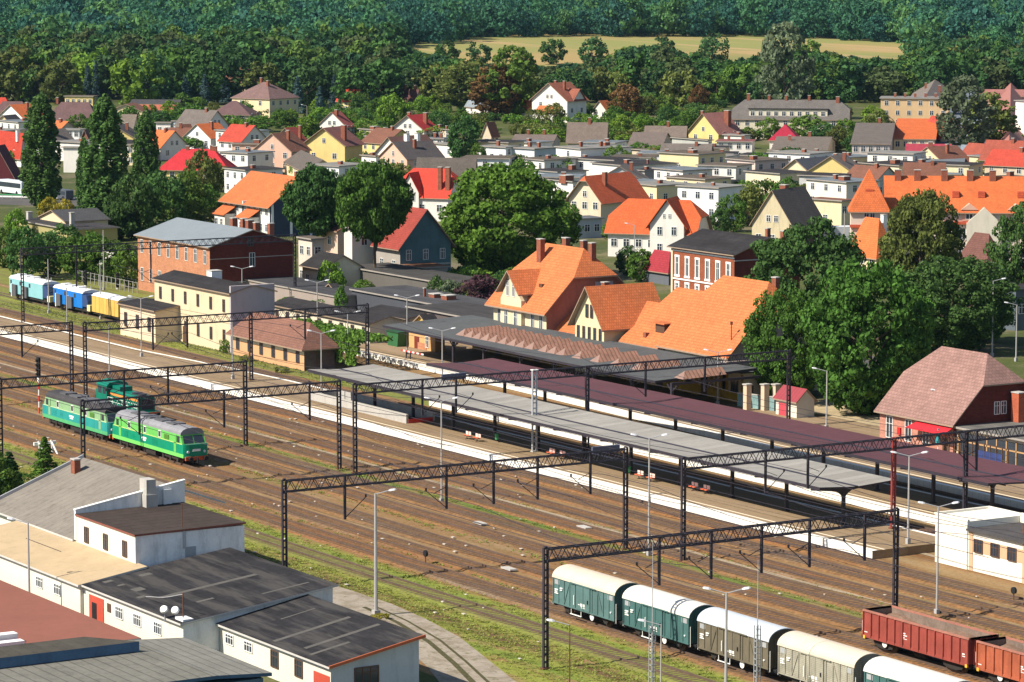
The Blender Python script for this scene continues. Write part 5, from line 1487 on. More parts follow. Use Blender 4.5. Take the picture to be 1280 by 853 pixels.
# station side low buildings
TURQ = mat('banner_blue', (.03, .05, .16), .5, .3, 1.2)
YEL = wallm((.62, .42, .08)); OCH = wallm((.58, .34, .16))
h6 = house('long whitewashed low building half covered in creeper behind the hut', 340, 462, 470, 404, 3.6, 'gx', .8, rot=0, wall=(.62, .56, .44), mat_r=M_BITUMEN, wl=(1, 9), wr=(0, 0), ww=.9, wh=1.8, fr=M_BRFRAME, name='outbuilding', cat='outbuilding', d=6)
h7 = house('low cream shed with arched doors left of the ochre gabled kiosk', 455, 508, 512, 398, 3.5, 'gx', .6, rot=0, wall=(.68, .58, .40), mat_r=M_BITUMEN, wl=(1, 4), wr=(0, 0), ww=1.0, wh=1.9, fr=M_BRFRAME, name='outbuilding', cat='outbuilding', d=6)
h8 = house('small ochre gabled building with a red door near the green skip', 511, 544, 556, 416, 3.4, 'gy', 2.1, rot=0, wall=(.56, .33, .15), mat_r=M_BITUMEN, wl=(0, 0), wr=(0, 0), name='gabled_shed', cat='shed')
w, d = hsize(h8)
MB().poly([(-w, -.02, 2.7), (0, -.02, 2.7), (0, -.02, 3.4), (-w/2, -.02, 5.3), (-w, -.02, 3.4)]).build('gable_panel', YEL, h8)
MB().box(-w*.78, -w*.60, -.05, 0, 0, 2.4).build('door', mat('oxblood_door', (.16, .03, .02), .6), h8)
win(h8, -w*.3, 0, 1.2, .8, 1.4, 'L'); win(h8, -w*.7, 0, 3.0, .7, .7, 'L')
house('wide flat dark roofed store hall behind the low sheds', 440, 566, 590, 386, 4.2, 'flat', rot=0, wall=(.07, .075, .09), roof=(.12, .12, .13), wl=(0, 0), wr=(0, 0), name='store_hall', cat='hall', ov=.3, chim=((.42, .5, 1.6, .5), (.30, .5, 1.6, .6), (.48, .4, .3, 1.2)), d=9)
house('dark flat roofed store behind the ochre gabled shed', 510, 620, 660, 405, 4.4, 'flat', rot=0, wall=(.11, .09, .09), roof=(.10, .095, .095), wl=(0, 0), wr=(0, 0), name='store_hall', cat='hall', ov=.3, chim=((.05, .2, .7, 2.6), (.45, .9, .9, .4)), d=9)
house('long dark felt roofed range beyond the store hall', 430, 560, 580, 356, 4.0, 'flat', rot=0, wall=(.12, .11, .10), roof=(.11, .105, .10), wl=(0, 0), wr=(0, 0), name='store_hall', cat='hall', ov=.3, d=8)
house('small cream building with a dark gabled roof beside the big brick building', 378, 405, 452, 335, 4.6, 'gx', 1.9, rot=0, wall=(.66, .58, .44), mat_r=M_BITUMEN, wl=(1, 2), wr=(0, 0), name='gabled_shed', cat='shed')
house('low grey sheet roofed range in front of the big brick building end', 290, 420, 440, 372, 3.4, 'flat', rot=0, wall=(.30, .25, .22), roof=(.10, .10, .11), wl=(0, 0), wr=(0, 0), name='store_hall', cat='hall', ov=.2, d=8)
h = house('small shed with a bright yellow gable among the dark roofs', 404, 423, 428, 366, 3.0, 'gy', 1.2, rot=0, wall=(.68, .40, .04), mat_r=M_BITUMEN, wl=(0, 0), wr=(0, 0), name='gabled_shed', cat='shed')
# skip, planters, barriers
p = at(492, 433, .75); t = thing('waste_container', 'large green waste container in front of the low cream shed', 'container', (p.x, p.y, .75))
m = MB(); m.extr([(-1.6, 0), (1.0, 0), (1.3, 1.9), (-1.9, 1.9)], 'y', 0, 2.6); gb = m.build('body', mat('container_green', (.03, .12, .045), .6, .1), t)
MB().box(-2.0, 1.4, -.1, 2.7, 1.9, 2.05).build('lid', mat('container_dark', (.02, .08, .03), .5), t)
p = at(522, 436, .75); t = thing('brick_planter', 'low red brick planter beside the ochre gabled building', 'planter', (p.x, p.y, .75))
MB().box(0, 2.4, 0, .9, 0, .9).build('trough', BRK, t); MB().box(.1, 2.3, .1, .8, .9, .98).build('soil', M_UNDER, t)
p = at(513, 449, .75); t = thing('barrier', 'red and white striped barrier by the end of the middle platform', 'barrier', (p.x, p.y, .75))
m = MB()
for k in range(10): m.box(-2.5+k*.6, -1.9+k*.6, -.04, .04, .85, 1.05, k % 2)
m.build('rail', [M_SRED, M_WHITE], t); MB().box(-.1, .1, -.05, .05, 0, .85).box(-1.2, -1.0, -.05, .05, 0, .85).build('post', M_STEEL, t)
# white kiosk with the red roof
h9 = house('white kiosk with a dark red roof and a red painted door by the trees', 970, 996, 1018, 500, 2.9, 'gx', 1.2, rot=0, wall=(.62, .58, .50), roof=(.25, .04, .04), wl=(0, 0), wr=(0, 0), name='kiosk', cat='kiosk', mat_r=metm((.26, .04, .05)), ov=.3)
w, d = hsize(h9)
MB().box(-w*.85, -w*.5, -.04, 0, 0, 2.2).build('door', mat('kiosk_red', (.5, .06, .08), .6, .2), h9)
# gate posts right of the station
for i, (px, lab) in enumerate(((934, 'pale gate pillar nearest the station hall'), (956, 'pale gate pillar in the middle of the yard fence'), (970, 'pale gate pillar beside the white kiosk'))):
    p = at(px, 513, .75); t = thing('gate_pillar', lab, 'pillar', (p.x, p.y, .75), 0, 'pale gate pillars')
    MB().box(-.35, .35, -.35, .35, 0, 3.0).build('shaft', wallm((.58, .45, .33)), t); MB().box(-.45, .45, -.45, .45, 3.0, 3.15).build('cap', M_CONC, t)
A = at(922, 508, .75); B = at(968, 514, .75)
t = thing('yard_fence', 'low yard wall panel painted turquoise between the pale pillars', 'fence', (A.x, A.y, .75))
MB().bar((0, 0, .8), (B.x-A.x, B.y-A.y, .8), .12, 1.6).build('panel', mat('turquoise_panel', (.20, .32, .32), .8, .3, .5), t)
MB().bar((0, 0, 1.65), (B.x-A.x, B.y-A.y, 1.65), .2, .12).build('top_rail', M_CONC, t)
# beer garden fence and banner
A = at(1186, 575, .75); B = at(1260, 592, .75)
t = thing('garden_fence', 'low terrace fence with a blue banner in front of the grey roofed annex', 'fence', (A.x, A.y, .75))
m = MB(); D = Vector((B.x-A.x, B.y-A.y, 0)); n = 10
for k in range(n+1):
    q = D*k/n; m.box(q.x-.05, q.x+.05, q.y-.05, q.y+.05, 0, 2.6)
for z in (1.2, 2.5): m.bar((0, 0, z), (D.x, D.y, z), .06, .08)
m.build('frame', M_BRFRAME, t)
MB().bar((D.x*.5, D.y*.5, 1.0), (D.x*.9, D.y*.9, 1.0), .06, 1.6).build('banner', TURQ, t)
p = at(1163, 560, .75)
for k, (dx, lab, c_) in enumerate(((0, 'folded blue parasol left of the terrace fence', (.02, .12, .40)), (3.4, 'folded teal parasol by the red awning', (.03, .25, .28)))):
    t = thing('parasol', lab, 'parasol', (p.x+dx, p.y-.5*dx, .75), 0, 'terrace parasols')
    MB().tube((0, 0, 0), (0, 0, 2.6), .04).build('pole', M_WHITE, t)
    MB().tube((0, 0, 1.0), (0, 0, 2.7), .32, .06, 8).build('canopy', mat('parasol_cloth_%d' % k, c_, .8, .1), t)
# ---------------------------------------------------------------- the town
def H(label, pl, pc, pr, ye, h, kind='flat', rh=3, wall=WHITE, roof=GREYR, **k):
    return house(label, pl, pc, pr, ye, h, kind, rh, wall=wall, roof=roof, **k)
C1 = ((.5, .5),); C2 = ((.3, .5), (.7, .5)); CM = ((.5, .7, .8, 1.0), (.25, .6, .6, .8))
# left part
H('pink gabled house with an orange roof among the blue spruces', 122, 151, 173, 104, 4.5, 'gy', 2.4, PINK, ORANGE)
H('low yellow flat roofed block behind the mauve roofs, far left', 81, 116, 122, 121, 3.4, wall=YELLOW, roof=GREYR, wl=(1, 5))
H('large brown hipped house rising over the spruces with a steep roof', 268, 318, 337, 108, 4, 'gx', 6.5, BEIGE, (.22, .095, .06), hf=.4, chim=((.2, .5), (.05, .4, .9, 1.6)), asp=1.3)
H('big cream villa with a mauve brown hipped roof and shaded side', 290, 337, 373, 123, 7, 'hip', 4.6, CREAM, (.20, .12, .11), chim=((.35, .4), (.6, .5)), wl=(2, 2), wr=(2, 4), asp=1.1)
H('long low shed with a dark grey roof left of the big villa', 163, 222, 229, 130, 3, 'gx', 1.2, CREAM, DARKR, wl=(1, 5), asp=3, rot=50)
H('low shed with a faded red roof just below the dark grey one', 172, 233, 238, 137, 2.4, 'gx', 1.3, CREAM, TERRA, wl=(1, 5), rot=50)
H('small cream gable left of the faded red shed roof', 137, 178, 188, 139, 3, 'gy', 2.2, CREAM, BROWNR, wl=(1, 2))
H('house with a broad mauve roof left of the big cream villa', 262, 312, 324, 143, 2.8, 'hip', 3.8, BEIGE, MAUVE, wl=(1, 3))
H('house with a broad mauve hipped roof and a small dormer above the poplars', 58, 121, 130, 149, 3, 'hip', 4.8, CREAM, MAUVE, wl=(1, 4), chim=((.85, .5),))
H('mauve hipped roof at the left edge of the photo', -12, 36, 44, 145, 3, 'hip', 4.2, CREAM, MAUVE, wl=(1, 3))
H('bright red hipped roof at the far left edge', -14, 12, 17, 133, 3, 'hip', 2.7, CREAM, RED)
H('cream gabled house with dark roof at the left edge below the mauve roof', -10, 18, 33, 158, 3.6, 'gy', 3, CREAM, DARKR, gw=1)
H('white house with an orange red roof at the left edge', -22, 26, 32, 187, 4.4, 'gx', 4, WHITE, RED, chim=((.1, .3, .9, 1.3),), chm=M_WHITE, rot=0)
H('dark maroon house with a steep roof down to the ground at the left edge', -24, 18, 27, 221, .9, 'gy', 7.2, (.10, .025, .03), (.09, .02, .03), wl=(0, 0), wr=(0, 0), gw=1, ov=.5)
H('white cube house between the two left poplars', 76, 99, 107, 163, 4.6, wall=(.74, .74, .74), roof=GREYW)
H('plain white building behind the gap between the left poplars', 79, 101, 104, 185, 6, wall=WHITE, roof=GREYW, wl=(0, 0))
H('small brown gabled house with a terracotta side behind the poplars', 100, 113, 121, 177, 3, 'gy', 3, BROWNR, MAUVE, wl=(1, 1))
H('grey brown gabled roof seen between the middle and right poplar', 150, 166, 174, 158, 4, 'gx', 3.2, CREAM, GREYR, asp=1)
H('cream house seen between the middle and right poplar, below the grey brown roof', 150, 167, 175, 182, 5, wall=CREAM, roof=GREYR)
H('white flat house with a row of windows right of the right poplar', 195, 213, 217, 154, 4, wall=WHITE, wl=(1, 3))
H('flat house with pale blue walls right of the right poplar', 216, 226, 232, 152, 4, wall=(.42, .50, .60), roof=DARKR)
H('long low house with a reddish brown roof above the ivy hedge', 210, 236, 242, 171, 3, 'gx', 2.3, WHITE, BROWNR, rot=50, wl=(1, 3), chim=C1)
H('second reddish brown roof with a dark gable end, right of the first', 238, 266, 278, 171, 3, 'gx', 2.6, (.12, .10, .10), BROWNR, rot=45, wl=(1, 3))
H('small white gable peeping between the reddish roofs', 225, 231, 240, 163, 4.5, 'gy', 1.6, WHITE, BROWNR, wl=(0, 0), gw=0)
H('yellow house with a long scarlet roof behind the right poplar', 199, 285, 296, 211, 3.4, 'hip', 4.2, YELLOW, (.55, .03, .04), rot=50, wl=(1, 8), chim=((.25, .5, .9, .6), (.3, .5, .7, .8), (.65, .5, .7, .6)), ov=.5)
H('pinkish cream flat house with a roof terrace and brick chimneys', 290, 343, 347, 181, 5.6, wall=PINK, roof=GREYR, wl=(2, 4), chim=((.45, .5, 1.5, .8), (.12, .4, .9, .8)))
t = H('big white duplex with an orange tiled roof and two lean-to porches', 266, 337, 405, 256, 6.2, 'gx', 5.0, WHITE, ORANGE, rot=0, wl=(2, 8), wr=(0, 0), chim=((.2, .75), (.32, .7)), ov=.8, w=19.5, d=13)
w, d = hsize(t)
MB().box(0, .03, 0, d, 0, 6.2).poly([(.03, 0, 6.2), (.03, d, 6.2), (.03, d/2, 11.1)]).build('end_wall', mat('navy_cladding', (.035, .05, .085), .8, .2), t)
for y in (.3, d*.33, d*.66): MB().box(.03, .12, y, y+.5, 0, 6.2).build('end_batten', M_WHITE, t)
MB().box(-w*.5-.15, -w*.5+.15, -.75, .2, 5.72, 6.3).build('roof_divider', M_WHITE, t)
for x in (-w*.97, -w*.45):
    MB().box(x, x+4.6, -2.3, 0, 0, 3.5).build('porch', wallm(WHITE), t)
    pr_ = MB().slab([[(x-.4, -2.7, 3.4), (x+5, -2.7, 3.4), (x+5, 0, 5.0), (x-.4, 0, 5.0)]], .15, 0).build('porch_roof', tilem(ORANGE), t)
    win(t, x+1.2, -2.3, .9, .9, 1.6, 'L'); win(t, x+3.2, -2.3, .9, .9, 1.6, 'L')
# centre left
t = H('yellow gabled house with a red brown roof in the middle left of the town', 379, 431, 453, 181, 6.0, 'gy', 4.0, YELLOW, (.22, .09, .075), rot=33, wl=(1, 2), wr=(0, 0), gw=1, chim=((.15, .3, 1.1, 1.5),), ov=.6)
H('cream gabled house with a brick red roof left of the yellow gabled house', 342, 372, 384, 177, 4.8, 'gy', 3.4, BEIGE, (.34, .07, .05), wl=(1, 2), gw=2, rot=30, chim=((.1, .5),))
H('flat house with grey blue shaded side in front of the brick red roofed one', 343, 345, 378, 179, 4.2, wall=(.40, .42, .42), roof=GREYR, w=5, rot=20)
H('white gabled house with a faded red roof among garden trees', 397, 433, 443, 158, 2.8, 'gy', 4.0, WHITE, (.34, .09, .075), gw=2, rot=30, wl=(1, 2), chim=((.4, .2, .9, 1),))
H('yellow house with a bright red roof half hidden by the dark spruce', 421, 443, 456, 126, 3.6, 'gx', 3.6, YELLOW, RED, rot=25)
H('brown roofed house with three chimneys at the forest edge', 476, 518, 529, 128, 2.5, 'gx', 4.2, BEIGE, (.13, .055, .05), rot=5, chim=((.1, .5), (.4, .5), (.7, .5)), chm=None)
H('white twin gabled house with a crimson roof', 489, 530, 547, 162, 2.6, 'gy', 3.9, WHITE, (.42, .03, .03), gw=2, rot=30, chim=((.2, .6, 1.1, 1.0), (.7, .6, .9, .6)), wl=(1, 3), ov=.6)
H('long white flat roofed house right of the yellow gabled house', 457, 490, 496, 173, 4.4, wall=WHITE, roof=GREYW, wl=(1, 0), chim=CM, rot=10)
H('white flat roofed house with a bluish side behind the big white gable', 535, 554, 560, 174, 4.6, wall=WHITE, roof=BLUEG, chim=C2)
H('low flat roofed house with chimney blocks above the long white one', 449, 492, 498, 165, 2.6, wall=BEIGE, roof=GREYR, chim=((.6, .4, 2, .8), (.3, .5, .9, .7)), rot=5)
H('low beige flat house right of the crimson roof', 530, 565, 569, 163, 2.4, wall=BEIGE, roof=GREYR, chim=CM, rot=5)
t = H('large white gabled house with a brown roof and white chimneys', 466, 507, 552, 197, 3.4, 'gy', 4.8, WHITE, (.16, .08, .065), gw=2, rot=18, wl=(1, 4), chim=((.35, .35, 1.0, 1.2), (.3, .6, 1.0, 1.2)), chm=M_WHITE, ov=.6)
H('broad weathered grey brown gabled roof in front of the garden trees', 521, 592, 596, 218, 2.4, 'gx', 3.6, BEIGE, (.125, .105, .09), rot=50, wl=(0, 0))
H('small cream gable with a dark mossy roof behind the orange duplex', 356, 382, 416, 214, 3.0, 'gx', 2.6, CREAM, (.13, .11, .09), rot=-20, wl=(1, 1), d=8)
t = H('house with a vivid red roof and a white gabled dormer', 495, 560, 582, 246, 5, 'gx', 5.2, WHITE, (.62, .06, .035), rot=38, wl=(1, 3), hf=.55, d=10, chim=((.05, .15, .9, 1.2), (.2, .15, .8, .8)))
w, d = hsize(t)
m = MB(); m.extr([(-w*.72-2, 2), (-w*.72+2, 2), (-w*.72+2, 5.6), (-w*.72, 9.2), (-w*.72-2, 5.6)], 'y', -.6, 3); m.build('gable', wallm(WHITE), t)
MB().slab([[(-w*.72, -1, 9.6), (-w*.72, 5, 9.6), (-w*.72+2.6, 5, 5.2), (-w*.72+2.6, -1, 5.2)], [(-w*.72, 5, 9.6), (-w*.72, -1, 9.6), (-w*.72-2.6, -1, 5.2), (-w*.72-2.6, 5, 5.2)]], .15).build('gable_roof', tilem((.62, .06, .035)), t)
for dx in (-.8, .8): win(t, -w*.72+dx, -.6, 4.0, .8, 1.4, 'L')
t = H('teal walled house with a dark red mansard roof below the vivid red one', 492, 500, 560, 306, 7.0, 'gx', 5.6, (.33, .30, .27), (.30, .05, .035), rot=0, wl=(1, 2), wr=(0, 0), w=8, d=9.5, ov=.7)
w, d = hsize(t)
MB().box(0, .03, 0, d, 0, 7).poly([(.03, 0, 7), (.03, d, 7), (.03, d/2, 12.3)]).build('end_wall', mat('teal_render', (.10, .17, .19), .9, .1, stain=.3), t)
for r in (1.2, 4.4):
    for k in range(3): win(t, .03, d*(k+.5)/3, r, .9, 1.6, 'R', M_FRAME, 2)
MB().box(0, .15, 0, d, 3.4, 3.7).build('cornice', M_CONC, t)
H('low wall fronted annex with graffiti left of the teal house', 484, 526, 531, 336, 3.6, wall=(.36, .33, .29), roof=(.36, .17, .10), rot=0, wl=(0, 0), wr=(0, 0), name='annex', cat='annex', d=5)
H('narrow peach house with a small brown roof between the round trees', 402, 422, 431, 288, 8, 'gx', 1.6, (.62, .44, .34), BROWNR, rot=0, wl=(2, 1), wr=(0, 0), d=6)
H('tall cream wall of a house behind the round trees', 373, 390, 404, 300, 8, wall=(.60, .52, .44), rot=0, wl=(2, 2), wr=(2, 1))
H('slim white tower like house behind the right round tree', 430, 440, 480, 286, 9, wall=(.60, .58, .54), roof=GREYR, rot=0, wl=(0, 0), wr=(2, 2), d=9)
# centre
H('white flat house with a grey blue side at the left of the centre trees', 598, 632, 648, 185, 4.8, wall=(.74, .74, .74), roof=GREYW, wl=(1, 3), rot=18, chim=C1)
H('flat house with bluish walls beside the big maple crown', 640, 668, 696, 187, 4.6, wall=(.60, .62, .66), roof=GREYW, rot=15, chim=C2, wl=(1, 1), wr=(1, 2))
H('dark gabled house with a cream front above the white flat one', 603, 614, 623, 168, 4.0, 'gy', 3.2, BEIGE, BROWNR, wl=(1, 1), rot=25)
t = H('white villa with several red brown gables on the hillside', 665, 709, 733, 125, 7.0, 'gy', 5.0, WHITE, (.30, .10, .06), gw=2, rot=20, chim=((.3, .4), (.6, .5)), wl=(2, 2), wr=(1, 2), ov=.7)
w, d = hsize(t)
MB().slab([[(-w-.6, d*.25, 6.6), (.6, d*.25, 6.6), (.6, d*.6, 10.2), (-w-.6, d*.6, 10.2)], [(.6, d*.95, 6.6), (-w-.6, d*.95, 6.6), (-w-.6, d*.6, 10.2), (.6, d*.6, 10.2)]], .15).build('cross_roof', tilem((.30, .10, .06)), t)
MB().poly([(.02, d*.25, 6.9), (.02, d*.95, 6.9), (.02, d*.6, 10.0)]).build('cross_gable', wallm(WHITE), t)
MB().slab([[(-w*.8, -2.4, 3.0), (-w*.2, -2.4, 3.0), (-w*.2, 0, 5.0), (-w*.8, 0, 5.0)]], .15).build('porch_roof', tilem((.55, .14, .05)), t)
MB().box(-w*.76, -w*.24, -2.0, 0, 0, 3.2).build('porch', wallm(WHITE), t)
H('lower wing of the hillside villa with an orange roof', 652, 668, 676, 137, 3.5, 'gx', 3, WHITE, ORANGE, rot=0)
H('small white gabled cottage with an orange roof by the copper tree', 740, 759, 768, 139, 2.5, 'gy', 3.2, WHITE, ORANGE, rot=25, wl=(1, 2))
H('plain grey brown gabled roof standing above the flat houses', 709, 757, 760, 176, 1.5, 'gx', 4.8, BEIGE, (.20, .155, .13), rot=50, wl=(0, 0), chim=((.45, .5),))
H('second plain grey brown gabled roof, right of the first', 806, 856, 859, 174, 1.5, 'gx', 3.4, BEIGE, (.20, .155, .13), rot=50, wl=(0, 0), chim=((.45, .5),))
H('grey brown gabled roof just below and left of the yellow gabled cottage', 785, 826, 840, 184, 2.0, 'gx', 3.0, BEIGE, (.18, .14, .12), rot=50, wl=(0, 0))
H('low grey terrace roof with chimneys behind the white flat row', 640, 690, 700, 178, 2.6, 'gx', 1.6, BEIGE, (.18, .14, .12), rot=50, wl=(0, 0), chim=C2)
H('long white flat roofed house with four windows on its blue grey side', 695, 726, 789, 187, 5.6, wall=WHITE, roof=GREYW, rot=0, wl=(2, 1), wr=(1, 4), chim=((.5, .25), (.4, .6), (.6, .8, 1.4, .8)))
H('yellow gabled cottage with a pinkish red roof', 860, 898, 925, 166, 3.0, 'gy', 5.2, YELLOW, PINKR, gw=1, rot=20, chim=((.6, .1), (.2, .7, 1.5, 1.2)), wl=(1, 2), ov=.6)
H('pale grey flat house below the yellow gabled cottage', 840, 885, 890, 176, 4.4, wall=(.40, .40, .37), roof=GREYR, rot=5, wl=(1, 0))
H('pale yellow flat roofed house with a shaded right side', 824, 873, 907, 194, 6.4, wall=(.66, .56, .33), roof=GREYR, rot=15, wl=(1, 1), wr=(2, 3), chim=((.35, .3, 1.6, .6), (.6, .6, .8, .8)))
H('white block in front of the yellow flat roofed house', 740, 782, 846, 208, 5.2, wall=WHITE, roof=DARKR, rot=4, wl=(1, 1), wr=(2, 4), chim=((.4, .3, 1.2, .8), (.1, .5, .4, .9)))
H('white cube house with three joined windows, largest of the flat roofed cubes', 847, 898, 933, 236, 6.6, wall=(.74, .74, .74), roof=GREYW, rot=18, wl=(2, 3), wr=(1, 2), chim=((.4, .4, .6, .6),), ov=.35)
H('white low flat house beside the big maple crown with a brick chimney', 662, 697, 733, 216, 4.4, wall=(.62, .65, .68), roof=DARKR, rot=8, wl=(1, 1), wr=(1, 2), chim=((.3, .8, 1.2, 1.0),))
H('white flat house directly left of the cream gable with orange roof', 680, 716, 722, 228, 6, wall=WHITE, roof=DARKR, rot=5, wl=(1, 0), chim=((.3, .5, 2.2, 1.0),))
H('small flat roofed blue grey outbuilding right of the orange hipped roof', 795, 800, 830, 231, 4, wall=(.34, .40, .46), roof=(.40, .44, .42), rot=0, wl=(0, 0), wr=(1, 1))
t = H('cream gabled house with an orange half hipped roof above the station', 711, 751, 806, 249, 6.0, 'gy', 4.3, (.66, .54, .40), (.60, .12, .045), rot=24, wl=(2, 3), gw=1, ov=.8, chim=((.3, .3, .8, .8),), hf=.8, wr=(0, 0))
H('pale blue flat roofed annex in front of the cream gabled house', 712, 716, 752, 275, 3.6, wall=(.40, .44, .48), roof=(.22, .23, .25), rot=-4, wl=(0, 0), wr=(1, 3), w=5)
t = H('white house with a broad orange roof and a white centre gable', 760, 868, 888, 290, 4.8, 'gx', 5.2, WHITE, (.60, .12, .035), rot=40, wl=(1, 7), hf=.45, ov=.6, d=10)
w, d = hsize(t); cx = -w*.30
m = MB(); m.extr([(cx-3.1, 0), (cx+3.1, 0), (cx+3.1, 6.0), (cx, 10.2), (cx-3.1, 6.0)], 'y', -1.0, 3); m.build('gable', wallm(WHITE), t)
MB().slab([[(cx, -1.5, 10.6), (cx, 6, 10.6), (cx+3.8, 6, 5.4), (cx+3.8, -1.5, 5.4)], [(cx, 6, 10.6), (cx, -1.5, 10.6), (cx-3.8, -1.5, 5.4), (cx-3.8, 6, 5.4)]], .16).build('gable_roof', tilem((.60, .12, .035)), t)
for dx in (-1.3, 1.3): win(t, cx+dx, -1.0, 4.2, .9, 1.4, 'L'); win(t, cx+dx, -1.0, 1.1, .9, 1.5, 'L')
for dx in (-.5, .5): win(t, cx+dx, -1.0, 7.2, .45, .7, 'L')
H('small garage with a crimson hipped roof left of the dark roofed brick house', 808, 836, 848, 334, 3.0, 'hip', 2.4, (.12, .13, .15), (.36, .035, .05), rot=0, wl=(0, 0), wr=(0, 0))
# right part
t = H('long cream apartment house with a grey roof and dormer band at the forest edge', 916, 1060, 1080, 149, 5.8, 'gx', 5.0, (.66, .60, .46), (.15, .135, .125), rot=50, wl=(2, 12), wr=(0, 0), hf=.5, chim=((.1, .45, 1, 1.4), (.35, .5), (.55, .5), (.7, .5), (.88, .5, .9, 1.6)), d=13)
w, d = hsize(t)
MB().box(-w*.86, -w*.18, .9, 5, 5.9, 8.3).build('dormer_band', wallm((.66, .60, .46)), t)
MB().box(-w*.87, -w*.17, .6, 6.4, 8.3, 8.5).build('dormer_roof', feltm(DARKR), t)
for k in range(10): win(t, -w*.83+k*w*.068, .9, 6.5, 1.1, 1.2, 'L')
H('ochre three storey block with a flat grey roof by the forest', 1101, 1186, 1196, 124, 8.6, wall=(.60, .42, .24), roof=GREYW, rot=50, wl=(3, 6), d=12, chim=((.2, .5), (.35, .5), (.5, .4), (.65, .5), (.8, .5), (.1, .4, 1.0, 1.4)))
H('cream house with a grey hipped roof in front of the ochre block', 1126, 1185, 1198, 141, 3.6, 'hip', 4.4, CREAM, (.20, .165, .14), rot=50, wl=(1, 6), chim=((.65, .5), (.3, .4, .8, 1.2)))
H('flat roofed grey terrace with a balcony storey left of the bright orange roof', 1065, 1112, 1122, 180, 5.8, 'gx', 3.6, (.50, .44, .40), (.15, .125, .11), rot=50, wl=(2, 6), chim=((.4, .5),))
H('cream terrace with a bright orange roof right of the grey one', 1117, 1168, 1176, 174, 5.8, 'gx', 3.2, CREAM, (.62, .14, .035), rot=50, wl=(2, 5))
H('house with a dark red gabled roof and cream end, left of the big willow', 1157, 1176, 1208, 172, 5.0, 'gx', 5.0, CREAM, (.42, .06, .035), rot=-8, wl=(1, 2), wr=(0, 0), w=11)
H('white house with a raspberry red roof below the terraces', 1133, 1187, 1200, 197, 3.2, 'gx', 3.0, WHITE, (.36, .045, .07), rot=50, wl=(1, 4), chim=((.45, .3, 1.0, 1.2),), d=9)
H('white house with a pale blue sheet roof right of the raspberry red roof', 1200, 1232, 1239, 198, 3.6, 'gx', 1.2, WHITE, (.30, .36, .42), rot=50, wl=(1, 2), chim=((.3, .5, 1.6, .6),))
H('house with a pinkish red hipped roof at the right edge', 1238, 1284, 1310, 210, 2.4, 'hip', 4.2, CREAM, PINKR, rot=50, chim=((.1, .3),))
t = H('crimson hipped roof house with red stripe at the right centre', 962, 998, 1007, 174, 4.6, 'hip', 3.6, WHITE, (.40, .02, .05), rot=50, wl=(1, 3), d=10)
H('white flat houses with a low pink roof left of the crimson hipped roof', 896, 940, 1000, 178, 4.6, wall=WHITE, roof=(.36, .14, .14), rot=50, wl=(2, 4), chim=C2, wr=(1, 3), d=9)
H('pinkish cream flat house right of the pale yellow one', 909, 944, 986, 202, 6.0, wall=(.64, .52, .46), roof=GREYR, rot=4, wl=(2, 2), wr=(2, 3), chim=((.3, .2, 1.3, .8),))
H('cream flat house with a row of windows above the white cube house', 932, 975, 1012, 218, 4.8, wall=(.66, .58, .42), roof=DARKR, rot=6, wl=(1, 1), wr=(1, 3))
H('cream gabled house with a black sheet roof above the orange long roof', 978, 1012, 1073, 214, 4.4, 'gy', 2.6, (.66, .56, .38), (.07, .075, .09), rot=18, wl=(1, 2), wr=(0, 0), ov=.6, mat_r=None, chim=((.3, .7, .8, .6),))
H('low grey brown roof behind the black sheet roof', 962, 1030, 1046, 196, 2.2, 'gx', 3.2, BEIGE, (.17, .14, .115), rot=50, wl=(0, 0), chim=((.75, .4), (.4, .5)))
H('cream flat roofed row with brick chimneys above the long orange roof', 1075, 1124, 1172, 208, 4.6, wall=(.64, .55, .40), roof=DARKR, rot=6, wl=(1, 4), wr=(1, 4), chim=((.4, .3, 1.6, .8), (.2, .8, 1.2, .8), (.7, .6, .6, .8)))
H('second cream flat row right of the brick chimneys', 1140, 1200, 1234, 219, 3.6, wall=(.62, .52, .40), roof=BLUEG, rot=50, wl=(1, 5), wr=(1, 2), chim=((.3, .4, 2, .9), (.05, .8, 1.4, .8)))
H('grey low house with a shrub on its roof terrace near the right edge', 1228, 1262, 1300, 225, 3.2, wall=(.34, .30, .28), roof=GREYR, rot=0, wl=(0, 0), wr=(0, 0), chim=((.2, .2, 1.2, 1.4),))
H('white flat house behind the orange roofed school tower', 1008, 1058, 1100, 229, 5.6, wall=(.70, .64, .56), roof=BLUEG, rot=4, wl=(2, 3), chim=((.3, .3, 1.8, .8), (.6, .4, .8, .9)))
H('low crimson sheet roof in front of the white flat house', 1030, 1066, 1078, 242, 2.8, 'hip', 2.0, CREAM, (.42, .02, .05), rot=0, wl=(0, 0))
H('plain cream block between the dark gabled house and the school tower', 1012, 1052, 1066, 252, 7.0, wall=(.66, .55, .36), roof=(.30, .14, .10), rot=12, wl=(1, 1), wr=(2, 2))
t = H('old cream gabled house with a dark grey tiled roof near the brick house', 940, 991, 1032, 281, 5.6, 'gy', 6.0, (.52, .45, .30), (.095, .085, .08), rot=22, wl=(1, 3), gw=2, ov=.4, wr=(1, 2), mat_w=wallm((.52, .45, .30), .5), chim=((.6, .5, 1.2, 1.0),), d=10.5)
w, d = hsize(t)
MB().box(0, .03, 0, d, 0, 5.5).build('side_wall', mat('dark_side_wall', (.09, .075, .065), .9, .2), t)
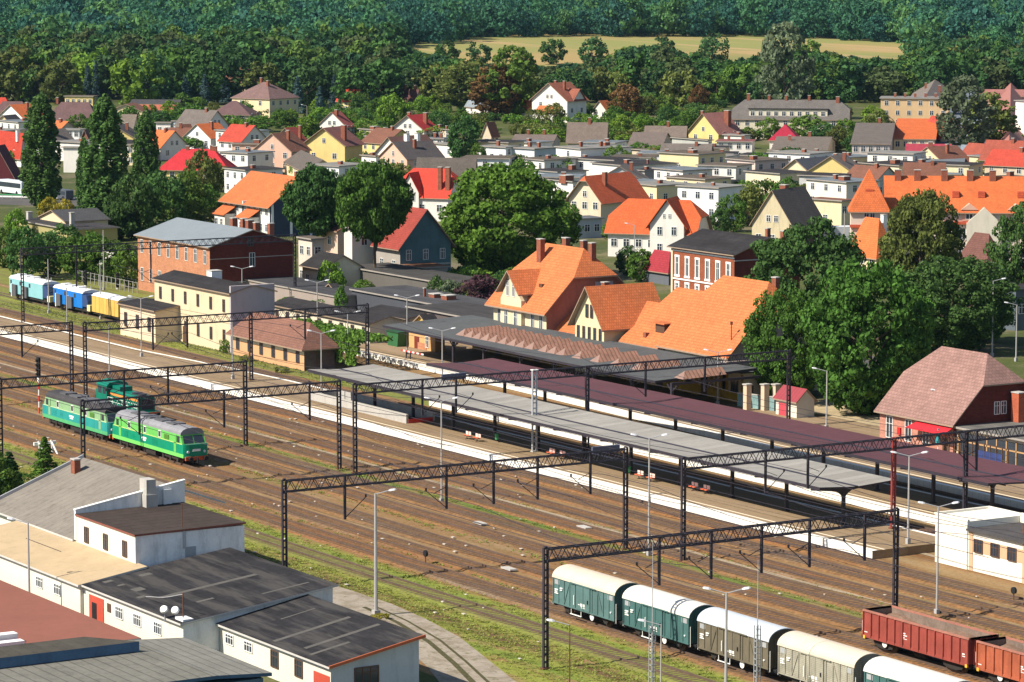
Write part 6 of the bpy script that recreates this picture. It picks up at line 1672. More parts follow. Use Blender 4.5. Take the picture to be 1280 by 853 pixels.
# the long orange roofed building
t = H('long pale building with a vast orange tiled roof and pyramid corner tower', 1110, 1300, 1312, 263, 9.5, 'gx', 5.4, (.66, .55, .46), (.62, .15, .045), rot=54, wl=(0, 0), wr=(0, 0), d=13, cat='large building', name='school_building', ov=.6)
w, d = hsize(t)
for k in range(9):
    x = -w+2+k*3.6
    for z in (1.2, 4.4): win(t, x, 0, z, 1.3, 1.7, 'L')
MB().box(-w, 0, -.5, 0, 7.0, 7.5).build('tiled_band', tilem((.60, .11, .05)), t)
for k in range(4):
    x = -w+6+k*8
    m = MB(); m.box(x-1.2, x+1.2, -.1, 2, 7.6, 9.6); m.extr([(x-1.5, 9.5), (x+1.5, 9.5), (x, 10.6)], 'y', -.3, 3)
    m.build('dormer', [wallm((.66, .40, .30))], t); win(t, x, -.1, 7.9, 1.2, 1.3, 'L')
cx = -w+16.5
m = MB(); m.extr([(cx-3, 0), (cx+3, 0), (cx+3, 7.2), (cx, 10.0), (cx-3, 7.2)], 'y', -.8, 0); m.build('portico_gable', wallm((.66, .60, .50)), t)
for i, x in enumerate((-w*.93, -w*.8, -w*.62, -w*.45, -w*.3)): chimney(t, x, d*.45, 13.2, 15.9, 1.1, .8)
for x in (-w*.55, -w*.38, -w*.12):
    MB().box(x-.6, x+.6, 2.2, 3.6, 11.4, 12.5).build('roof_hatch', tilem((.60, .11, .05)), t)
c0 = at(1108, 259, 10.2)
t = house('square corner tower of the long orange roofed building with a tall pyramid roof', 1064, 1110, 1118, 258, 10.4, 'hip', 6.2, rot=54, wall=(.66, .55, .46), roof=(.62, .15, .045), wl=(0, 0), wr=(0, 0), ov=.5, d=7.5, cat='tower', name='corner_tower')
w, d = hsize(t)
for x in (-w*.58, -w*.42): win(t, x, 0, 8.2, .8, 1.3, 'L')
for x in (-w*.7, -w*.3): win(t, x, 0, 4.2, 1.0, 1.6, 'L')
MB().box(-w-.2, .2, -.4, 0, 6.7, 7.2).build('tiled_band', tilem((.60, .11, .05)), t)
MB().box(-w*.5-.7, -w*.5+.7, 1.2, 3, 11.8, 13.2).build('dormer', tilem((.60, .11, .05)), t)
H('small pavilion with an orange hipped roof hidden among the chestnut trees', 1060, 1096, 1120, 316, 3.2, 'hip', 5.6, CREAM, (.64, .17, .05), rot=0, wl=(1, 3), chim=((.3, .8, .8, 1.6),), chm=M_WHITE)
H('dark brown pyramid roofed pavilion before the long orange roof', 1196, 1234, 1258, 329, 3.0, 'hip', 4.6, (.16, .10, .08), (.17, .075, .06), rot=0, wl=(0, 0))
H('dark house with a white banded front under the trees at the right edge', 1236, 1270, 1300, 362, 6.0, wall=(.10, .12, .14), roof=DARKR, rot=0, wl=(1, 2), wr=(1, 2))
H('tall white block cut off by the right edge', 1270, 1330, 1340, 130, 12, wall=WHITE, roof=GREYW, rot=0, wl=(4, 2), w=20, d=12)
H('long pink roofed hall at the upper right forest edge', 1222, 1330, 1345, 121, 3.4, 'gx', 2.0, PINK, (.36, .15, .13), rot=50, wl=(0, 0), d=14)
H('low white building with a grey blue roof under the forest left of the villa', 582, 612, 620, 134, 2.6, 'gx', 1.6, WHITE, BLUEG, rot=0, wl=(1, 2))
H('tiny white wall of a garden house near the hillside villa', 681, 688, 691, 158, 2.4, wall=WHITE, rot=0, wl=(0, 0))
for a in (
 ('flat dark roofed extension right of the pale yellow flat house', 846, 903, 922, 228, 4.0, BEIGE, DARKR, 18), ('small beige cube in front of the grey terrace roofs', 962, 990, 1004, 190, 3.6, BEIGE, GREYR, 8),
 ('low white house with a grey roof between the two white cubes', 700, 734, 762, 200, 3.6, WHITE, GREYW, 10), ('pale house with a dark roof right of the long white flat house', 792, 806, 826, 214, 4.6, GREYW, DARKR, 5),
 ('flat white house seen above the cream gabled house', 738, 776, 800, 232, 4.4, WHITE, GREYW, 8), ('flat blue grey house left of the cream gabled house', 652, 690, 708, 243, 4.2, (.5, .53, .56), DARKR, 10),
 ('small cream flat house below the crimson hipped roof', 1000, 1024, 1040, 192, 3.4, CREAM, GREYR, 30), ('low flat brick coloured house left of the white flat one', 560, 588, 600, 205, 3.2, (.40, .24, .18), DARKR, 8),
 ('flat white house below the twin gables', 540, 568, 582, 182, 3.6, WHITE, GREYW, 6), ('grey garage row beside the olive bush', 300, 336, 344, 214, 2.8, GREYW, GREYR, 10),
 ('beige flat house at the right edge above the orange long roof', 1205, 1250, 1262, 236, 3.8, BEIGE, GREYR, 40), ('white flat house between the cream flat rows', 1090, 1128, 1142, 196, 3.4, WHITE, GREYR, 40),
 ('low beige flat house in front of the second plain gable', 790, 830, 842, 190, 3.0, BEIGE, GREYR, 8), ('flat white house right of the yellow gabled cottage', 905, 930, 938, 170, 3.6, WHITE, GREYW, 25),
 ('small white flat house left of the large white gable', 452, 470, 478, 196, 3.6, WHITE, GREYR, 8), ('flat cream house under the broad weathered roof', 588, 612, 630, 222, 3.6, PINK, DARKR, 8)):
    H(a[0], a[1], a[2], a[3], a[4], a[5], wall=a[6], roof=a[7], rot=a[8], wl=(1, 2), wr=(1, 2), chim=((.4, .4, .8, .6),))
# far left depot and sheds behind the bushes
H('long dark roofed depot shed behind the bushes at the far left', 18, 90, 125, 288, 3.6, wall=(.34, .30, .14), roof=(.09, .085, .09), rot=0, wl=(0, 0), wr=(0, 0), w=26, d=9, chim=((.15, .2, .8, 2.6), (.9, .2, .9, 1.4)), chm=M_CONC, cat='shed', name='depot_shed')
H('cream gabled depot building with a dark roof behind the far left bushes', 50, 82, 135, 276, 4.4, 'gy', 1.6, CREAM, (.07, .07, .075), rot=0, wl=(0, 0), wr=(0, 0), cat='shed', name='depot_shed')
H('low white depot wall left of the big brick building', 120, 142, 172, 312, 3.2, wall=(.55, .54, .50), roof=DARKR, rot=0, wl=(0, 0), wr=(0, 0), cat='shed', name='depot_shed')
# further houses of the town, filling the rows between the named ones
LAND = [(150, 104, 'the pink gabled house'), (330, 125, 'the big mauve roofed villa'), (100, 140, 'the two mauve roofs'), (245, 200, 'the scarlet roof'), (310, 250, 'the orange duplex'), (20, 190, 'the left edge orange roof'), (415, 185, 'the yellow gabled house'),
        (420, 155, 'the faded red gable'), (520, 155, 'the crimson twin gables'), (510, 190, 'the large white gable'), (555, 210, 'the broad weathered roof'), (540, 240, 'the vivid red roof'), (625, 190, 'the white flat house by the maple'), (690, 125, 'the hillside villa'), (755, 135, 'the white cottage'),
        (735, 165, 'the plain grey brown roof'), (740, 195, 'the long white flat house'), (830, 165, 'the second grey brown roof'), (890, 155, 'the yellow cottage'), (865, 205, 'the pale yellow flat house'), (890, 245, 'the big white cube house'), (760, 260, 'the cream gabled house'), (820, 280, 'the broad orange roof'),
        (990, 140, 'the long apartment house'), (1150, 130, 'the ochre block'), (985, 170, 'the crimson hipped roof'), (1090, 170, 'the grey terrace'), (1145, 168, 'the bright orange terrace'), (1185, 165, 'the dark red gable'), (1165, 195, 'the raspberry red roof'), (985, 260, 'the old cream gable'), (1030, 215, 'the black sheet roof'), (1085, 240, 'the corner tower'), (1200, 245, 'the long orange roof'), (1255, 200, 'the pinkish red hipped roof'), (450, 122, 'the bright red roof'), (235, 172, 'the reddish brown roofs')]
USED = set()
WC = [('white', WHITE), ('cream', CREAM), ('white', (.72, .72, .72)), ('pale grey', (.46, .46, .45)), ('yellow', YELLOW), ('beige', BEIGE), ('pinkish', PINK)]
RC = [('red', (.46, .06, .035)), ('orange', (.60, .15, .045)), ('brown', BROWNR), ('grey', (.16, .135, .12)), ('brick red', (.34, .08, .05)), ('dark', (.08, .07, .07))]
HR = random.Random(21); made = 0
for att in range(2600):
    if made >= 62: break
    px = HR.uniform(-5, 1285); yb = HR.uniform(146, 268)
    if px < 300 and yb > 205 or 440 < px < 720 and yb > 232 or px > 930 and yb > 250 or 640 < px < 930 and yb > 262 or 900 < px < 1100 and yb < 156: continue
    if px < 600 and HR.random() < .78: continue
    g = at(px, yb, 0); flat = HR.random() < (.93 if 560 < px < 1080 else .35)
    w_ = HR.uniform(8.5, 12); d_ = HR.uniform(8, 10.5)
    rot_ = HR.choice((4, 8, 12, 20)) if HR.random() < .5 else HR.choice((30, 38, 46, 50))
    cr_, sr_ = math.cos(math.radians(rot_)), math.sin(math.radians(rot_))
    cx, cy = g.x+cr_*(-w_/2)-sr_*d_/2, g.y+sr_*(-w_/2)+cr_*d_/2; rr = math.hypot(w_, d_)/2
    if any(math.hypot(cx-a, cy-b) < (rr+c_)*.80 for a, b, c_ in FOOT): continue
    lx, ly, ln = min(LAND, key=lambda q: (q[0]-px)**2+4*(q[1]-yb)**2)
    rel = ('left of' if px < lx-12 else 'right of' if px > lx+12 else ''); ver = ('below' if yb > ly+14 else 'above' if yb < ly-2 else '')
    rel = ' and '.join(x for x in (ver, rel) if x) or 'beside'
    wn_, wc_ = HR.choice(WC if not flat else WC[:4]+WC[:1]); rn_, rc_ = HR.choice(RC if px < 560 or px > 1080 else RC[2:4])
    h_ = HR.choice((3.0, 3.4, 5.2)) if not flat else HR.choice((3.4, 4.8, 5.4))
    fr_, fn_ = HR.choice(((GREYW, 'grey'), (GREYR, 'brown grey'), (DARKR, 'dark'), (BLUEG, 'blue grey')))
    lab = ('%s %s house, %s flat roof, %s %s' % ('low' if h_ < 4 else 'taller', wn_, fn_.replace(' ', '-'), rel.replace(' and ', ' '), ln)) if flat else ('%s house, %s gabled roof, %s %s' % (wn_, rn_, rel, ln))
    if lab in USED or len(lab.replace('-', ' ').split()) > 16: continue
    USED.add(lab); made += 1
    kw = dict(c=Vector((g.x, g.y, h_)), w=w_, d=d_, rot=rot_, wall=wc_, wl=(max(1, int(h_/2.6)), 3), wr=(max(1, int(h_/2.6)), 2), ov=.4)
    if flat: house(lab, 0, 0, 0, 0, h_, 'flat', roof=fr_, chim=((.35, .4, .9, .7),) if HR.random() < .7 else (), **kw)
    else: house(lab, 0, 0, 0, 0, h_, HR.choice(('gx', 'gy', 'gy', 'gx')), HR.uniform(3, 4.2), roof=rc_, chim=((.3, .45, .7, .9),), gw=HR.choice((0, 1, 2)), **kw)
# far left road, rail and buses
A = at(-30, 243, .0); B = at(140, 262, 0)
sheet_mesh([(p.x, p.y) for p in (at(-30, 255), at(60, 258), at(150, 258), at(150, 248), at(60, 246), at(-30, 243))], .03).build('road', M_ASPH, kind='structure')
t = thing('guard_rail', 'green and white road guard rail at the far left', 'guard rail', (at(-20, 248).x, at(-20, 248).y, 0))
o = t.location; e = at(110, 251)-at(-20, 248)
for z, mm in ((.9, mat('rail_green', (.05, .25, .10), .5)), (.5, M_WHITE)): MB().bar((0, 0, z), (e.x, e.y, z), .1, .3).build('rail', mm, t)
for k in range(12):
    q = e*k/11; MB().box(q.x-.06, q.x+.06, q.y-.06, q.y+.06, 0, 1).build('post', M_GALV, t)
def vehicle(label, cat, name, px, py, L, Wd, Hh, col, rz=0, cab=True, z=0, box=None):
    p = at(px, py, z); t = thing(name, label, cat, (p.x, p.y, z), rz)
    bm = mat('%s_paint' % name, col, .4, .05)
    if box:
        MB().box(-L*.28, L/2, -Wd/2, Wd/2, .9, Hh).build('cargo_box', mat('cargo_white', box, .6, .04), t)
        MB().extr([(-L/2, .5), (-L*.29, .5), (-L*.29, Hh*.78), (-L*.42, Hh*.76), (-L/2, Hh*.45)], 'y', -Wd/2+.05, Wd/2-.05).build('cab', bm, t)
        MB().extr([(-L*.425, Hh*.72), (-L*.435, Hh*.72), (-L*.505, Hh*.47), (-L*.50, Hh*.47)], 'y', -Wd*.42, Wd*.42).build('windscreen', M_GLASS, t)
    else:
        MB().extr([(-L/2, .4), (L/2, .4), (L/2, Hh-.2), (L/2-.3, Hh), (-L/2+.4, Hh), (-L/2, Hh-.5)], 'y', -Wd/2, Wd/2).build('body', bm, t)
        for s in (-1, 1): MB().box(-L/2+.6, L/2-.4, s*Wd/2, s*(Wd/2+.02), Hh*.52, Hh*.86).build('window_band', M_GLASS, t)
    for x in (-L*.33, L*.30):
        for s in (-1, 1): MB().tube((x, s*(Wd/2-.28), .48), (x, s*(Wd/2+.03), .48), .48, n=12).build('wheel', M_BLACK, t)
    return t
vehicle('white and blue bus on the road at the far left', 'bus', 'bus', 18, 243, 11, 2.5, 3.1, (.60, .64, .66), .1)
vehicle('white box lorry parked between the houses behind the trees', 'lorry', 'box_lorry', 1032, 312, 9.5, 2.6, 4.2, (.7, .7, .7), 1.2, box=(.62, .64, .66))
vehicle('small dark van on the road between the left poplars', 'van', 'van', 78, 250, 5.5, 2, 2.3, (.08, .09, .11), .2)
# ---------------------------------------------------------------- trees
nr = np.random.RandomState(5)
def leafmat(name, col, rand=.25):
    m = bpy.data.materials.new(name); m.use_nodes = True
    nt = m.node_tree; N = nt.nodes; L = nt.links
    b = N['Principled BSDF']; b.inputs['Roughness'].default_value = .75; b.inputs['Specular IOR Level'].default_value = .12
    oi = N.new('ShaderNodeObjectInfo'); geo = N.new('ShaderNodeNewGeometry')
    def mth(op, a, c):
        n = N.new('ShaderNodeMath'); n.operation = op
        for i, x in enumerate((a, c)):
            if isinstance(x, (int, float)): n.inputs[i].default_value = x
            else: L.new(x, n.inputs[i])
        return n.outputs[0]
    n1 = N.new('ShaderNodeTexNoise'); n1.inputs['Scale'].default_value = .45; n1.inputs['Detail'].default_value = 4; L.new(geo.outputs['Position'], n1.inputs['Vector'])
    h = N.new('ShaderNodeHueSaturation'); h.inputs['Color'].default_value = (*col, 1)
    v = mth('ADD', mth('MULTIPLY', oi.outputs['Random'], 2*rand), 1-rand)
    v = mth('MULTIPLY', v, mth('ADD', mth('MULTIPLY', n1.outputs['Fac'], 1.5), .25))
    v = mth('MULTIPLY', v, mth('ADD', mth('MULTIPLY', geo.outputs['Random Per Island'], .7), .65))
    L.new(v, h.inputs['Value'])
    r2 = mth('FRACT', mth('MULTIPLY', oi.outputs['Random'], 53.7), 0)
    L.new(mth('ADD', mth('MULTIPLY', r2, .024*rand/.25), .5-.010*rand/.25), h.inputs['Hue'])
    L.new(h.outputs[0], b.inputs['Base Color'])
    tr = N.new('ShaderNodeBsdfTranslucent'); L.new(h.outputs[0], tr.inputs['Color'])
    ad = N.new('ShaderNodeMixShader'); ad.inputs[0].default_value = .3
    L.new(b.outputs[0], ad.inputs[1]); L.new(tr.outputs[0], ad.inputs[2]); L.new(ad.outputs[0], N['Material Output'].inputs['Surface'])
    return m
LF = dict(mid=leafmat('leaves_mid_green', (.095, .175, .028)), chest=leafmat('leaves_chestnut', (.068, .160, .026), .05), dark=leafmat('leaves_dark_green', (.058, .120, .030)), fresh=leafmat('leaves_fresh_green', (.13, .225, .026)),
          olive=leafmat('leaves_olive', (.14, .165, .040)), copper=leafmat('leaves_copper', (.17, .10, .035)), purple=leafmat('leaves_purple', (.070, .035, .042)),
          blue=leafmat('needles_blue', (.075, .135, .135)), grey=leafmat('leaves_silver', (.12, .155, .085)), poplar=leafmat('leaves_poplar', (.080, .155, .038), .1), maple=leafmat('leaves_maple', (.100, .185, .024), .05),
          yellow=leafmat('leaves_yellow', (.32, .28, .03)), far=leafmat('leaves_far_wood', (.058, .120, .038), .35), ivy=leafmat('leaves_ivy', (.10, .19, .03)))
def crown_np(seed, Hh, R, shape, ncl, nlf, ls, z0=0.22, rs=.26):
    """leaf quads on many clumps spread through the crown; returns (V, F)"""
    r = np.random.RandomState(seed)
    out = []
    bumps = r.normal(size=(7, 3)); bumps /= np.linalg.norm(bumps, axis=1)[:, None]; ba = r.uniform(-.22, .28, 7)
    for i in range(ncl):
        if shape in ('round', 'wide', 'shrub'):
            d = r.normal(size=3); d /= np.linalg.norm(d)
            if shape == 'wide' and d[2] < -.55: d[2] *= -.6
            k = r.uniform(.45, 1.0)**.5
            k *= 1+sum(a*max(0, d@b)**3 for a, b in zip(ba, bumps))
            ch = (1-z0)/2*Hh
            c = np.array([d[0]*R*k, d[1]*R*k, z0*Hh+ch+d[2]*ch*k]); cr = R*rs*r.uniform(.7, 1.25)
            od = d
        elif shape == 'poplar':
            t = r.uniform(.02, 1); rad = R*min(1, (t+.10)*4)*(1-t**3.4)**.6*r.uniform(.2, 1)**.6
            a = r.uniform(0, 2*math.pi); c = np.array([rad*math.cos(a), rad*math.sin(a), (z0+(1-z0)*t)*Hh]); cr = R*.21*r.uniform(.6, 1.15)*(1-.3*t)
            od = np.array([math.cos(a), math.sin(a), .35])
        else:                                                     # conifer
            t = r.uniform(0, 1)**1.25; rad = R*(1-t)**.85*r.uniform(.35, 1.05)
            a = r.uniform(0, 2*math.pi); c = np.array([rad*math.cos(a), rad*math.sin(a), (z0+(1-z0)*t)*Hh-rad*.18]); cr = R*(.10+.16*(1-t))
            od = np.array([math.cos(a), math.sin(a), .2])
        dn = r.normal(size=(nlf, 3)); dn /= np.linalg.norm(dn, axis=1)[:, None]
        dn = dn+od*.45; dn /= np.linalg.norm(dn, axis=1)[:, None]
        sc = {'cone': np.array([1.25, 1.25, .45]), 'poplar': np.array([.85, .85, 2.1])}.get(shape, np.array([1, 1, .72]))
        P = c+dn*cr*sc*r.uniform(.55, 1.08, (nlf, 1))
        n = dn+r.normal(size=(nlf, 3))*.55; n /= np.linalg.norm(n, axis=1)[:, None]
        u = np.cross(n, r.normal(size=(nlf, 3))); u /= np.linalg.norm(u, axis=1)[:, None]+1e-9; v = np.cross(n, u)
        s = (ls*r.uniform(.6, 1.25, (nlf, 1)))
        q = np.stack([P-u*s-v*s*.3, P-v*s*.75, P+u*s, P+v*s*.75], 1)
        out.append(q.reshape(-1, 3))
    return np.concatenate(out)
def np_mesh(name, V, mats, extra=None):
    nq = len(V)//4
    me = bpy.data.meshes.new(name)
    me.vertices.add(len(V)); me.vertices.foreach_set('co', V.astype(np.float32).ravel())
    me.loops.add(nq*4); me.loops.foreach_set('vertex_index', np.arange(nq*4, dtype=np.int32))
    me.polygons.add(nq); me.polygons.foreach_set('loop_start', np.arange(0, nq*4, 4, dtype=np.int32)); me.polygons.foreach_set('loop_total', np.full(nq, 4, dtype=np.int32))
    for m in mats: me.materials.append(m)
    me.update(calc_edges=True)
    return me
def trunk_mesh(Hh, R, r0, seed, shape):
    m = MB(); r = random.Random(seed)
    th = Hh*(.62 if shape in ('round', 'wide') else .9)
    if shape == 'shrub': th = Hh*.5
    pts = [Vector((0, 0, 0))]
    for k in range(1, 4): pts.append(Vector((r.uniform(-.03, .03)*Hh*.5, r.uniform(-.03, .03)*Hh*.5, th*k/3)))
    rr = [r0, r0*.75, r0*.55, r0*.25]
    for k in range(3): m.tube(pts[k], pts[k+1], rr[k], rr[k+1], 7)
    nb = 6 if shape in ('round', 'wide') else 3
    for k in range(nb):
        a = 2*math.pi*k/nb+r.uniform(-.3, .3); z = th*r.uniform(.4, .85); b = Vector((0, 0, z)); rad = R*(.55 if shape in ('round', 'wide') else .25)
        m.tube(b, b+Vector((math.cos(a)*rad, math.sin(a)*rad, Hh*.16)), r0*.4, r0*.12, 5)
    return m.mesh('trunk', M_BARK)
TM = {}
SPEC = {  # variant: H, R, shape, clumps, leaves per clump, leaf size, crown base fraction, trunk radius, clump size
    'round': (11, 5.6, 'round', 90, 34, .42, .06, .26, .27), 'tall': (17, 5.4, 'round', 110, 34, .48, .10, .3, .25), 'wide': (10, 6.6, 'wide', 80, 30, .45, .1, .28, .26),
    'small': (6, 3.4, 'round', 60, 26, .30, .02, .14, .29), 'poplar': (24, 3.0, 'poplar', 620, 26, .28, .03, .35, 1), 'spruce': (14, 3.6, 'cone', 170, 22, .34, .03, .2, 1),
    'shrub': (2.6, 2.4, 'shrub', 34, 26, .24, .0, .06, .36), 'far': (14, 6.4, 'round', 60, 26, .75, .02, .3, .30), 'near': (15, 7.4, 'round', 420, 70, .27, .02, .42, .16), 'acacia': (15, 6.6, 'round', 300, 60, .27, .40, .42, .17)}
def tree_meshes(kind, leaf, var):
    key = (kind, leaf, var)
    if key not in TM:
        Hh, R, sh, nc, nl, ls, z0, r0, rs = SPEC[kind]
        sd = abs(hash_(kind)*7+var*131) % 99991
        V = crown_np(sd, Hh, R, sh, nc, nl, ls, z0, rs)
        gk = ('geo', kind, var)
        TM[key] = (np_mesh('crown', V, [LF[leaf]]), TM.get(('t', kind, var)) or TM.setdefault(('t', kind, var), trunk_mesh(Hh, R, r0, sd, sh)))
    return TM[key]
def hash_(s): return sum(ord(c)*(i+3) for i, c in enumerate(s))
def tree(label, loc, kind, leaf, var, Hh, sx=1.0, group=None, name=None, cat='tree'):
    cm, tm = tree_meshes(kind, leaf, var)
    t = thing(name or {'spruce': 'spruce_tree', 'poplar': 'poplar_tree', 'shrub': 'shrub'}.get(kind, 'broadleaf_tree'), label, cat if kind != 'shrub' else 'shrub', loc, rnd.uniform(0, 6.28), group)
    s = Hh/SPEC[kind][0]; t.scale = (s*sx, s*sx, s)
    link('crown', cm, t)
    if kind != 'shrub': link('trunk', tm, t)
    else: link('stem', tm, t)
    return t
def T(label, px, yb, yt, wpx, kind='round', leaf='mid', z=0.0, var=None, group=None, name=None, cat='tree', terrain=False):
    """tree by the pixel of its foot, its top row and crown width in photo pixels"""
    p = at_t(px, yb) if terrain else at(px, yb, z)
    Hh = zat(p.x, p.y, yt)-p.z
    sc = FPX/((p-Vector((0, 0, CAMH))).dot(FW))
    R = SPEC[kind][1]*Hh/SPEC[kind][0]
    sx = (wpx/sc/2)/R
    return tree(label, p, kind, leaf, rnd.randrange(3) if var is None else var, Hh, sx, group, name, cat)
# near and named trees: label, foot px, foot row, top row, crown width
T('huge bright green maple with a rounded dome beside the red roofed houses', 630, 350, 211, 150, 'near', 'maple', var=0)
T('large bright green chestnut over the sandy yard behind the maroon canopy', 1088, 517, 340, 144, 'near', 'chest', .75, var=1)
T('large dark green chestnut between the brick house and the bright chestnut', 1018, 474, 302, 140, 'near', 'dark', .75, var=2)
T('tall chestnut with browning leaves in front of the long orange roof', 1148, 392, 243, 92, 'near', 'olive', 0, var=0)
T('dark green chestnut right of the bright one, above the pink roof', 1190, 440, 330, 130, 'near', 'dark', 0, var=1)
T('dark leafy tree left of the bright chestnut at the station end', 984, 503, 372, 86, 'near', 'mid', .75, var=1)
T('broadleaf tree cut off by the right edge beside the pyramid roof', 1290, 400, 268, 80, 'near', 'dark', 0, var=2)
T('dark tree below the pyramid roofed pavilion at the right', 1226, 428, 356, 64, 'near', 'dark', 0, var=0)
T('round topped acacia behind the big brick building, left of two', 398, 345, 210, 82, 'acacia', 'dark', 0, var=2)
T('round topped acacia behind the cream building, right of two', 470, 368, 203, 88, 'acacia', 'mid', 0, var=0)
T('feathery tree between the two acacias', 436, 330, 222, 50, 'acacia', 'olive', 0)
T('silvery willow shrub at the left end of the station', 564, 398, 352, 38, 'round', 'grey', 0)
T('purple leaved plum tree by the station tower', 600, 402, 345, 62, 'round', 'purple', 0)
T('fresh green young tree before the small dark gabled building', 414, 372, 326, 32, 'small', 'fresh', 0)
T('left of the three tall poplars, standing at the left', 53, 262, 122, 50, 'poplar', 'poplar', 0, var=0)
T('middle poplar of the three, the tallest and broadest', 133, 292, 124, 58, 'poplar', 'poplar', 0, var=1)
T('right hand poplar of the three, slimmer than its neighbours', 183, 262, 143, 36, 'poplar', 'poplar', 0, var=2)
T('slim young poplar squeezed left of the middle poplar', 106, 270, 175, 22, 'poplar', 'poplar', 0, var=2)
T('yellow bush at the foot of the left poplar, left of two', 62, 276, 247, 26, 'round', 'yellow', 0)
T('yellow bush right of the left poplar, right of two', 82, 278, 252, 22, 'round', 'yellow', 0)
for i, (px, yb, yt, w, lf, lab) in enumerate((
    (168, 300, 226, 60, 'dark', 'dark bushy tree in front of the right poplar'), (205, 296, 222, 64, 'dark', 'dark bushy tree behind the grey sheet roof, left of three'),
    (232, 285, 215, 56, 'mid', 'mid green tree behind the grey sheet roof, second of three'), (255, 262, 196, 50, 'olive', 'yellow green tree against the long scarlet roof'),
    (150, 300, 240, 40, 'dark', 'dark bush between the middle poplar and the depot'), (268, 240, 205, 40, 'olive', 'light olive tree at the left end of the duplex'),
    (20, 305, 262, 30, 'fresh', 'small fresh green tree at the far left edge by the depot'), (62, 345, 292, 54, 'dark', 'bushy tree behind the light blue rail vehicle'),
    (100, 350, 296, 54, 'mid', 'broad bushy tree behind the bright blue rail vehicle'), (135, 352, 300, 52, 'mid', 'broad bush left of the big brick building'),
    (158, 360, 305, 36, 'mid', 'bush touching the corner of the big brick building'), (30, 350, 290, 46, 'dark', 'dark bush at the far left behind the tracks'),
    (6, 335, 285, 34, 'mid', 'bush cut off by the far left edge'), (80, 330, 285, 46, 'dark', 'dark tree in front of the depot roof'),
    (118, 330, 290, 40, 'mid', 'mid green tree in front of the depot wall'))):
    T(lab, px, yb, yt, w, 'round', lf)
# foreground left
T('dark conifer at the left edge beside the grey felt roof', 12, 640, 566, 54, 'spruce', 'dark', 0)
T('young spruce in the grass behind the grey felt roof', 56, 592, 546, 34, 'spruce', 'mid', 0)
T('dark green shrub at the left edge left of the workshop roof', -8, 632, 578, 60, 'round', 'dark', 0)
T('leafy maple at the left edge, most of it outside the photo', -46, 668, 560, 110, 'near', 'mid', 0, var=1)
T('low green bush left of the young spruce', 26, 618, 592, 44, 'small', 'mid', 0)
T('green shrub at the corner of the long cream building', 282, 441, 427, 15, 'shrub', 'fresh', 0)
T('orange flowering bush at the foot of the lane lamp', 475, 775, 768, 20, 'shrub', 'yellow', 0)
for px, yb, lab in ((487, 790, 'low weeds by the lane below the orange bush'), (308, 452, 'weeds along the wall of the small brick hut, left clump'), (352, 466, 'weeds along the wall of the small brick hut, right clump'), (118, 395, 'low bush under the yellow wagon end')):
    T(lab, px, yb, yb-7, 16, 'shrub', 'olive', 0)
for px, yb, yt, w, lf, lab in ((936, 505, 490, 26, 'mid', 'weeds along the painted yard wall, left'), (958, 512, 498, 18, 'olive', 'weeds along the painted yard wall, right'), (985, 478, 455, 26, 'copper', 'orange flowering shrub behind the white kiosk'), (962, 476, 452, 24, 'olive', 'yellowish shrub left of the orange flowering one'),
                               (1050, 500, 470, 36, 'olive', 'light shrub under the bright chestnut, left'), (800, 352, 312, 34, 'mid', 'dark green garden tree left of the crimson garage roof'), (784, 345, 308, 30, 'dark', 'garden tree right of the station tower'), (765, 300, 278, 30, 'mid', 'small garden shrub before the broad orange roof'),
                               (914, 290, 248, 34, 'mid', 'tree between the white cube house and the dark gabled house'), (936, 283, 232, 36, 'olive', 'bright tree left of the old cream gabled house'), (900, 296, 262, 26, 'dark', 'low tree below the white cube house'),
                               (958, 300, 285, 26, 'olive', 'shrub before the old cream gable'), (552, 268, 228, 30, 'dark', 'tree right of the vivid red roof'), (548, 390, 350, 30, 'dark', 'dark tree before the teal house'), (510, 345, 312, 20, 'dark', 'dark creeper bush on the teal house corner'),
                               (508, 405, 372, 14, 'mid', 'slender sapling behind the low shed, left of two'), (532, 402, 372, 18, 'mid', 'slender sapling behind the low shed, right of two')):
    T(lab, px, yb, yt, w, 'round', lf)
for px, yb, yt, w, lf, lab in ((455, 372, 350, 26, 'mid', 'bush at the left end of the dark store range'), (486, 368, 340, 30, 'dark', 'dark bush behind the dark store range, left'), (518, 366, 338, 30, 'mid', 'bush behind the dark store range, right'), (545, 376, 350, 24, 'olive', 'light bush beside the teal house corner'),
                               (492, 400, 384, 16, 'mid', 'bush growing between the store hall roofs, left'), (548, 404, 382, 20, 'dark', 'bush growing between the store hall roofs, middle'), (578, 402, 374, 26, 'mid', 'bush growing between the store hall roofs, right'), (622, 378, 352, 34, 'dark', 'dark bush left of the station tower'), (640, 366, 335, 36, 'mid', 'green bush under the big maple')):
    T(lab, px, yb, yt, w, 'round', lf)
# ivy on the long low building
ivy = MB(); r_ = np.random.RandomState(3); Q = []
A = at(345, 408, 3.6); B = at(452, 433, 3.6)
for k in range(5200):
    u = r_.rand(); p = A.lerp(B, u); z = r_.uniform(1.0, 4.3) if (u*7) % 1 < .7 else r_.uniform(2.6, 4.5)
    if r_.rand() < .35: c = Vector((p.x, p.y+r_.uniform(-.4, 4.8), 4.1+r_.uniform(-.1, .4)))
    else: c = Vector((p.x, p.y-.25-r_.uniform(0, .35), z))
    n = Vector(r_.normal(size=3)); n.normalize(); uu = n.orthogonal().normalized(); vv = n.cross(uu); s = .24
    for a, b in ((-1, 0), (0, -1), (1, 0), (0, 1)): Q.append(tuple(c+uu*a*s+vv*b*s))
o = link('creeper', np_mesh('creeper', np.array(Q), [LF['ivy']])); tag(o, 'bright green creeper covering the long low building behind the hut', 'creeper')
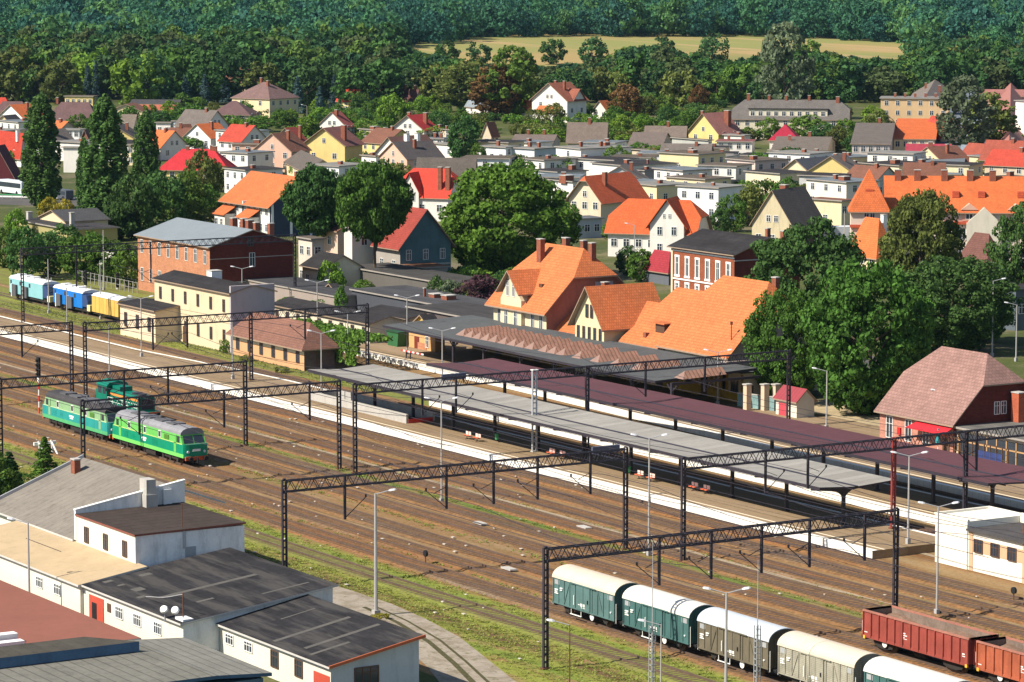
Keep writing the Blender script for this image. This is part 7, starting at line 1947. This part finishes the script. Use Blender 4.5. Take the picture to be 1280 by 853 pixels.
for px, yb, yt, w, lab in ((426, 405, 358, 18, 'column of ivy on the corner of the store hall'), (360, 402, 372, 40, 'ivy mound on the long low building, left end'), (395, 406, 376, 40, 'ivy mound on the long low building, middle')):
    T(lab, px, yb, yt, w, 'round', 'ivy')
T('clipped green hedge below the reddish brown roofs', 222, 190, 171, 42, 'wide', 'ivy')
T('second stretch of green hedge left of the scarlet roof', 240, 188, 173, 30, 'wide', 'ivy')
# blue spruces
for i, (px, yb, yt, w, lab) in enumerate(((110, 128, 78, 14, 'blue spruce behind the yellow flat block, left of two'), (120, 128, 76, 14, 'blue spruce behind the yellow flat block, right of two'), (150, 122, 96, 11, 'small blue spruce before the pink gabled house'),
    (178, 130, 97, 22, 'broad blue spruce right of the pink gabled house'), (205, 130, 82, 22, 'tallest blue spruce of the row left of the villa'), (232, 132, 95, 20, 'blue spruce in the middle of the row left of the villa'), (256, 132, 93, 20, 'blue spruce nearer the villa'),
    (280, 128, 100, 26, 'wide blue spruce below the brown hipped house'), (372, 142, 96, 22, 'blue spruce right of the big cream villa'), (400, 148, 108, 20, 'blue spruce by the street lamp'), (418, 136, 94, 18, 'dark blue spruce left of the bright red roof'), (464, 140, 116, 14, 'small blue spruce right of the bright red roof'))):
    T(lab, px, yb, yt, w, 'spruce', 'blue')
for px, yb, yt, w, kd, lf, lab in (
    (362, 110, 77, 36, 'round', 'fresh', 'vivid light green tree behind the big cream villa'), (92, 120, 68, 26, 'tall', 'olive', 'light green pointed tree behind the blue spruces'), (215, 112, 66, 46, 'round', 'purple', 'dark copper beech behind the blue spruces'),
    (620, 150, 84, 60, 'tall', 'copper', 'browning broadleaf tree above the white low building'), (575, 140, 84, 56, 'tall', 'olive', 'olive tree left of the browning one'), (782, 150, 106, 40, 'round', 'copper', 'copper coloured tree by the small white cottage'),
    (875, 142, 110, 26, 'round', 'copper', 'small copper tree above the yellow gabled cottage'), (980, 150, 34, 58, 'tall', 'grey', 'tall grey green poplar with a pale bare trunk'), (1205, 200, 100, 60, 'tall', 'grey', 'big silvery willow at the right'),
    (1236, 195, 120, 60, 'tall', 'olive', 'yellowing tree right of the silvery willow'), (640, 150, 62, 60, 'tall', 'mid', 'tall tree left of the hillside villa'), (490, 165, 118, 40, 'round', 'fresh', 'fresh green tree in front of the brown roofed house'),
    (580, 205, 146, 44, 'round', 'dark', 'dark garden tree left of the small dark gabled house'), (598, 210, 180, 22, 'round', 'mid', 'garden tree touching the white flat house'), (1092, 160, 133, 34, 'round', 'fresh', 'fresh green tree left of the cream hipped house'),
    (1010, 178, 145, 50, 'round', 'mid', 'garden tree in front of the long cream apartment house'), (1030, 185, 158, 36, 'round', 'dark', 'darker garden tree right of the crimson roof'), (1046, 190, 160, 26, 'round', 'olive', 'light tree below the apartment house end'),
    (992, 236, 216, 24, 'round', 'dark', 'small round tree before the white flat house'), (1140, 200, 176, 22, 'round', 'dark', 'tree between the orange terrace and the raspberry roof'), (1160, 190, 172, 22, 'round', 'fresh', 'small tree in front of the dark red gabled roof'),
    (1185, 215, 196, 26, 'round', 'mid', 'small tree right of the raspberry red roof'), (800, 200, 180, 26, 'round', 'mid', 'tree between the long white house and the yellow flat one'), (710, 212, 198, 34, 'round', 'mid', 'garden bushes before the long white flat house'),
    (660, 205, 192, 26, 'round', 'fresh', 'fresh green bush before the bluish flat house'), (350, 205, 188, 24, 'round', 'olive', 'olive bush before the cream gabled house'), (395, 200, 190, 24, 'round', 'mid', 'bush at the foot of the yellow gabled house'),
    (513, 212, 198, 22, 'round', 'mid', 'bush at the foot of the large white gable'), (312, 200, 180, 30, 'round', 'mid', 'garden tree right of the scarlet roof'), (285, 172, 145, 40, 'round', 'mid', 'garden tree below the mauve roof left of the villa'), (325, 165, 145, 40, 'round', 'mid', 'garden tree in front of the big cream villa'),
    (240, 158, 132, 44, 'round', 'mid', 'garden tree below the blue spruces'), (200, 160, 140, 36, 'round', 'dark', 'dark garden tree before the faded red shed')):
    T(lab, px, yb, yt, w, kd, lf)
# gardens between the houses: smaller trees, repeats that nothing tells apart
def clear(px, yb, boxes): return all(not (x0 < px < x1 and y0 < yb < y1) for x0, x1, y0, y1 in boxes)
gard = [(330, 480, 140, 165, 13), (440, 610, 140, 170, 14), (640, 760, 140, 172, 18), (760, 900, 128, 172, 26), (150, 330, 138, 176, 12), (900, 1000, 150, 178, 6), (1040, 1280, 150, 200, 14), (300, 460, 165, 215, 9), (600, 860, 196, 236, 10), (860, 1060, 205, 262, 9), (-10, 100, 150, 215, 8), (400, 560, 215, 300, 5), (1180, 1280, 205, 330, 7), (560, 640, 345, 395, 7), (640, 720, 230, 300, 5), (180, 262, 240, 292, 4)]
for x0, x1, y0, y1, n in gard:
    for k in range(n):
        px = rnd.uniform(x0, x1); yb = rnd.uniform(y0, y1); sc = (yb+75)/55.9
        hh = rnd.uniform(3.6, 6.6)
        T('leafy garden tree standing between the town houses', px, yb, yb-hh*sc*.97, hh*.95*sc, 'small' if hh < 5.6 else 'round', rnd.choice(['mid', 'mid', 'dark', 'olive', 'fresh']), group='garden trees between the houses')
for x0, x1, y0, y1, n in gard:
    for k in range(int(n*1.5)):
        px = rnd.uniform(x0, x1); yb = rnd.uniform(y0, y1+6); sc = (yb+75)/55.9
        hh = rnd.uniform(1.8, 3.4)
        T('low bushy shrub in the gardens between the town houses', px, yb, yb-hh*sc, hh*rnd.uniform(1.6, 2.8)*sc, 'shrub', rnd.choice(['mid', 'mid', 'dark', 'olive', 'fresh']), group='garden shrubs between the houses')
# wooded belt behind the town: the front rows tree by tree, the rest as one wood
def skyline(px):
    """row the tree tops reach, keeping the pale field open above them"""
    if px < 490 or px > 1160: return 0
    pts = [(490, 62), (535, 70), (600, 83), (680, 88), (760, 80), (790, 60), (840, 64), (900, 82), (950, 74), (1010, 64), (1060, 75), (1120, 78), (1160, 62)]
    for (a, ya), (b_, yb_) in zip(pts, pts[1:]):
        if a <= px <= b_: return ya+(yb_-ya)*(px-a)/(b_-a)
    return 0
wood_ = []; wm_ = []; wbase = [crown_np(700+i, 14, 6.4, 'round', 60, 24, .8, .0, .30) for i in range(6)]
def belt(px0, px1, yb0, yb1, n, hmin, hmax, leafs, label, group, solo=False):
    for k in range(n):
        px = px0+(px1-px0)*(k+rnd.random())/n; yb = rnd.uniform(yb0, yb1); sc = (yb+75)/55.9; hh = rnd.uniform(hmin, hmax)
        yt = max(yb-hh*sc*.97, skyline(px)+rnd.uniform(-3, 5)); yt = min(yt, yb-12)
        wd = hh*.9*sc
        if solo: T(label, px, yb, yt, wd, 'far', rnd.choice(leafs), group=group, terrain=True); continue
        p = at_t(px, yb); Hh = zat(p.x, p.y, yt)-p.z; scl = FPX/((p-Vector((0, 0, CAMH))).dot(FW)); f = wd/scl/2/6.4; a = rnd.uniform(0, 6.28); ca, sa = math.cos(a), math.sin(a)
        Vb = wbase[rnd.randrange(6)]
        wood_.append(np.stack([(Vb[:, 0]*ca-Vb[:, 1]*sa)*f+p.x, (Vb[:, 0]*sa+Vb[:, 1]*ca)*f+p.y, Vb[:, 2]*Hh/14+p.z], 1)); wm_.extend([rnd.choice((0, 0, 1, 2, 3, 4))]*(len(Vb)//4))
G1_ = 'trees of the wood behind the town'; L1_ = 'dark green broadleaf tree in the wood behind the town'
lf_ = ['far', 'far', 'dark', 'dark', 'mid', 'far', 'olive', 'fresh']
belt(-20, 330, 122, 134, 16, 13, 19, lf_, L1_, G1_, True); belt(370, 620, 126, 140, 14, 12, 18, lf_, L1_, G1_, True); belt(620, 960, 126, 140, 14, 9, 14, lf_, L1_, G1_, True); belt(940, 1290, 114, 124, 12, 13, 17, lf_, L1_, G1_, True)
for y0 in (84, 91, 98, 105, 112):
    belt(-20, 540, y0, y0+8, 40, 14, 20, lf_, L1_, G1_)
for y0 in (92, 98, 104, 110, 116, 122):
    belt(530, 1290, y0, y0+7, 52, 12, 17, lf_, L1_, G1_)
wme = np_mesh('town_wood', np.concatenate(wood_), [leafmat('wood_%d' % i, c_) for i, c_ in enumerate(((.058, .135, .040), (.080, .170, .038), (.045, .110, .045), (.120, .195, .038), (.095, .130, .045)))])
wme.polygons.foreach_set('material_index', np.array(wm_, dtype=np.int32))
o = link('town_wood', wme); tag(o, 'dense dark green wood between the town and the pale field', 'wood', kind='stuff')
# wooded hill: one mass of crowns
base = [crown_np(900+i, 15, 8.2, 'round', 46, 20, .80, .0, .30) for i in range(5)]
parts_ = []; pm_ = []
def masswood(s0, s1, step, inside=None):
    s = s0
    while s < s1:
        hw = s*.157+30; l = -hw
        while l < hw:
            ss_ = s+rnd.uniform(-.5, .5)*step; ll = l+rnd.uniform(-4, 4)
            x = -CY*ss_+SY*ll; y = SY*ss_+CY*ll; z = terr(x, y)
            px, py = pix((x, y, z))
            if inside is None or inside(px, py):
                k = rnd.uniform(.75, 1.35); a = rnd.uniform(0, 6.28); ca, sa = math.cos(a), math.sin(a)
                Vb = base[rnd.randrange(5)]
                V = np.stack([(Vb[:, 0]*ca-Vb[:, 1]*sa)*k+x, (Vb[:, 0]*sa+Vb[:, 1]*ca)*k+y, Vb[:, 2]*k*rnd.uniform(.9, 1.2)+z], 1)
                parts_.append(V); pm_.extend([rnd.choice((0, 0, 1, 2, 3, 4))]*(len(V)//4))
            l += 12
        s += step
# field boundary in the picture: wood stays off it
def off_field(px, py):
    top = 45+max(0, (620-px))*.13+max(0, px-960)*.05
    return not (478 < px < 1155 and py > top+2)
masswood(1430, 1950, 16, off_field)
masswood(1950, 2500, 17, lambda px, py: off_field(px, py) and py < 90)
hme = np_mesh('hill_forest', np.concatenate(parts_), [leafmat('hill_%d' % i, c_) for i, c_ in enumerate(((.050, .150, .075), (.064, .180, .075), (.034, .118, .080), (.095, .205, .065), (.042, .130, .092)))])  # bluish greens carry the distance haze in the leaf colour
hme.polygons.foreach_set('material_index', np.array(pm_, dtype=np.int32))
o = link('hill_forest', hme); tag(o, 'dense dark forest covering the hill behind the pale field', 'forest', kind='stuff')
# lone trees and shrubs dotting the lower field edge
for px, yb, hh in ((690, 82, 12), (740, 84, 13), (830, 80, 12), (890, 82, 14), (1010, 80, 12), (560, 86, 12), (600, 84, 11)):
    sc = (yb+75)/55.9
    T('tree standing at the lower edge of the pale field', px, yb, yb-hh*sc*.95, hh*.85*sc, 'far', rnd.choice(['mid', 'dark', 'far']), group='trees along the field edge', terrain=True)
# weeds and grass tufts in the yard: real blades, too many to count
def tufts(n, fx, fy, hmin, hmax, seed):
    r = np.random.RandomState(seed); out = []
    x = fx(r, n); y = fy(r, n)
    for k in range(n):
        nb = r.randint(5, 9); c = np.array([x[k], y[k], .02])
        a = r.uniform(0, 2*math.pi, nb); rad = r.uniform(0, .38, nb); h = r.uniform(hmin, hmax, nb); wd = r.uniform(.03, .08, nb)
        for i in range(nb):
            b = c+np.array([math.cos(a[i])*rad[i], math.sin(a[i])*rad[i], 0]); t_ = np.array([-math.sin(a[i]), math.cos(a[i]), 0])*wd[i]; u = np.array([math.cos(a[i])*.15, math.sin(a[i])*.15, h[i]])
            out.append(np.stack([b-t_, b+t_, b+t_*.3+u, b-t_*.3+u]))
    return np.concatenate(out)
V1 = tufts(9000, lambda r, n: r.uniform(-345, -195, n), lambda r, n: 138+r.normal(size=n)*4.2, .03, .11, 1)
V2 = tufts(2600, lambda r, n: r.uniform(-400, -195, n), lambda r, n: np.choose(r.randint(0, 5, n), [168.2, 149.8, 144.4, 159, 172.9])+r.normal(size=n)*.45, .04, .13, 2)
V3 = tufts(1600, lambda r, n: r.uniform(-480, -360, n), lambda r, n: 203+r.normal(size=n)*1.6, .05, .18, 3)
keep = lambda V: V.reshape(-1, 4, 3)[(V.reshape(-1, 4, 3)[:, 0, 1] > 130.5) & ((V.reshape(-1, 4, 3)[:, 0, 1] > 137.5) | (V.reshape(-1, 4, 3)[:, 0, 0] > -300))].reshape(-1, 3)
def off_lane(V):
    Q_ = V.reshape(-1, 4, 3); x, y = Q_[:, 0, 0], Q_[:, 0, 1]
    lx = [a[0] for a in lane]; hi = np.interp(x, lx, [a[2] for a in lane])
    return Q_[(y > hi+.1) | (x < -262)].reshape(-1, 3)
gme = np_mesh('yard_weeds', np.concatenate([off_lane(keep(V1)), V2, V3]), [leafmat('weed_blades', (.215, .245, .055), .1)])
o = link('yard_weeds', gme); tag(o, 'yellow green weeds and grass tufts between the tracks', 'weeds', kind='stuff')
# buffer stop and lineside fence
p = at(58, 568, 0)
t = thing('buffer_stop', 'white buffer stop in the grass behind the grey felt roof', 'buffer stop', (p.x, p.y, 0))
for s in (-1, 1):
    MB().bar((0, s*.75, 0), (-.3, s*.75, 1.5), .16, .16).bar((1.4, s*.75, 0), (-.25, s*.75, 1.3), .12, .12).build('strut', M_WHITE, t)
MB().box(-.5, -.25, -1.3, 1.3, 1.0, 1.35).build('beam', M_WHITE, t)
A = at(98, 352, 0); B = at(172, 368, 0)
t = thing('lineside_fence', 'thin pale post fence between the track machines and the brick building', 'fence', (A.x, A.y, 0)); D = B-A
for k in range(15):
    q = D*k/14; MB().box(q.x-.06, q.x+.06, q.y-.06, q.y+.06, 0, 1.9).build('post', M_POST, t)
for z in (.9, 1.8): MB().bar((0, 0, z), (D.x, D.y, z), .03, .04).build('rail', M_POST, t)
# ---------------------------------------------------------------- air
hz = MB(); m = MB()
c = [(-CY*s+SY*l, SY*s+CY*l) for s, l in ((-60, -1200), (-60, 1200), (3750, 1700), (3750, -1700))]
ztop = max(terr(-CY*3650, SY*3650)+40, 260)
hb_ = [(x, y, -1.5) for x, y in c]; ht_ = [(x, y, ztop) for x, y in c]
m.poly(hb_[::-1]); m.poly(ht_)
for i in range(4):
    j = (i+1) % 4; m.poly([hb_[i], hb_[j], ht_[j], ht_[i]])
hm = bpy.data.materials.new('haze'); hm.use_nodes = True
nn = hm.node_tree.nodes; nn.remove(nn['Principled BSDF'])
pv = nn.new('ShaderNodeVolumePrincipled'); pv.inputs['Color'].default_value = (.45, .72, 1.0, 1); pv.inputs['Density'].default_value = .00002; pv.inputs['Anisotropy'].default_value = .2
hm.node_tree.links.new(pv.outputs[0], nn['Material Output'].inputs['Volume'])
o = m.build('haze', hm, kind='stuff'); tag(o, 'thin bluish summer haze over the whole valley', 'haze')
